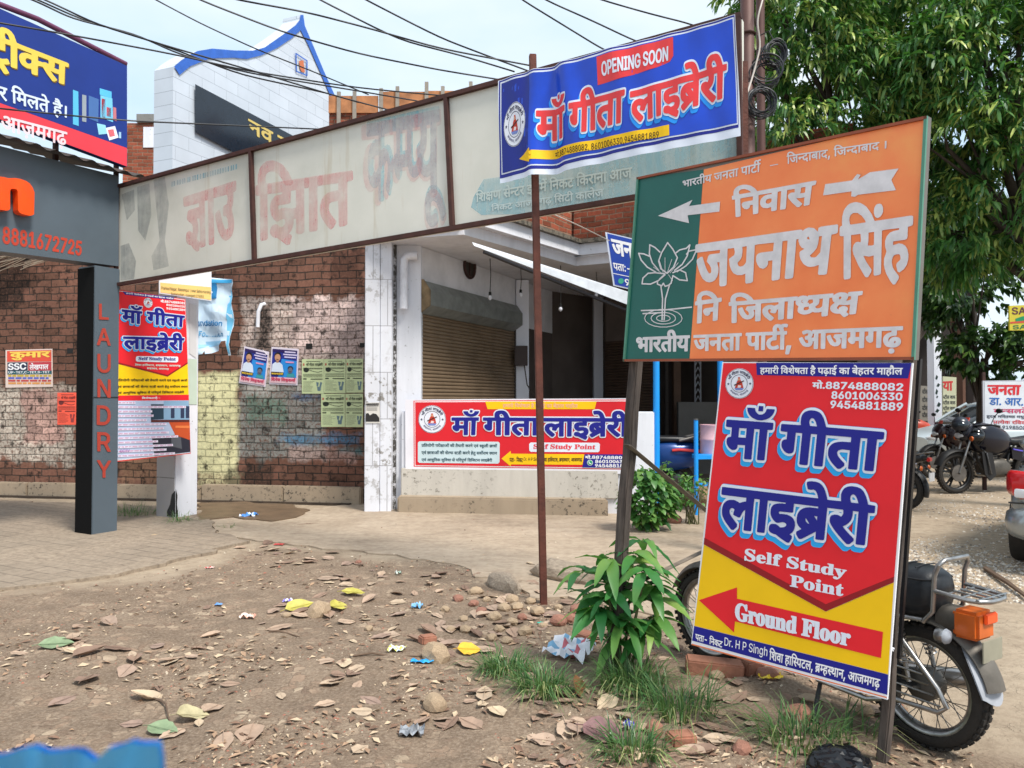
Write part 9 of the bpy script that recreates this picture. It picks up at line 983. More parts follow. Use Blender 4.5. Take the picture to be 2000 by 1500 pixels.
    for s_ in (-1,1):
        for x,z in ((1.1+dW,.8),(-.15,.6) if classic else (-.29,.62)):
            mb=MB(); y=s_*(.15 if x>0 else .135); mb.tube([(x,s_*.05,z),(x,y,z)],.009,STL,6); mb.lathe([(0,-.045),(.026,-.03),(.034,.01),(.032,.02)],CHR if classic else BPL,14,(x,y,z),'X'); mb.lathe([(.036,-.02),(.03,-.035),(0,-.045)] if x<0 else [(.036,.02),(.03,.035),(0,.04)],DRT if classic else AMB,14,(x,y,z),'X'); mb.build('indicator',t,False,smooth=50)
    # tail
    if classic:
        mb=MB(); mb.box((-.225,0,.655),(.12,.15,.13),AMB); mb.build('tail_light',t,False,bevel=.014); mb=MB(); mb.box((-.293,-.02,.69),(.02,.1,.05),mat('red_reflector',srgb(240,92,40),.25)); mb.build('reflector',t,False,bevel=.006)
        mb=MB(); mb.box((-.30,-.02,.545),(.006,.17,.1),mat('number_plate_back',srgb(150,146,128),.6)); mb.build('number_plate',t,False,bevel=.002)
        mb=MB(); mb.loft([(-.08,.06,.58,.72),(-.21,.07,.6,.72)],MUDG,12,3); mb.build('tail_bracket',t,False,smooth=50)
        mb=MB(); vs=[];fs=[]
        for i in range(8):
            f=i/7; wd=.055+.04*math.sin(f*2.6); x=-.205-.11*f-.02*math.sin(f*3); z=.545-.24*f
            for j in range(7): b=-1+j/3; vs.append((x+.02*(1-b*b)*-1,b*wd,z+ (.0 if i<7 else .03*b*b)))
        fs=[(i*7+j,i*7+j+1,i*7+j+8,i*7+j+7) for i in range(7) for j in range(6)]
        mb.add(vs,fs,DRT); mb.add([(x+.006,y,z) for x,y,z in vs],[f[::-1] for f in fs],DRT); mb.build('mudflap',t,False,smooth=70)
        # carrier rack
        mb=MB(); r=.0115; z=.80
        for y in (-.13,.13): mb.tube([(-.06,y,.64),(-.11,y*1.02,.7),(-.12,y*1.03,.87),(-.14,y,.925)],r,CHR,8)
        mb.tube([(-.12,-.134,.87),(-.135,-.13,.92),(-.15,-.1,.945),(-.15,.1,.945),(-.135,.13,.92),(-.12,.134,.87)],r,CHR,8)
        mb.tube([(-.115,.134,z),(-.265,.13,z-.012),(-.31,.11,z-.014),(-.335,.06,z-.015),(-.34,0,z-.015),(-.335,-.06,z-.015),(-.31,-.11,z-.014),(-.265,-.13,z-.012),(-.115,-.134,z)],r,CHR,8)
        for y in (-.06,.0,.06): mb.tube([(-.17,y,z+.002),(-.332,y*.8,z-.011)],.006,CHR,6)
        for x in (-.17,-.24,-.31): mb.tube([(x,-.13,z-.006),(x,.13,z-.006)],.006,CHR,6)
        mb.build('carrier_rack',t,False,smooth=60)
        # leg guard on the left side
        mb=MB(); y=.165
        mb.tube([(.5,y,.62),(.2,y+.02,.63),(.06,y+.02,.6),(-.16,y+.02,.36),(-.2,y+.02,.29),(-.16,y+.02,.255),(.05,y+.02,.25),(.2,y+.02,.2),(.5,y,.2)],.0125,CHR,8)
        for i in range(8):
            f=i/7; zz=.575-.29*f; xl=.03-.2*f; mb.tube([(.5,y,zz+.01),(xl,y+.02,zz)],.005,CHR,6)
        mb.build('leg_guard',t,False,smooth=60)
        bt('grab_bar',[(.45,.14,.66),(.2,.15,.66),(.05,.145,.645),(-.06,.135,.65)],.011,CHR)
        mb=MB(); mb.loft([(.08,.02,.2,.42,.1),(.2,.02,.19,.44,.1),(.45,.02,.2,.4,.1),(.5,.02,.24,.36,.1)],DGR,12,2.4); mb.build('chain_cover',t,False,smooth=50)
    else:
        mb=MB(); mb.loft([(.1,.11,.62,.7),(-.15,.1,.66,.76),(-.36,.05,.73,.8)],body,14,2.8); mb.build('tail_cowl',t,False,smooth=50)
        mb=MB(); mb.box((-.37,0,.74),(.05,.1,.06),REDL); mb.build('tail_light',t,False,bevel=.012)
        bt('grab_bar',[(.0,.13,.74),(-.2,.13,.8),(-.38,.1,.84),(-.4,0,.845),(-.38,-.1,.84),(-.2,-.13,.8),(.0,-.13,.74)],.012,STL)
        mb=MB(); mb.box((-.4,0,.5),(.01,.18,.12),CLR); mb.tube([(-.3,0,.66),(-.4,0,.56)],.012,BPL,6); mb.build('number_plate',t,False)
        for y in (-1,1):
            mb=MB(); mb.prism([(1.02,y*.2,.62),(.86,y*.22,.6),(.8,y*.22,.28),(.9,y*.22,.2),(.98,y*.21,.3)],(0,y*.02,0),BPL); mb.tube([(.92,y*.08,.66),(.96,y*.24,.6),(.9,y*.26,.3),(.78,y*.1,.26)],.012,CHR,8); mb.build('crash_guard',t,False,bevel=.006,smooth=50)
        mb=MB(); mb.lathe([(0,-.01),(.12,-.01),(.12,.01),(0,.01)],STL,24,(W,.07,.3),'Y'); mb.build('brake_disc',t,False,smooth=40)
    bt('side_stand',[(.5,.12,.24),(.46,.26,.02),(.42,.27,.012)],.012,BPL,6); bt('foot_peg',[(.52,.1,.27),(.52,.26,.27)],.014,BPL,8)
    return t
rp3=Vector((1.80,3.36,0)); fp=Vector((1.14,4.42,0)); hd=math.atan2(fp.y-rp3.y,fp.x-rp3.x)
moto('motorcycle','old motorcycle with chrome carrier rack and orange tail light behind the leaning red poster',rp3,hd,.88,DGR,True,lean=0)
BLB=mat('gloss_black_blue',srgb(22,22,34),.2,.1,.2,3)
hb=math.atan2(-.2,-1)
def at_front(p,h,sc): return Vector((p.x-math.cos(h)*1.27*sc,p.y-math.sin(h)*1.27*sc,0))
bkf=gnd(1866,964); bk=moto('motorcycle','glossy black motorcycle facing left on the gravel with helmets hung on it',at_front(bkf,hb,1.1),hb,1.1,BLB,False)
bb2=gnd(1872,940); moto('motorcycle','second black motorcycle parked just beyond the helmet-carrying one, mostly hidden by it',at_front(bb2+Vector((-.15,.6,0)),hb+.05,1.0),hb+.05,1.0,mat('black_red_paint',srgb(40,22,26),.25,.1),False)
rr=gnd(1762,996); moto('motorcycle','motorcycle with silver rack and red tail lamp peeking out right of the tall red poster',rr,math.atan2(.75,-.66),.95,mat('plain_black_paint',srgb(28,26,28),.3,.1),False)
rg=gnd(1815,905); moto('motorcycle','low black and orange motorcycle standing in front of the silver car',rg+Vector((.9,.8,0)),R(178),1.0,mat('orange_black_paint',srgb(196,72,48),.35),False)
# helmets on the black motorcycle
for nm,u,v,c,lab in (('helmet',1876,829,mat('helmet_matt_navy',srgb(40,46,58),.3),'matt dark helmet perched on the handlebar of the black motorcycle'),('helmet',1906,850,mat('helmet_gloss_black',srgb(18,18,20),.08),'glossy black helmet hanging below the matt one on the black motorcycle')):
    p=at(u,v,bkf.y-.05); t=thing(nm,lab,'helmet',p); mb=MB(); mb.sph(p,(.135,.125,.125),c,20,-.75,1); mb.build('shell',t,smooth=60)
    mb=MB(); mb.sph(p+Vector((-.012,-.012,-.01)),(.132,.122,.085),mat('smoked_visor',srgb(50,58,66),.06,.2),20,-.35,.5); mb.build('visor',t,smooth=60); mb=MB(); mb.tube([p+Vector((.08,-.06,-.08)),p+Vector((.02,-.05,-.17)),p+Vector((-.07,-.06,-.09))],.008,BPL,6); mb.build('chin_strap',t,smooth=60)
# scooter under the porch
sb=mat('scooter_blue',srgb(24,66,132),.25,.2,.2,3)
sc=thing('scooter','dark blue scooter with silver grab rail parked under the porch by the blue posts','scooter',tuple(atz(1322,10.75,.17)),R(177)); 
wheel(0,.22,.1,sc,False); wheel(1.2,.22,.09,sc,False)
mb=MB(); mb.loft([(-.36,.06,.52,.66),(-.2,.16,.38,.74),(.1,.2,.32,.76),(.4,.18,.34,.74),(.56,.08,.42,.66)],sb,20,2.6); mb.build('rear_body',sc,False,smooth=60)
mb=MB(); mb.loft([(-.34,.08,.72,.78),(-.1,.15,.73,.82),(.3,.15,.73,.83),(.58,.1,.72,.8)],SEAT,16,3); mb.build('seat',sc,False,smooth=60)
mb=MB(); mb.tube([(.0,.17,.76),(-.25,.16,.82),(-.42,.1,.9),(-.44,0,.91),(-.42,-.1,.9),(-.25,-.16,.82),(0,-.17,.76)],.022,STL,8); mb.build('grab_rail',sc,False,smooth=60)
mb=MB(); mb.prism([(.5,-.2,.3),(1.0,-.2,.3),(1.0,.2,.3),(.5,.2,.3)],(0,0,.05),BPL); mb.build('footboard',sc,False,bevel=.01)
mb=MB(); mb.loft([(.98,.2,.3,.9),(1.06,.19,.3,1.0),(1.14,.08,.4,.98)],sb,16,3); mb.build('front_apron',sc,False,smooth=50)
mb=MB(); mb.tube([(1.08,0,.9),(1.02,0,1.02)],.03,BPL,8); mb.tube([(.95,.33,1.04),(1.02,.1,1.05),(1.02,-.1,1.05),(.95,-.33,1.04)],.016,BPL,8); mb.build('handlebar',sc,False,smooth=50)
mb=MB(); mb.box((-.36,0,.6),(.05,.16,.07),REDL); mb.build('tail_light',sc,False,bevel=.015)
mb=MB(); mb.tube([(-.3,.185,.62),(.0,.208,.64),(.1,.21,.63)],.02,mat('red_decal',srgb(214,60,60),.3),6); mb.build('decal',sc,False)
def car(name,label,loc,head,paint,L=3.9,wd=1.68,h=1.5,hatch=True):
    t=thing(name,label,'car',loc,head); hw=wd/2
    mb=MB(); mb.loft([(0,hw*.78,.42,.88),(.06,hw*.9,.3,.95),(.35,hw*.97,.22,.97),(1.2,hw,.2,.96),(2.4,hw,.2,.96),(L-.9,hw*.98,.22,.92),(L-.25,hw*.9,.26,.78),(L,hw*.7,.34,.66)],paint,28,4.2); mb.build('body',t,False,smooth=50)
    mb=MB(); mb.loft([(.1 if hatch else .5,hw*.62,.9,1.0),(.35 if hatch else .8,hw*.72,.9,h-.07),(.9,hw*.78,.9,h),(1.7,hw*.78,.9,h-.01),(2.2,hw*.8,.9,h-.12),(2.95,hw*.74,.86,.98)],mat('car_glass',srgb(30,36,40),.06),24,3.4); mb.build('windows',t,False,smooth=50)
    mb=MB(); mb.loft([(.4,hw*.66,h-.1,h-.02),(.9,hw*.72,h-.06,h+.012),(1.7,hw*.72,h-.07,h+.004),(2.2,hw*.7,h-.18,h-.1)],paint,20,3); mb.build('roof',t,False,smooth=50)
    for s_ in (-1,1):
        mb=MB()
        for a,b in (((.35,.98),(.7,h-.03)),((1.45,.98),(1.4,h-.01)),((2.9,.96),(2.15,h-.1))): mb.tube([(a[0],s_*hw*.82,a[1]),((a[0]+b[0])/2,s_*hw*.81,(a[1]+b[1])/2),(b[0],s_*hw*.74,b[1])],.035,paint,8)
        mb.build('roof_pillar',t,False,smooth=50)
        for x in (.72,L-.72):
            ty=MB(); ty.lathe([(.17,-.1),(.28,-.1),(.3,-.07),(.3,.07),(.28,.1),(.17,.1)],TYRE,28,(x,s_*(hw-.09),.3),'Y'); mb=MB(); mb.lathe([(0,.03),(.05,.035),(.16,.05),(.19,.03),(.19,-.05),(.16,-.06),(.05,-.04),(0,-.035)],STL,20,(x,s_*(hw-.06),.3),'Y'); ty.build('tyre',mb.build('wheel',t,False,smooth=40),False,smooth=45)
        mb=MB(); mb.loft([(-.01,.02,.66,.86,s_*hw*.74),(.02,.1,.64,.88,s_*hw*.79),(.16,.05,.66,.88,s_*hw*.92),(.28,.01,.72,.86,s_*hw*.965)],REDL,14,2.8); mb.build('tail_light',t,False,smooth=50)
        mb=MB(); mb.loft([(-.012,.05,.655,.73,s_*hw*.74),(.01,.09,.65,.735,s_*hw*.78),(.05,.06,.66,.73,s_*hw*.82)],CLR,14,5); mb.build('reverse_lamp',t,False,smooth=50)
        mb=MB(); mb.sph((L-1.3,s_*(hw+.09),1.0),(.07,.1,.065),paint,12); mb.build('door_mirror',t,False,smooth=50)
        mb=MB(); mb.loft([(L-.35,.02,.6,.74,s_*hw*.8),(L-.16,.1,.56,.74,s_*hw*.72),(L-.02,.06,.54,.66,s_*hw*.62)],CLR,12,2.8); mb.build('headlight',t,False,smooth=50)
    mb=MB(); mb.loft([(-.06,hw*.8,.3,.56),(.0,hw*.93,.27,.6),(.2,hw*1.005,.24,.6)],paint,24,4); mb.build('rear_bumper',t,False,smooth=50)
    mb=MB(); mb.ob((-.066,-hw*.7,.36),(.02,0,0),(0,hw*1.4,0),(0,0,.05),BPL); mb.tube([(.0,-hw*.935,.61),(.0,hw*.935,.61)],.008,BPL,6); mb.build('bumper_trim',t,False)
    mb=MB(); mb.box((-.01,0,.78),(.01,.5,.11),CLR); mb.build('number_plate',t,False)
    return t
SIL=mat('silver_car_paint',srgb(150,156,158),.22,.6,.08,2); 
cp=gnd(1989,1122); ch=math.atan2(.76,.65); dl=Vector((-math.sin(ch),math.cos(ch),0))
car('car','grey-silver hatchback cut off by the right edge of the view, showing its red tail light',cp-dl*.72,ch,SIL)
c2=gnd(1880,885); car('car','pale silver car parked side-on behind the motorcycles and the white clinic board',Vector((13.0,17.8,0)),R(184),mat('pale_silver_paint',srgb(196,204,206),.25,.4,.08,2))
# white clinic board at right
t=thing('clinic_board','white board with red and blue Hindi lettering standing by the motorcycles at the right edge','sign board',atz(1960,12.6,0)); s=Sheet(atz(1917,12.7,0),atz(2080,12.5,0),.003); zq=Z(1770,620,3.948)
slab(s,zq((590,488),(1300,480),(1300,880),(595,862)),.04,ink(206,210,222),'board',t); s.poly('print',zq((604,498),(1294,490),(1294,868),(606,855)),ink(232,238,248),1)
s.text('lettering','ja',zq((625,520),(885,520),(880,600),(625,598)),ink(220,50,60),2); s.text('lettering','da',zq((640,618),(905,622),(900,682),(638,675)),ink(50,110,190),2); s.text('lettering','kan',zq((672,692),(1010,694),(1010,740),(672,738)),ink(210,60,110),2)
s.text('lettering','hr',zq((618,746),(960,750),(960,786),(618,780)),ink(60,70,90),2); s.text('lettering','prt',zq((668,786),(960,790),(960,826),(668,818)),ink(214,70,80),2); s.text('lettering','mn',zq((630,826),(1000,832),(1000,866),(632,856)),ink(50,60,80),2); s.build(t)
for u in (1924,2070): p=atz(u,12.66,0); mb=MB(); mb.ob(Vector((p.x,p.y+.06,-.05)),(.05,0,0),(0,.05,0),(0,0,2.0),IRON); mb.build('leg',t)
# yellow sign, hardware boards and far structures at right
t=thing('shop_sign','yellow-green shop sign half hidden in leaves at the right edge','sign',atz(1990,9,3)); s=Sheet(atz(1968,9.0,0),atz(2100,8.9,0),.003)
slab(s,zq((795,-90),(1200,-110),(1200,95),(798,100)),.03,ink(206,190,60),'board',t); s.text('lettering','sk',zq((812,-78),(1150,-84),(1150,-30),(815,-22)),ink(90,40,60),1); s.text('lettering','sk',zq((820,60),(1150,40),(1150,84),(822,92)),ink(30,110,70),1); s.poly('lettering',zq((840,10),(900,-10),(960,0),(960,30),(900,24),(845,36)),ink(30,140,90),1); s.poly('lettering',zq((800,34),(960,24),(960,38),(800,48)),ink(206,80,60),1); s.build(t)
mb=MB(); p=atz(2060,9.1,0); mb.tube([Vector((p.x,p.y,0)),Vector((p.x,p.y,3.6))],.05,IRON,8); mb.build('pole',t,smooth=50)
t=thing('concrete_column','pale square column with green brush marks standing by the hardware boards','column',atz(1838,19,0)); a=atz(1824,19,0); b=atz(1840,19,0)
mb=MB(); mb.ob(a,b-a,(0,.3,0),(0,0,3.6),WHC); mb.build('shaft',t,bevel=.01); s=Sheet(a,b,.004)
for u,v,du,dv in ((1829,737,4,5),(1832,752,5,4),(1829,765,4,6),(1833,790,6,5),(1830,802,6,4),(1830,775,3,3)): s.poly('brush_mark',[(u-du*.6,v+dv*.6),(u,v-dv),(u+du*.8,v-dv*.2),(u+du*.2,v+dv)],ink(30,50,44),1)
s.build(t)
def hboard(label,u0,u1,v0,v1,Y,c):
    t=thing('hardware_board',label,'sign board',atz((u0+u1)/2,Y,0)); s=Sheet(atz(u0,Y,0),atz(u1,Y,0),.003); slab(s,[(u0,v0),(u1,v0+2),(u1,v1),(u0,v1)],.04,c,'board',t); return t,s
t,s=hboard('cream hardware shop board with a red word on top behind the pale column',1842,1868,735,826,20,ink(190,190,160)); s.text('lettering','ya',[(1841,745),(1861,744),(1861,763),(1841,763)],ink(190,50,50),1)
for y in (770,781,792,802): s.text('lettering','stl',[(1842,y),(1866,y),(1866,y+9),(1842,y+9)],ink(50,52,54),1)
s.build(t)
t,s=hboard('dim hardware shop board covered in black Hindi words left of the pale column',1797,1824,753,822,20,ink(132,126,116))
for y in (758,774,790,804): s.text('lettering','stl',[(1801,y),(1822,y),(1822,y+11),(1801,y+11)],ink(40,40,40),1)
s.build(t)
db=thing('concrete_building','dark unfinished concrete building behind the trees at the right','building',atz(1850,24,0))
DC=peel('dark_concrete',srgb(92,94,98),srgb(50,48,46),.56,.3); BRN=mat('brown_wall',srgb(96,66,52),.8,0,.3,2)
vbox('floor_slab',1760,1902,24,4.4,5.3,3,DC,db); vbox('upper_wall',1800,1905,24.4,5.32,8.2,2,DC,db); vbox('shop_bay_wall',1700,1822,25.5,0,4.4,.3,mat('bay_shade_dark',srgb(40,34,32),.9),db); vbox('shop_bay_wall',1822,1864,26.5,0,4.4,.3,mat('bay_shade_dark',(0,0,0)),db); vbox('column',1872,1881,24,0,4.4,.4,BRN,db); vbox('back_block',1880,1910,26,0,3.2,2,BRN,db); vbox('column',1901,1911,23.6,0,8.2,.4,mat('dark_column',srgb(52,44,42),.8),db)  # near-black bay walls carry the shade of tree and building in their colour
# ---------------- blue posts, railing, drum ----------------
BP=mat('bright_blue_post',srgb(24,152,240),.4,0,.12,5)
for u,Y,lab,r in ((1282,10.1,'bright blue steel post beside the end of the low white wall',.042),(1407,10.9,'bright blue steel post just left of the tall red poster',.042)):
    t=thing('steel_post',lab,'post',atz(u,Y,0)); mb=MB(); p=atz(u,Y,-.05); mb.tube([p,p+Vector((0,0,SZ+.05))],r,BP,14); mb.build('shaft',t,smooth=50); mb=MB(); mb.box(p+Vector((0,0,.06)),(.16,.16,.02),BP); mb.build('base_plate',t)
t=thing('railing','short bright blue railing with a capped post in front of the pink drum','railing',atz(1358,10.0,0)); mb=MB(); p=atz(1359,10.0,-.05); mb.tube([p,p+Vector((0,0,1.28))],.028,BP,12); mb.build('post',t,smooth=50)
mb=MB(); mb.lathe([(0,.02),(.032,.018),(.034,0)],STL,12,p+Vector((0,0,1.281))); mb.build('cap',t,smooth=40)
mb=MB(); a=atz(1361,10.0,.72); b=atz(1440,10.1,.72); mb.ob(a,b-a,(0,.3,0),(0,0,.05),BP); mb.ob(a+Vector((0,0,-.35)),b-a,(0,.04,0),(0,0,.04),BP); mb.ob(b-Vector((.05,0,.8)),(.04,0,0),(0,.04,0),(0,0,.8),BP); mb.build('rail',t)
dp=atz(1387,10.4,.77); t=thing('drum','faded pink plastic drum standing on the blue railing shelf','drum',dp); mb=MB(); PK=mat('faded_pink_plastic',srgb(220,178,186),.5); mb.lathe([(0,0),(.13,0),(.135,.02),(.135,.17),(.141,.18),(.141,.2),(.135,.21),(.135,.36),(.142,.37),(.142,.39),(.12,.39),(.12,.34),(0,.34)],PK,24,dp-Vector((0,0,.0))); mb.build('body',t,smooth=40)
# ---------------- utility poles, cables ----------------
PB=mat('brown_pole_paint',srgb(92,62,56),.6,.2,.25,3); CBL=mat('black_cable',srgb(30,32,38),.5)
up=thing('utility_pole','brown stepped steel utility pole with black cable coils behind the blue banner','utility pole',atz(1464,7.3,0))
mb=MB(); p=atz(1464,7.3,-.1); mb.tube([p,p+Vector((0,0,3.62)),p+Vector((0,0,3.63)),p+Vector((0,0,7.5))],[.076,.076,.066,.06],PB,16); mb.build('shaft',up,smooth=50)
mb=MB()
for z in (3.1,3.9,4.5,5.1): mb.tube([p+Vector((math.cos(a)*.072,math.sin(a)*.072,z)) for a in [i*.5236 for i in range(12)]],.012,IRON,5,True)
mb.build('clamp_band',up,smooth=50)
u2=thing('utility_pole','slimmer brown steel pole close behind the stepped utility pole','utility pole',atz(1490,7.9,0)); mb=MB(); q=atz(1490,7.9,0); mb.tube([q+Vector((0,0,-.1)),q+Vector((0,0,8))],.042,PB,12); mb.build('shaft',u2,smooth=50)
def coil(label,u,v,Y,r,n,tilt):
    t=thing('cable_coil',label,'cable',at(u,v,Y)); mb=MB(); c=at(u,v,Y); random.seed(int(u+v))
    for i in range(n):
        rr=r*random.uniform(.8,1.1); a=random.uniform(0,6); off=Vector((random.uniform(-.02,.02),random.uniform(-.05,.05),random.uniform(-.03,.03)))
        mb.tube([c+off+Vector((rr*math.cos(k*.2618)*tilt,rr*math.sin(k*.2618+a)*.3,rr*math.sin(k*.2618))) for k in range(24)],.006,CBL,5,True)
    mb.build('loops',t,smooth=60); mb=MB(); mb.tube([c+Vector((0,0,r)),c+Vector((-.05,.0,r+.1)),c+Vector((-.12,.05,r+.08))],.006,CBL,5); mb.build('tie',t)
coil('round black cable coil hung lower on the brown utility pole',1485,200,7.15,.125,14,1); coil('long loop of black cable hung higher beside the slim pole',1512,105,7.3,.12,12,.8); coil('tangle of black cable between the two hung coils',1497,140,7.25,.13,10,1.1)
def wire(label,pts,r=.0075,m=CBL):
    P=[at(*q) for q in pts]; out=[]
    for a,b in zip(P,P[1:]):
        for i in range(6): out.append(a.lerp(b,i/6))
    out.append(P[-1])
    # smooth the polyline a little
    for _ in range(3): out=[out[0]]+[(out[i-1]+out[i]*2+out[i+1])/4 for i in range(1,len(out)-1)]+[out[-1]]
    mb=MB(); mb.tube(out,r,m,6); return tagp(mb.build('overhead_wire',smooth=60),label,'wire','overhead wires strung across the sky')
WR=[('overhead wire ending above the left end of the blue banner, uppermost of its bundle',[(-60,-60,6),(90,0,6.2),(190,48,6.4),(340,94,6.7),(500,140,7.2),(650,186,7.8),(760,215,8.2)]),
('overhead wire sagging low past the gable ridge in a paired bundle',[(-40,-40,6),(70,2,6.2),(140,36,6.4),(262,66,6.6),(350,106,6.9),(480,142,7.3),(690,176,8),(860,205,9)]),
('overhead wire twisted along its pair near the blue sign',[(0,-30,6.1),(75,0,6.25),(150,34,6.45),(270,72,6.7),(345,98,6.95),(470,146,7.3),(640,182,7.9),(700,200,8.4)]),
('overhead wire running from the top of the blue rooftop sign to the gable',[(-80,30,6),(0,45,6.1),(120,65,6.4),(340,106,6.8),(480,138,7.2),(700,172,8),(900,190,9)]),
('thin overhead wire crossing steeply over the gable tip',[(240,-35,8),(305,0,8.2),(390,45,8.4),(500,96,8.6),(600,135,9),(720,185,9.5)]),
('overhead wire passing just in front of the gable tip',[(300,-45,6),(390,0,6.2),(550,62,6.5),(700,105,6.8),(860,137,7.1),(985,157,7.4)]),
('overhead wire high in the sky above the gable tip',[(380,-22,6),(465,0,6.1),(600,24,6.3),(720,55,6.5),(860,95,6.8),(1036,128,7.1)]),
('overhead wire crossing low over the black name board',[(-60,204,6),(0,212,6.2),(120,224,6.5),(250,236,6.8),(480,246,7.4),(640,253,8)]),
('overhead wire dropping diagonally to the rusty pole, left of a pair',[(560,-38,6.5),(625,0,6.6),(780,78,6.8),(900,108,7),(1005,140,7.2)]),
('overhead wire dropping diagonally to the rusty pole, right of a pair',[(640,-42,6.5),(715,0,6.6),(860,74,6.8),(960,112,7),(1030,138,7.2)]),
('overhead wire falling behind the blue banner near its middle',[(960,-45,7),(1020,0,7),(1110,55,7.1),(1180,98,7.2),(1300,150,7.3)]),
('overhead wire falling behind the opening flag of the blue banner',[(1000,-40,7),(1065,0,7),(1160,42,7.1),(1240,80,7.2),(1400,140,7.25)]),
('short overhead wire reaching the brown utility pole',[(1080,-35,7),(1175,0,7),(1270,27,7.1),(1350,47,7.2),(1462,90,7.28)])]
for l,p_ in WR: wire(l,p_)
wire('pale loose service wire looping down the utility pole',[(1495,-20,7.2),(1478,40,7.1),(1486,90,7.1),(1470,150,7.1),(1450,210,7),(1448,330,7)],.008,mat('pale_cable',srgb(196,186,176),.5))
wire('thin pale wire strung below the faded board to the blue clinic sign',[(1075,416,6.4),(1130,440,7.5),(1190,470,9.3)],.006,mat('pale_cable',(0,0,0)))
# ---------------- trees ----------------
def leafmat(name,a,b,c):
    k=NT(name); g=k.n('NewGeometry'); n_=k.noise(1.6,3); k.col(k.mix(k.ramp(n_,[(.38,W1(0)),(.55,W1(1))]),k.ramp(g.outputs['Random Per Island'],[(0,a),(.6,b),(1,b)]),k.ramp(g.outputs['Random Per Island'],[(0,a),(.4,b),(1,c)]))); k.b.inputs['Roughness'].default_value=.38; k.b.inputs['Specular IOR Level'].default_value=.45
    tr=k.n('BsdfTranslucent'); tr.inputs['Color'].default_value=(b[0]*1.6,b[1]*1.7,b[2]*.8,1); ms=k.n('MixShader'); ms.inputs[0].default_value=.22; o=k.t.nodes['Material Output']; k.l(k.b.outputs[0],ms.inputs[1]); k.l(tr.outputs[0],ms.inputs[2]); k.l(ms.outputs[0],o.inputs[0]); return k.m
LF=leafmat('mast_tree_leaf',srgb(38,76,42),srgb(76,124,60),srgb(188,198,102)); LFD=leafmat('dark_leaf',srgb(28,52,28),srgb(50,82,40),srgb(100,130,56)); BRK=mat('tree_bark',srgb(74,64,56),.9,0,.4,5,.6)
def rv(): 
    while 1:
        v=Vector((random.uniform(-1,1),random.uniform(-1,1),random.uniform(-1,1)))
        if .01<v.length<1: return v
def leafmesh(V,Fc,p,d,L,wd,droop,nrm=None):
    sd=d.cross(Vector((0,0,1))); sd=sd.normalized() if sd.length>.05 else Vector((1,0,0)); a=random.uniform(-.9,.9); up_=sd.cross(d); sd=sd*math.cos(a)+up_*math.sin(a)
    i=len(V); m1=p+d*L*.4; tip=p+d*L*.9+Vector((0,0,-droop*L)); m2=p+d*L*.7+Vector((0,0,-droop*L*.45))
    V+= [p,m1+sd*wd*.5,m1-sd*wd*.5,m2+sd*wd*.38,m2-sd*wd*.38,tip]; Fc+= [(i,i+2,i+1),(i+1,i+2,i+4,i+3),(i+3,i+4,i+5)]
def tree(label,blobs,base,L,wd,n,m,name='tree',seed=1,trunkr=.16,clump=9,dens=1):
    random.seed(seed); t=thing(name,label,'tree',base); V=[];Fc=[]; cen=[]
    for (u,v,Y,rx,rz) in blobs:
        c=at(u,v,Y); k=Y/F; cen.append((c,Vector((rx*k,(rx+rz)*.4*k,rz*k))))
    vol=[a.x*a.z for _,a in cen]; tot=sum(vol)
    for (c,a),vl in zip(cen,vol):
        for _ in range(int(n*vl/tot)):
            d=rv(); d=d.normalized()*(.35+.65*random.random()**.45); q=c+Vector((d.x*a.x,d.y*a.y,d.z*a.z))
            if noise.noise(q*1.7+Vector((seed,0,0)))<(-.10 if dens>=1 else -.02): continue
            outw=Vector((d.x,d.y,d.z*.4)).normalized(); ax=(outw+rv()*.5+Vector((0,0,-.15))).normalized()
            for j in range(clump):
                dd=(ax*.6+rv()*.75+Vector((0,0,-.35))).normalized(); leafmesh(V,Fc,q+ax*(j*.022)+rv()*.02,dd,L*random.uniform(.6,1.25),wd*random.uniform(.8,1.4),random.uniform(.05,.45))
    me=bpy.data.meshes.new('crown'); I=MW[t.name].inverted(); me.from_pydata([tuple(I@p) for p in V],[],Fc); me.materials.append(m); o=bpy.data.objects.new('crown',me); COL.objects.link(o); o.parent=t
    mb=MB(); top=sum((c for c,_ in cen),Vector())/len(cen); b=Vector(base)
    mid=b.lerp(Vector((b.x*.6+top.x*.4,b.y*.6+top.y*.4,top.z)),.5); mb.tube([b-Vector((0,0,.1)),b+Vector((.02,0,.6)),mid,mid.lerp(top,.6)],[trunkr*1.25,trunkr,trunkr*.8,trunkr*.5],BRK,10)
    for c,a in cen:
        s0_=mid.lerp(top,random.uniform(-.1,.5)); k=s0_.lerp(c,.5)+rv()*.15; mb.tube([s0_,k,c,c+rv()*a.x*.6],[trunkr*.5,trunkr*.32,trunkr*.16,.015],BRK,7)
        for _ in range(3): mb.tube([k,c+Vector((rv().x*a.x,rv().y*a.y,rv().z*a.z))*.7],[trunkr*.2,.012],BRK,5)
    mb.build('trunk',t,smooth=60); return t
tree('large mast tree with drooping glossy leaves beside the brown utility pole',[(1600,70,10.5,150,150),(1540,230,10.3,90,100),(1700,180,10.6,160,140),(1640,300,10.8,120,80),(1460,10,9.8,65,55),(1760,20,11,150,110),(1720,330,11.2,130,90),(1560,-60,10.5,160,120)],atz(1690,12.6,0),.175,.032,5200,LF,seed=3)
tree('broad mast tree hanging over the top right corner with paler young leaf tips',[(1880,120,9.8,140,120),(1960,250,9.6,120,150),(1850,290,10,100,90),(1990,60,9.6,120,130),(1880,-20,10.2,160,100),(1930,420,10,110,100),(1850,450,10.5,80,110),(2090,250,9.6,130,300)],atz(2100,10.4,0),.175,.032,4700,LF,seed=5)
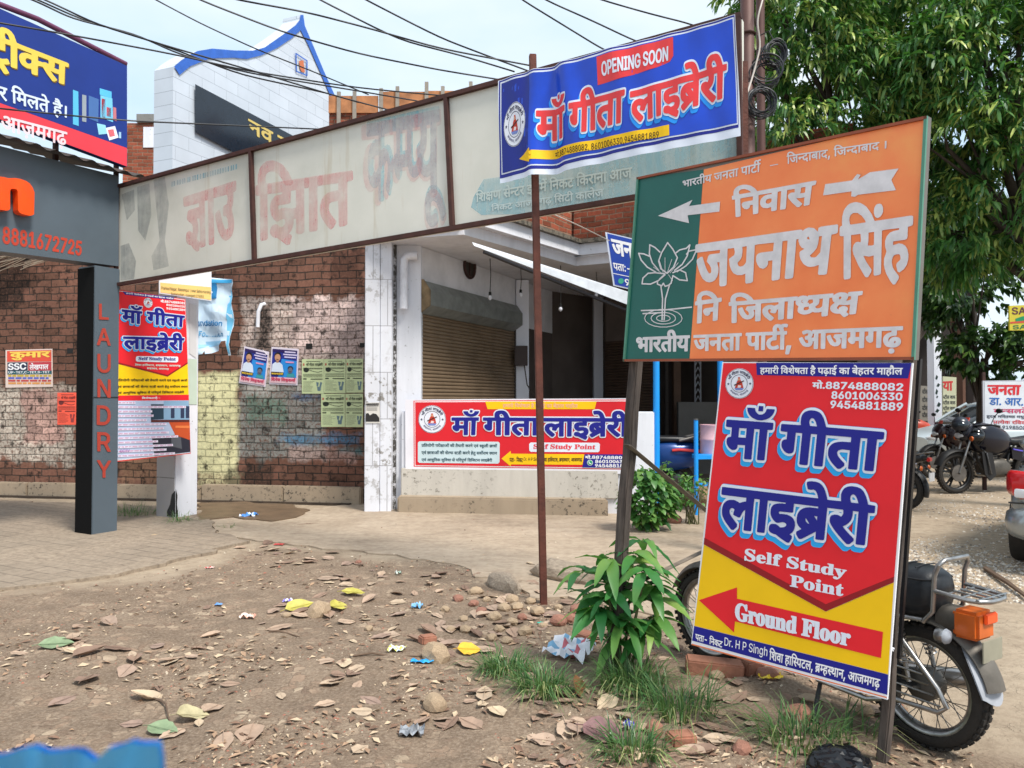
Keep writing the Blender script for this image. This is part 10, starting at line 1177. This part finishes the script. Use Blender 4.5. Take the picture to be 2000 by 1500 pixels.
tree('darker small-leaved tree behind the yellow sign at the right edge',[(1900,560,14.5,80,50),(1860,640,15,55,35),(1905,690,14.5,60,40),(1985,690,14,30,40),(1850,560,15,60,50),(1950,655,14.2,45,22),(2040,700,14,70,100)],atz(1917,14.8,0),.16,.07,900,LFD,seed=8,trunkr=.13,dens=.6)
tree('dark leafy tree behind the signboard shading the far shops',[(1840,520,17,60,50),(1790,580,17,60,60),(1880,470,17,90,60),(1960,480,17,80,40),(1760,470,16,80,90),(1700,420,15,120,80)],atz(1760,16.5,0),.22,.06,1700,LFD,seed=9,trunkr=.15)
# ---------------- plants ----------------
def plantmat(name,a,b,c): return leafmat(name,a,b,c)
SAP=leafmat('sapling_leaf',srgb(36,92,48),srgb(70,132,66),srgb(150,176,84)); GRS=leafmat('grass_blade',srgb(46,80,46),srgb(84,122,70),srgb(176,172,118)); BSH=leafmat('creeper_leaf',srgb(40,84,44),srgb(82,130,66),srgb(130,160,80))
STEM=mat('green_brown_stem',srgb(92,92,60),.8)
def bigleaf(mb,p,d,L,wd,droop,m):
    sd=d.cross(Vector((0,0,1))); sd=sd.normalized() if sd.length>.05 else Vector((1,0,0)); upv=sd.cross(d).normalized(); a=random.uniform(-.5,.5); sd=sd*math.cos(a)+upv*math.sin(a); upv=sd.cross(d).normalized()
    N=9; vs=[];fs=[]
    for i in range(N+1):
        f=i/N; w_=wd*.5*(math.sin(math.pi*min(1,f**.8*.97+.02))**.8 if 0<f<1 else .04); c=p+d*L*f+Vector((0,0,-droop*L*f*f)); vs+=[c-sd*w_+upv*(w_*.28+.004*math.sin(i*2.3)),c,c+sd*w_+upv*(w_*.28+.004*math.sin(i*2.9+1))]
    for i in range(N):
        for j in range(2): q=i*3+j; fs.append((q,q+1,q+4,q+3))
    mb.add(vs,fs,m)
random.seed(21)
sg=gnd(1212,1312); t=thing('sapling','young mango-like sapling with long glossy leaves growing around the left wooden post','sapling',sg)
mb=MB(); stems=[]
for i in range(7):
    a=i*.9; r=.03+.02*i%3; b=sg+Vector((math.cos(a)*.03,math.sin(a)*.03-.02,-.02)); h=random.uniform(.25,.62); tp=b+Vector((math.cos(a)*random.uniform(.05,.17),math.sin(a)*random.uniform(.05,.17)-.03,h)); mb.tube([b,b.lerp(tp,.5)+Vector((0,0,.03)),tp],[.011,.008,.005],STEM,6); stems.append(tp)
mb.build('stem',t,smooth=60); mb=MB()
for tp in stems+[sg+Vector((-.06,-.08,.62)),sg+Vector((.07,-.07,.66)),sg+Vector((-.2,-.02,.55)),sg+Vector((.12,.0,.72)),sg+Vector((-.03,-.12,.45)),sg+Vector((.16,-.06,.48)),sg+Vector((.02,-.14,.3)),sg+Vector((-.12,-.1,.36)),sg+Vector((.1,-.1,.22)),sg+Vector((-.05,-.12,.2)),sg+Vector((.2,-.02,.4)),sg+Vector((-.16,0,.42)),sg+Vector((.05,.02,.58)),sg+Vector((-.08,-.05,.5)),sg+Vector((.16,-.1,.32))]:
    n=random.randint(6,8); o=random.random()*6
    for j in range(n):
        a=o+j*6.283/n+random.uniform(-.3,.3); e=random.uniform(-.2,.55); d=Vector((math.cos(a)*math.cos(e),math.sin(a)*math.cos(e),math.sin(e))); bigleaf(mb,tp+rv()*.015,d,random.uniform(.15,.26),random.uniform(.05,.07),random.uniform(.3,.75),SAP)
mb.build('foliage',t,smooth=70)
def bush(label,u,v,Y,rx,rz,n,L,m,name='bush',ybase=None):
    b=atz(u,Y,0); t=thing(name,label,'plant',b); c=at(u,v,Y); k=Y/F; mb=MB()
    st=MB()
    for _ in range(14): q=c+Vector((rv().x*rx*k*.8,rv().y*rx*k*.6,rv().z*rz*k*.8)); st.tube([b+Vector((rv().x*.08,rv().y*.08,-.02)),b.lerp(q,.5)+rv()*.05,q],[.01,.007,.004],STEM,5)
    st.build('stem',t)
    for _ in range(n):
        d=rv().normalized()*(.55+.45*random.random()); q=c+Vector((d.x*rx*k,d.y*rx*k*.7,d.z*rz*k)); 
        if q.z<.02: q.z=.03
        if noise.noise(q*4)<-.25: continue
        dd=(Vector((d.x,d.y-.3,.1))+rv()*.6).normalized(); bigleaf(mb,q,dd,L*random.uniform(.7,1.25),L*.8*random.uniform(.7,1.1),random.uniform(.2,.7),m)
    mb.build('foliage',t,smooth=70)
random.seed(31)
bush('leafy green creeper bush with heart-shaped leaves below the end of the low white wall',1264,972,8.75,52,62,760,.10,BSH)
bush('smaller scruffy weed bush under the blue railing beyond the creeper bush',1350,958,9.2,44,32,240,.06,BSH,'weed')
bush('low weeds at the foot of the blue post by the low wall',1298,938,9.3,18,40,90,.06,BSH,'weed')
def tuft(label,u,v,rad,h,n,seed,dry=.1,group='grass tufts in the rubble'):
    random.seed(seed); b=gnd(u,v); V=[];Fc=[]
    n=int(n*.62); h*=1.1
    for _ in range(n):
        a=random.uniform(0,6.283); r=rad*math.sqrt(random.random()); p=Vector((r*math.cos(a),r*math.sin(a)*.8,H(b.x+r*math.cos(a),b.y+r*math.sin(a)*.8)-.005)); L=h*random.uniform(.5,1.15); le=random.uniform(.25,1.5); da=a+random.uniform(-.8,.8); wd=random.uniform(.002,.0045); d=Vector((math.cos(da),math.sin(da),0)); s_=Vector((-d.y,d.x,0)); i=len(V); ww=L*le
        for f in (0,.35,.7): w_=wd*(1-f*.55); c=p+d*(ww*f*f)+Vector((0,0,L*(f-.45*le*f*f))); V+=[c-s_*w_,c+s_*w_]
        V.append(p+d*ww+Vector((0,0,L*(1-.45*le)*.92 if le<.8 else L*max(.08,.55-.35*le)))); Fc+=[(i,i+1,i+3,i+2),(i+2,i+3,i+5,i+4),(i+4,i+5,i+6)]
    me=bpy.data.meshes.new('grass_tuft'); me.from_pydata([tuple(q) for q in V],[],Fc); me.materials.append(GRS); o=bpy.data.objects.new('grass_tuft',me); COL.objects.link(o); o.location=(b.x,b.y,0); tagp(o,label,'grass tuft',group)
tuft('dense dark grass tuft left of the sapling beside the yellow leaf',990,1318,.14,.15,420,1); tuft('round grass tuft between the sapling and the yellow leaf',1062,1362,.13,.17,420,2)
tuft('wide grass clump in front of the sapling roots',1235,1352,.17,.22,460,3); tuft('tall loose grass clump below the corner of the leaning red poster',1325,1400,.17,.24,300,4); tuft('grass clump near the foot of the right wooden post',1560,1455,.17,.2,260,5); tuft('low grass clump at the bottom edge under the red stone',1235,1480,.13,.15,300,6); tuft('thin grass clump at the foot of the tiled column',352,1022,.12,.2,120,7); tuft('scruffy grass strip behind the LAUNDRY pillar',258,1008,.3,.22,260,8); tuft('sparse seedling grass left of the plastic scrap',450,1032,.12,.1,40,9)
tuft('thin grass wisps near the bottom right wooden post',1655,1440,.12,.2,70,11)
# ---------------- leaf litter, stones, rubbish ----------------
k=NT('dry_leaf'); oi=k.n('ObjectInfo'); n1=k.noise(18,5,.7); c=k.ramp(oi.outputs['Random'],[(0,srgb(118,94,80)),(.3,srgb(154,128,110)),(.55,srgb(182,158,136)),(.8,srgb(144,120,108)),(1,srgb(198,178,150))]); k.col(k.mix(.5,c,k.ramp(n1,[(.3,W1(.55)),(.65,W1(1.15))]),'MULTIPLY')); k.b.inputs['Roughness'].default_value=.8; DL=k.m
YL=mat('yellow_leaf',srgb(226,176,52),.6,0,.2,20); YG=mat('yellow_green_leaf',srgb(186,176,84),.6,0,.3,20); GL2=mat('dull_green_leaf',srgb(128,146,112),.6,0,.3,20)
def leafobj(name,L,wd,curl,m,seed):
    random.seed(seed); mb=MB(); N=8;K=5; vs=[];fs=[]
    for i in range(N+1):
        f=i/N; w_=wd*.5*(math.sin(math.pi*min(1,f**.75))**.75 if 0<f<1 else .03)
        for j in range(K): b=-1+2*j/(K-1); vs.append((L*(f-.5),b*w_*(1+.12*random.uniform(-1,1)),curl*L*(.45*b*b*(w_/wd)*2+.8*(f-.5)**2)+L*.05*noise.noise(Vector((f*4,b*2,seed)))+.004))
    for i in range(N):
        for j in range(K-1): q=i*K+j; fs.append((q,q+1,q+K+1,q+K))
    mb.add(vs,fs,m); mb.tube([(-L*.68,0,.004),(-L*.5,0,.012),(L*.45,0,curl*L*.15+.006)],L*.010,m,4); return mb.build(name,smooth=70)
variants=[leafobj('dry_leaf',.15+.02*(i%3),.085+.012*(i%4),[.06,.16,.03,.22,.1,.3,.02,.14][i],DL,i+40) for i in range(8)]
used=[0]*8
LABS=['dry tan curled leaf lying in the leaf litter on the dirt','dry brown folded leaf lying in the leaf litter on the dirt']
GRPL='dry leaves scattered over the dirt'
def putleaf(x,y,sc,rz,tx,ty,dz=0):
    i=random.randrange(8); o=variants[i] if not used[i] else variants[i].copy()
    if used[i]: COL.objects.link(o)
    used[i]=1; o.location=(x,y,H(x,y)+.004+dz); o.rotation_euler=(tx,ty,rz); o.scale=(sc,)*3; tagp(o,'dry brown leaf among the scattered litter on the dirt','leaf',GRPL)
random.seed(77); cnt=0
CL=[(560,1085,90,16,26),(950,1150,160,30,10),(760,1140,150,30,22),(1000,1230,120,40,26),(620,1185,140,30,16),(850,1240,140,30,22),(160,1270,150,30,16),(330,1300,220,60,14),(380,1450,220,60,7),(820,1400,160,60,14),(1120,1420,150,50,26),(1400,1450,260,40,18),(1250,1300,220,40,16),(1480,1370,170,26,16),(700,1330,300,80,20),(300,1030,120,16,14),(1500,1150,300,60,6)]
for u,v,su,sv_,n in CL:
    for _ in range(n):
        uu,vv=random.gauss(u,su*.6),random.gauss(v,sv_*.7)
        if vv<1010 or vv>1560: continue
        p=gnd(uu,vv); s_=random.choice([.5,.65,.8,.9,1.0,1.15]); putleaf(p.x,p.y,s_*.85,random.uniform(0,6.28),random.uniform(-.22,.22),random.uniform(-.2,.2)); cnt+=1
def oneleaf(label,u,v,L,wd,curl,m,rz,tilt=(0,0),seed=1):
    o=leafobj('leaf',L,wd,curl,m,seed); p=gnd(u,v); o.location=(p.x,p.y,H(p.x,p.y)+.012); o.rotation_euler=(tilt[0],tilt[1],rz); tagp(o,label,'leaf')
oneleaf('bright yellow fallen leaf beside a brick fragment left of the grass tuft',916,1278,.14,.115,.15,YL,.2,(.35,.1),3); oneleaf('yellow-green leaf leaning on the stone in the middle of the dirt',660,1190,.17,.11,.3,YG,1.0,(.5,.2),4); oneleaf('large yellow leaf curled left of the middle stone',585,1190,.2,.12,.3,YG,.5,(.4,-.1),5); oneleaf('flat yellow leaf behind the middle stone',690,1168,.2,.09,.2,YG,-.3,(.2,0),6)
oneleaf('dull green leaf at the left side of the dirt',110,1270,.2,.12,.2,GL2,.2,(.3,0),7); oneleaf('grey-green leaf at the bottom left near the blue sheet',318,1437,.15,.1,.2,GL2,-.2,(.2,.1),8); oneleaf('pale olive leaf resting on a brown one at bottom left',375,1408,.16,.11,.35,mat('olive_leaf',srgb(176,166,130),.7,0,.3,20),.7,(.3,.3),9)
oneleaf('big purple-brown veined leaf in front of the grass at bottom centre',1180,1452,.2,.13,.25,mat('purple_brown_leaf',srgb(132,98,98),.7,0,.4,20),-.5,(.35,.1),10); oneleaf('tall brown leaf standing against the sapling grass',1130,1362,.19,.15,.3,mat('russet_leaf',srgb(140,98,66),.7,0,.4,14),1.2,(1.0,.2),11)
def rock(name,label,u,v,s,c,seed,cat='stone',group=None,flat=.7):
    bm=bmesh.new(); bmesh.ops.create_icosphere(bm,subdivisions=2,radius=1)
    for q in bm.verts: n=q.co.copy(); q.co*=1+.28*noise.noise(n*1.3+Vector((seed*3.1,0,0)))+.12*noise.noise(n*3+Vector((0,seed,0)))
    me=bpy.data.meshes.new(name); bm.to_mesh(me); bm.free(); me.materials.append(c); o=bpy.data.objects.new(name,me); COL.objects.link(o); p=gnd(u,v); o.location=(p.x,p.y,H(p.x,p.y)+s*flat*.55); o.scale=(s*random.uniform(.9,1.3),s,s*flat); o.rotation_euler=(0,0,random.uniform(0,6)); tagp(o,label,cat,group); return o
RK=mat('dusty_stone',srgb(182,158,130),.9,0,.35,12,.6,30); RKR=mat('reddish_stone',srgb(164,116,98),.9,0,.35,12,.6,30); RKG=mat('grey_rubble',srgb(166,150,132),.95,0,.4,9,.9,25)
random.seed(5)
rock('stone','rough tan stone propping the yellow leaves in the middle of the dirt',622,1200,.075,RK,1,flat=.9); rock('stone','brown square stone by the blue wrappers',852,1292,.07,RK,2,flat=.95); rock('stone','rounded tan stone near the bottom beside a brown leaf',850,1388,.05,RK,3,flat=1); rock('stone','round reddish stone in the grass at bottom centre',1277,1440,.045,RKR,4,flat=.9); rock('stone','reddish stone in the grass below the red poster',1560,1410,.06,RKR,5,flat=.8)
rock('stone','reddish stone left of the right wooden post at the bottom edge',1450,1470,.04,RKR,6)
for i,(u,v,s) in enumerate([(940,1205,.04),(965,1218,.045),(985,1200,.05),(1000,1225,.04),(925,1190,.035),(1010,1195,.045),(950,1180,.03),(975,1235,.035),(1020,1215,.035),(905,1215,.03),(1035,1180,.04),(880,1235,.03),(1115,1220,.05),(560,1205,.03),(720,1230,.028),(300,1050,.04),(700,1105,.03),(1060,1230,.03),(1090,1195,.035),(1400,1330,.04),(1500,1330,.05),(1640,1345,.045),(1690,1400,.04),(930,1165,.05),(895,1180,.04),(1000,1178,.055),(1025,1240,.045),(960,1250,.04),(1090,1225,.06),(870,1200,.035),(990,1255,.035),(1050,1205,.05),(1130,1205,.06),(910,1235,.04)]):
    rock('stone','small pale stone in the pile of stones at the foot of the rusty pole','%d'%0 and u,v,s,RK if i%4 else RKR,i+10,group='small stones in the rubble') if False else rock('stone','small pale rubble stone lying in the dirt',u,v,s,RK if i%4 else RKR,i+10,group='small stones in the rubble')
rock('rubble','long broken concrete lump left of the rusty pole at the apron edge',985,1150,.11,RKG,60,'rubble',None,.5).scale=(.24,.1,.10); rock('rubble','long broken concrete lump behind the rusty pole',1110,1135,.12,RKG,61,'rubble').scale=(.36,.12,.11); rock('rubble','earth lump with a reddish rag beside the creeper bush',1310,1022,.12,RKR,62,'rubble').scale=(.17,.1,.09); rock('rubble','earth heap below the weeds by the railing',1340,985,.3,mat('earth_heap',srgb(150,124,96),.95,0,.4,6,.9,20),63,'rubble').scale=(.4,.3,.28)
# bricks on the ground
BRm=mat('dusty_brick',srgb(164,112,90),.9,0,.4,9,.6,30)
for lab,u,v,d,rz in (('dusty brick lying under the lower edge of the red poster',1395,1322,(.3,.11,.085),-.15),('brown brick end beside the dusty brick under the red poster',1465,1318,(.13,.1,.08),.5),('brick fragment near the square stone by the wrappers',835,1262,(.1,.07,.05),.6),('reddish brick fragment behind the sapling base',1142,1255,(.14,.1,.07),.9),('broken brick near the bottom left of the right wooden post',1330,1455,(.12,.08,.05),.3)):
    p=gnd(u,v); mb=MB(); mb.box((0,0,0),d,BRm); o=mb.build('brick',bevel=.008); o.location=(p.x,p.y,H(p.x,p.y)+d[2]*.42); o.rotation_euler=(.05,.06,rz); tagp(o,lab,'brick')
# rubbish
def scrap(name,label,u,v,w_,h_,cl,seed,crump=.03,cat='litter',rz=0,lift=0):
    random.seed(seed); mb=MB(); N=9; vs=[(w_*(i/N-.5)*(1+.1*noise.noise(Vector((j*.6,seed,0)))),h_*(j/N-.5)*(1+.15*noise.noise(Vector((i*.6,seed,5)))),crump*(.6+noise.noise(Vector((i*.5,j*.5,seed)))+.6*noise.noise(Vector((i*1.1,j*1.1,seed+9))))+lift*(j/N)) for j in range(N+1) for i in range(N+1)]
    fs=[(j*(N+1)+i,j*(N+1)+i+1,(j+1)*(N+1)+i+1,(j+1)*(N+1)+i) for j in range(N) for i in range(N)]; ms=[ink(*c,rough=.35) for c in cl]
    for a,f in enumerate(fs): mb.add([vs[q] for q in f],[(0,1,2,3)],ms[int((noise.noise(Vector((a%N*.45,a//N*.45,seed+3)))+.5)*len(ms))%len(ms)])
    o=mb.build(name,weld=True,smooth=70); p=gnd(u,v); o.location=(p.x,p.y,H(p.x,p.y)+.006); o.rotation_euler=(0,0,rz); tagp(o,label,cat)
scrap('plastic_bag','crumpled white plastic bag with red and blue print left of the sapling',1112,1282,.26,.2,[(236,236,242),(236,236,242),(236,236,242),(130,180,214),(214,110,120)],3,.06,'bag',-.5,.05)
scrap('wrapper','white and yellow wrapper left of the brick fragment',775,1278,.1,.09,[(226,230,236),(214,210,110),(190,206,226)],4,.02); scrap('wrapper','bright blue wrapper under the square stone',825,1300,.13,.04,[(40,150,220),(60,170,230)],5,.015); scrap('wrapper','pale blue wrapper behind the stones near the rusty pole',815,1190,.08,.07,[(120,180,224),(150,190,220)],6,.025)
scrap('wrapper','white and violet foil wrapper left of the yellow leaves',562,1180,.07,.05,[(220,220,240),(120,100,200)],7,.02); scrap('wrapper','small sky-blue wrapper in the middle of the dirt',427,1190,.05,.035,[(110,160,220)],8,.012); scrap('wrapper','pink and white wrapper on bare dirt',483,1211,.1,.05,[(226,170,150),(236,220,210)],9,.02); scrap('wrapper','grey crumpled foil at the bottom right of the dirt',805,1435,.11,.08,[(120,124,130),(150,154,160)],10,.03)
scrap('wrapper','blue and silver wrapper in the grass at bottom centre',1228,1434,.05,.05,[(60,50,180),(190,190,210)],11,.03); scrap('wrapper','red scrap on the far side of the leaf litter',545,1065,.1,.05,[(206,70,70)],12,.01); scrap('wrapper','green bottle cap scrap near the apron edge',778,1125,.05,.05,[(30,130,90),(214,214,210)],13,.03); scrap('wrapper','yellow wrapper under the lower edge of the red poster',1505,1335,.12,.06,[(244,206,40),(250,220,90)],14,.02)
scrap('plastic_scrap','blue and white plastic scrap on the ground right of the tiled column',485,1012,.2,.16,[(90,150,226),(214,224,240)],15,.05); scrap('plastic_scrap','white plastic strip lying right of the tiled column',435,1014,.5,.07,[(222,222,226)],16,.01,rz=.1); scrap('wrapper','turquoise scrap right of the stones by the rusty pole',1055,1225,.04,.03,[(60,190,170)],17,.01)
scrap('wrapper','red and white scrap at the left of the litter',410,1112,.08,.04,[(200,60,60),(220,200,190)],18,.01); scrap('wrapper','small red scrap on the apron near the bush',1255,1042,.08,.04,[(214,60,60)],19,.008)
# black refuse bag at the bottom edge
k=mat('black_bin_bag',srgb(14,15,20),.22,0,.1,3); bm=bmesh.new(); bmesh.ops.create_icosphere(bm,subdivisions=4,radius=1)
for q in bm.verts: n=q.co.copy(); q.co*=1+.16*noise.noise(n*2.2)+.10*abs(noise.noise(n*5+Vector((3,0,0))))+.05*noise.noise(n*11)
me=bpy.data.meshes.new('refuse_bag'); bm.to_mesh(me); bm.free(); me.materials.append(k); o=bpy.data.objects.new('refuse_bag',me); COL.objects.link(o); p=gnd(1640,1512); o.location=(p.x,p.y,.03); o.scale=(.12,.1,.075); tagp(o,'crumpled black plastic bag at the bottom edge by the right wooden post','bag')
# twigs
random.seed(12); TW=mat('dry_twig',srgb(104,84,68),.9)
for lab,u0,v0,u1,v1 in (('thin bent twig lying across the dirt left of the square stone',690,1292,825,1290),('short twig in the middle of the dirt',525,1240,585,1250),('curved twig near the litter at mid distance',555,1030,650,1022),('twig lying in the bottom left litter',300,1365,330,1410),('long weathered stick lying on the ground behind the motorcycle rack',1925,1115,2030,1190)):
    a,b=gnd(u0,v0),gnd(u1,v1); m_=a.lerp(b,.5)+Vector((.01,.03,.012)); mb=MB(); r=.006 if u0<1900 else .022; mb.tube([a+Vector((0,0,H(a.x,a.y)+r)),a.lerp(m_,.5)+Vector((0,.008,H(m_.x,m_.y)+r)),m_+Vector((0,0,r)),b+Vector((0,0,H(b.x,b.y)+r))],[r,r,r*.9,r*.5],TW,5); tagp(mb.build('twig'),lab,'twig')
# countless chips, crumbs and leaf scraps
random.seed(99)
def crumbs(name,n,gen,ms,size,kind='stuff'):
    mb=MB(); V=[];Fc=[];MI=[]
    for _ in range(n):
        x,y=gen(); s_=size*random.uniform(.35,1.5); z=H(x,y); i=len(V); a=random.uniform(0,6.28); e=random.uniform(.3,.9)
        c,s2=math.cos(a),math.sin(a); pts=[(s_,0,0),(0,s_*e,0),(-s_,.1*s_,0),(0,-s_*e,0),(.1*s_,.05*s_,s_*random.uniform(.25,.8))]
        V+=[(x+p[0]*c-p[1]*s2,y+p[0]*s2+p[1]*c,z+p[2]+(.0 if k_<4 else 0)-.002) for k_,p in enumerate(pts)]; Fc+=[(i,i+1,i+4),(i+1,i+2,i+4),(i+2,i+3,i+4),(i+3,i,i+4)]; MI+=[random.randrange(len(ms))]*4
    me=bpy.data.meshes.new(name); me.from_pydata(V,[],Fc)
    for m in ms: me.materials.append(m)
    me.polygons.foreach_set('material_index',MI); o=bpy.data.objects.new(name,me); COL.objects.link(o); struct(o,kind); return o
CH=[mat('crumb_tan',srgb(186,164,136),.9),mat('crumb_brown',srgb(124,98,78),.9),mat('crumb_pale',srgb(206,192,170),.9),mat('crumb_dark',srgb(84,66,54),.9),mat('crumb_red',srgb(160,104,86),.9)]
def gsoil():
    while 1:
        v=1075+480*random.random()**1.1; u=random.uniform(-150,1900); p=gnd(u,v)
        if soil(p.x,p.y)>.5 and noise.noise(Vector((p.x*1.5,p.y*1.5,12)))>random.uniform(-.25,.45): return p.x,p.y
o=crumbs('soil_debris',9000,gsoil,CH,.0075); tagp(o,'small chips, crumbs and leaf scraps strewn over the dirt','debris')
def ggrav():
    while 1:
        u=random.uniform(1430,2060); v=850+330*random.random()**1.3; p=gnd(u,v)
        if noise.noise(Vector((p.x*.7,p.y*.5,2)))>random.uniform(-.45,.25): return p.x,p.y
o=crumbs('gravel',22000,ggrav,[mat('gravel_grey',srgb(176,170,162),.9),mat('gravel_pale',srgb(208,200,188),.9),CH[0],mat('gravel_dark',srgb(128,118,108),.9)],.017); tagp(o,'pale gravel strewn over the yard at the right','gravel')
def gap():
    u=random.uniform(-100,1330); v=random.uniform(995,1130); p=gnd(u,v); return p.x,p.y
o=crumbs('apron_grit',500,gap,CH,.014); o.location.z=.012; tagp(o,'scattered grit and leaf scraps on the concrete apron','grit')
# flat dry leaf scraps (small, countless)
random.seed(45); V=[];Fc=[];MI=[]
LM=[mat('leaf_scrap_tan',srgb(168,138,112),.85,0,.3,20),mat('leaf_scrap_brown',srgb(126,98,80),.85,0,.3,20),mat('leaf_scrap_pale',srgb(196,174,146),.85,0,.3,20)]
for _ in range(1600):
    x,y=gsoil(); s_=random.uniform(.010,.034); a=random.uniform(0,6.28); i=len(V); d=Vector((math.cos(a),math.sin(a),random.uniform(-.2,.3))); sd=Vector((-math.sin(a),math.cos(a),random.uniform(-.4,.4)))*.5; p=Vector((x,y,H(x,y)+.006))
    V+=[tuple(p-d*s_),tuple(p+sd*s_*.8+Vector((0,0,.006))),tuple(p+d*s_),tuple(p-sd*s_*.9+Vector((0,0,.004)))]; Fc.append((i,i+1,i+2,i+3)); MI.append(random.randrange(3))
me=bpy.data.meshes.new('leaf_scraps'); me.from_pydata(V,[],Fc)
for m in LM: me.materials.append(m)
me.polygons.foreach_set('material_index',MI); o=bpy.data.objects.new('leaf_scraps',me); COL.objects.link(o); struct(o,'stuff'); tagp(o,'small torn dry leaf scraps strewn over the dirt','leaf litter')
# blue sheet close to the camera at the lower left corner
random.seed(3); bs=thing('plastic_sheet','out-of-focus bright blue plastic sheet edge close by at the lower left corner','sheet',(-.3,.4,.0)); mb=MB(); cb_=mat('sky_blue_plastic',srgb(84,192,255),.4,0,.15,6)
N=24; vs=[];fs=[]
for j in range(7):
    for i in range(N+1):
        u=-160+470*i/N; vt=1474-(22 if u>195 else 0)-10*math.sin(u*.02)-(8 if 240<u<300 else 0); p=at(u,vt+j*34,.36+.004*math.sin(i*.9)+j*.008); vs.append(p+Vector((0,.003*math.sin(i*1.3+j),0)))
fs=[(j*(N+1)+i,j*(N+1)+i+1,(j+1)*(N+1)+i+1,(j+1)*(N+1)+i) for j in range(6) for i in range(N)]
mb.add(vs,fs,cb_); mb.add([v+Vector((0,.004,0)) for v in vs],[f[::-1] for f in fs],cb_); mb.build('sheet',bs,smooth=70)
mb=MB(); mb.tube([Vector((-.27,.40,-.05)),Vector((-.265,.41,1.25))],.012,IRON,8); mb.tube([Vector((-.42,.40,-.05)),Vector((-.415,.41,1.27))],.012,IRON,8); mb.build('stake',bs,smooth=50)
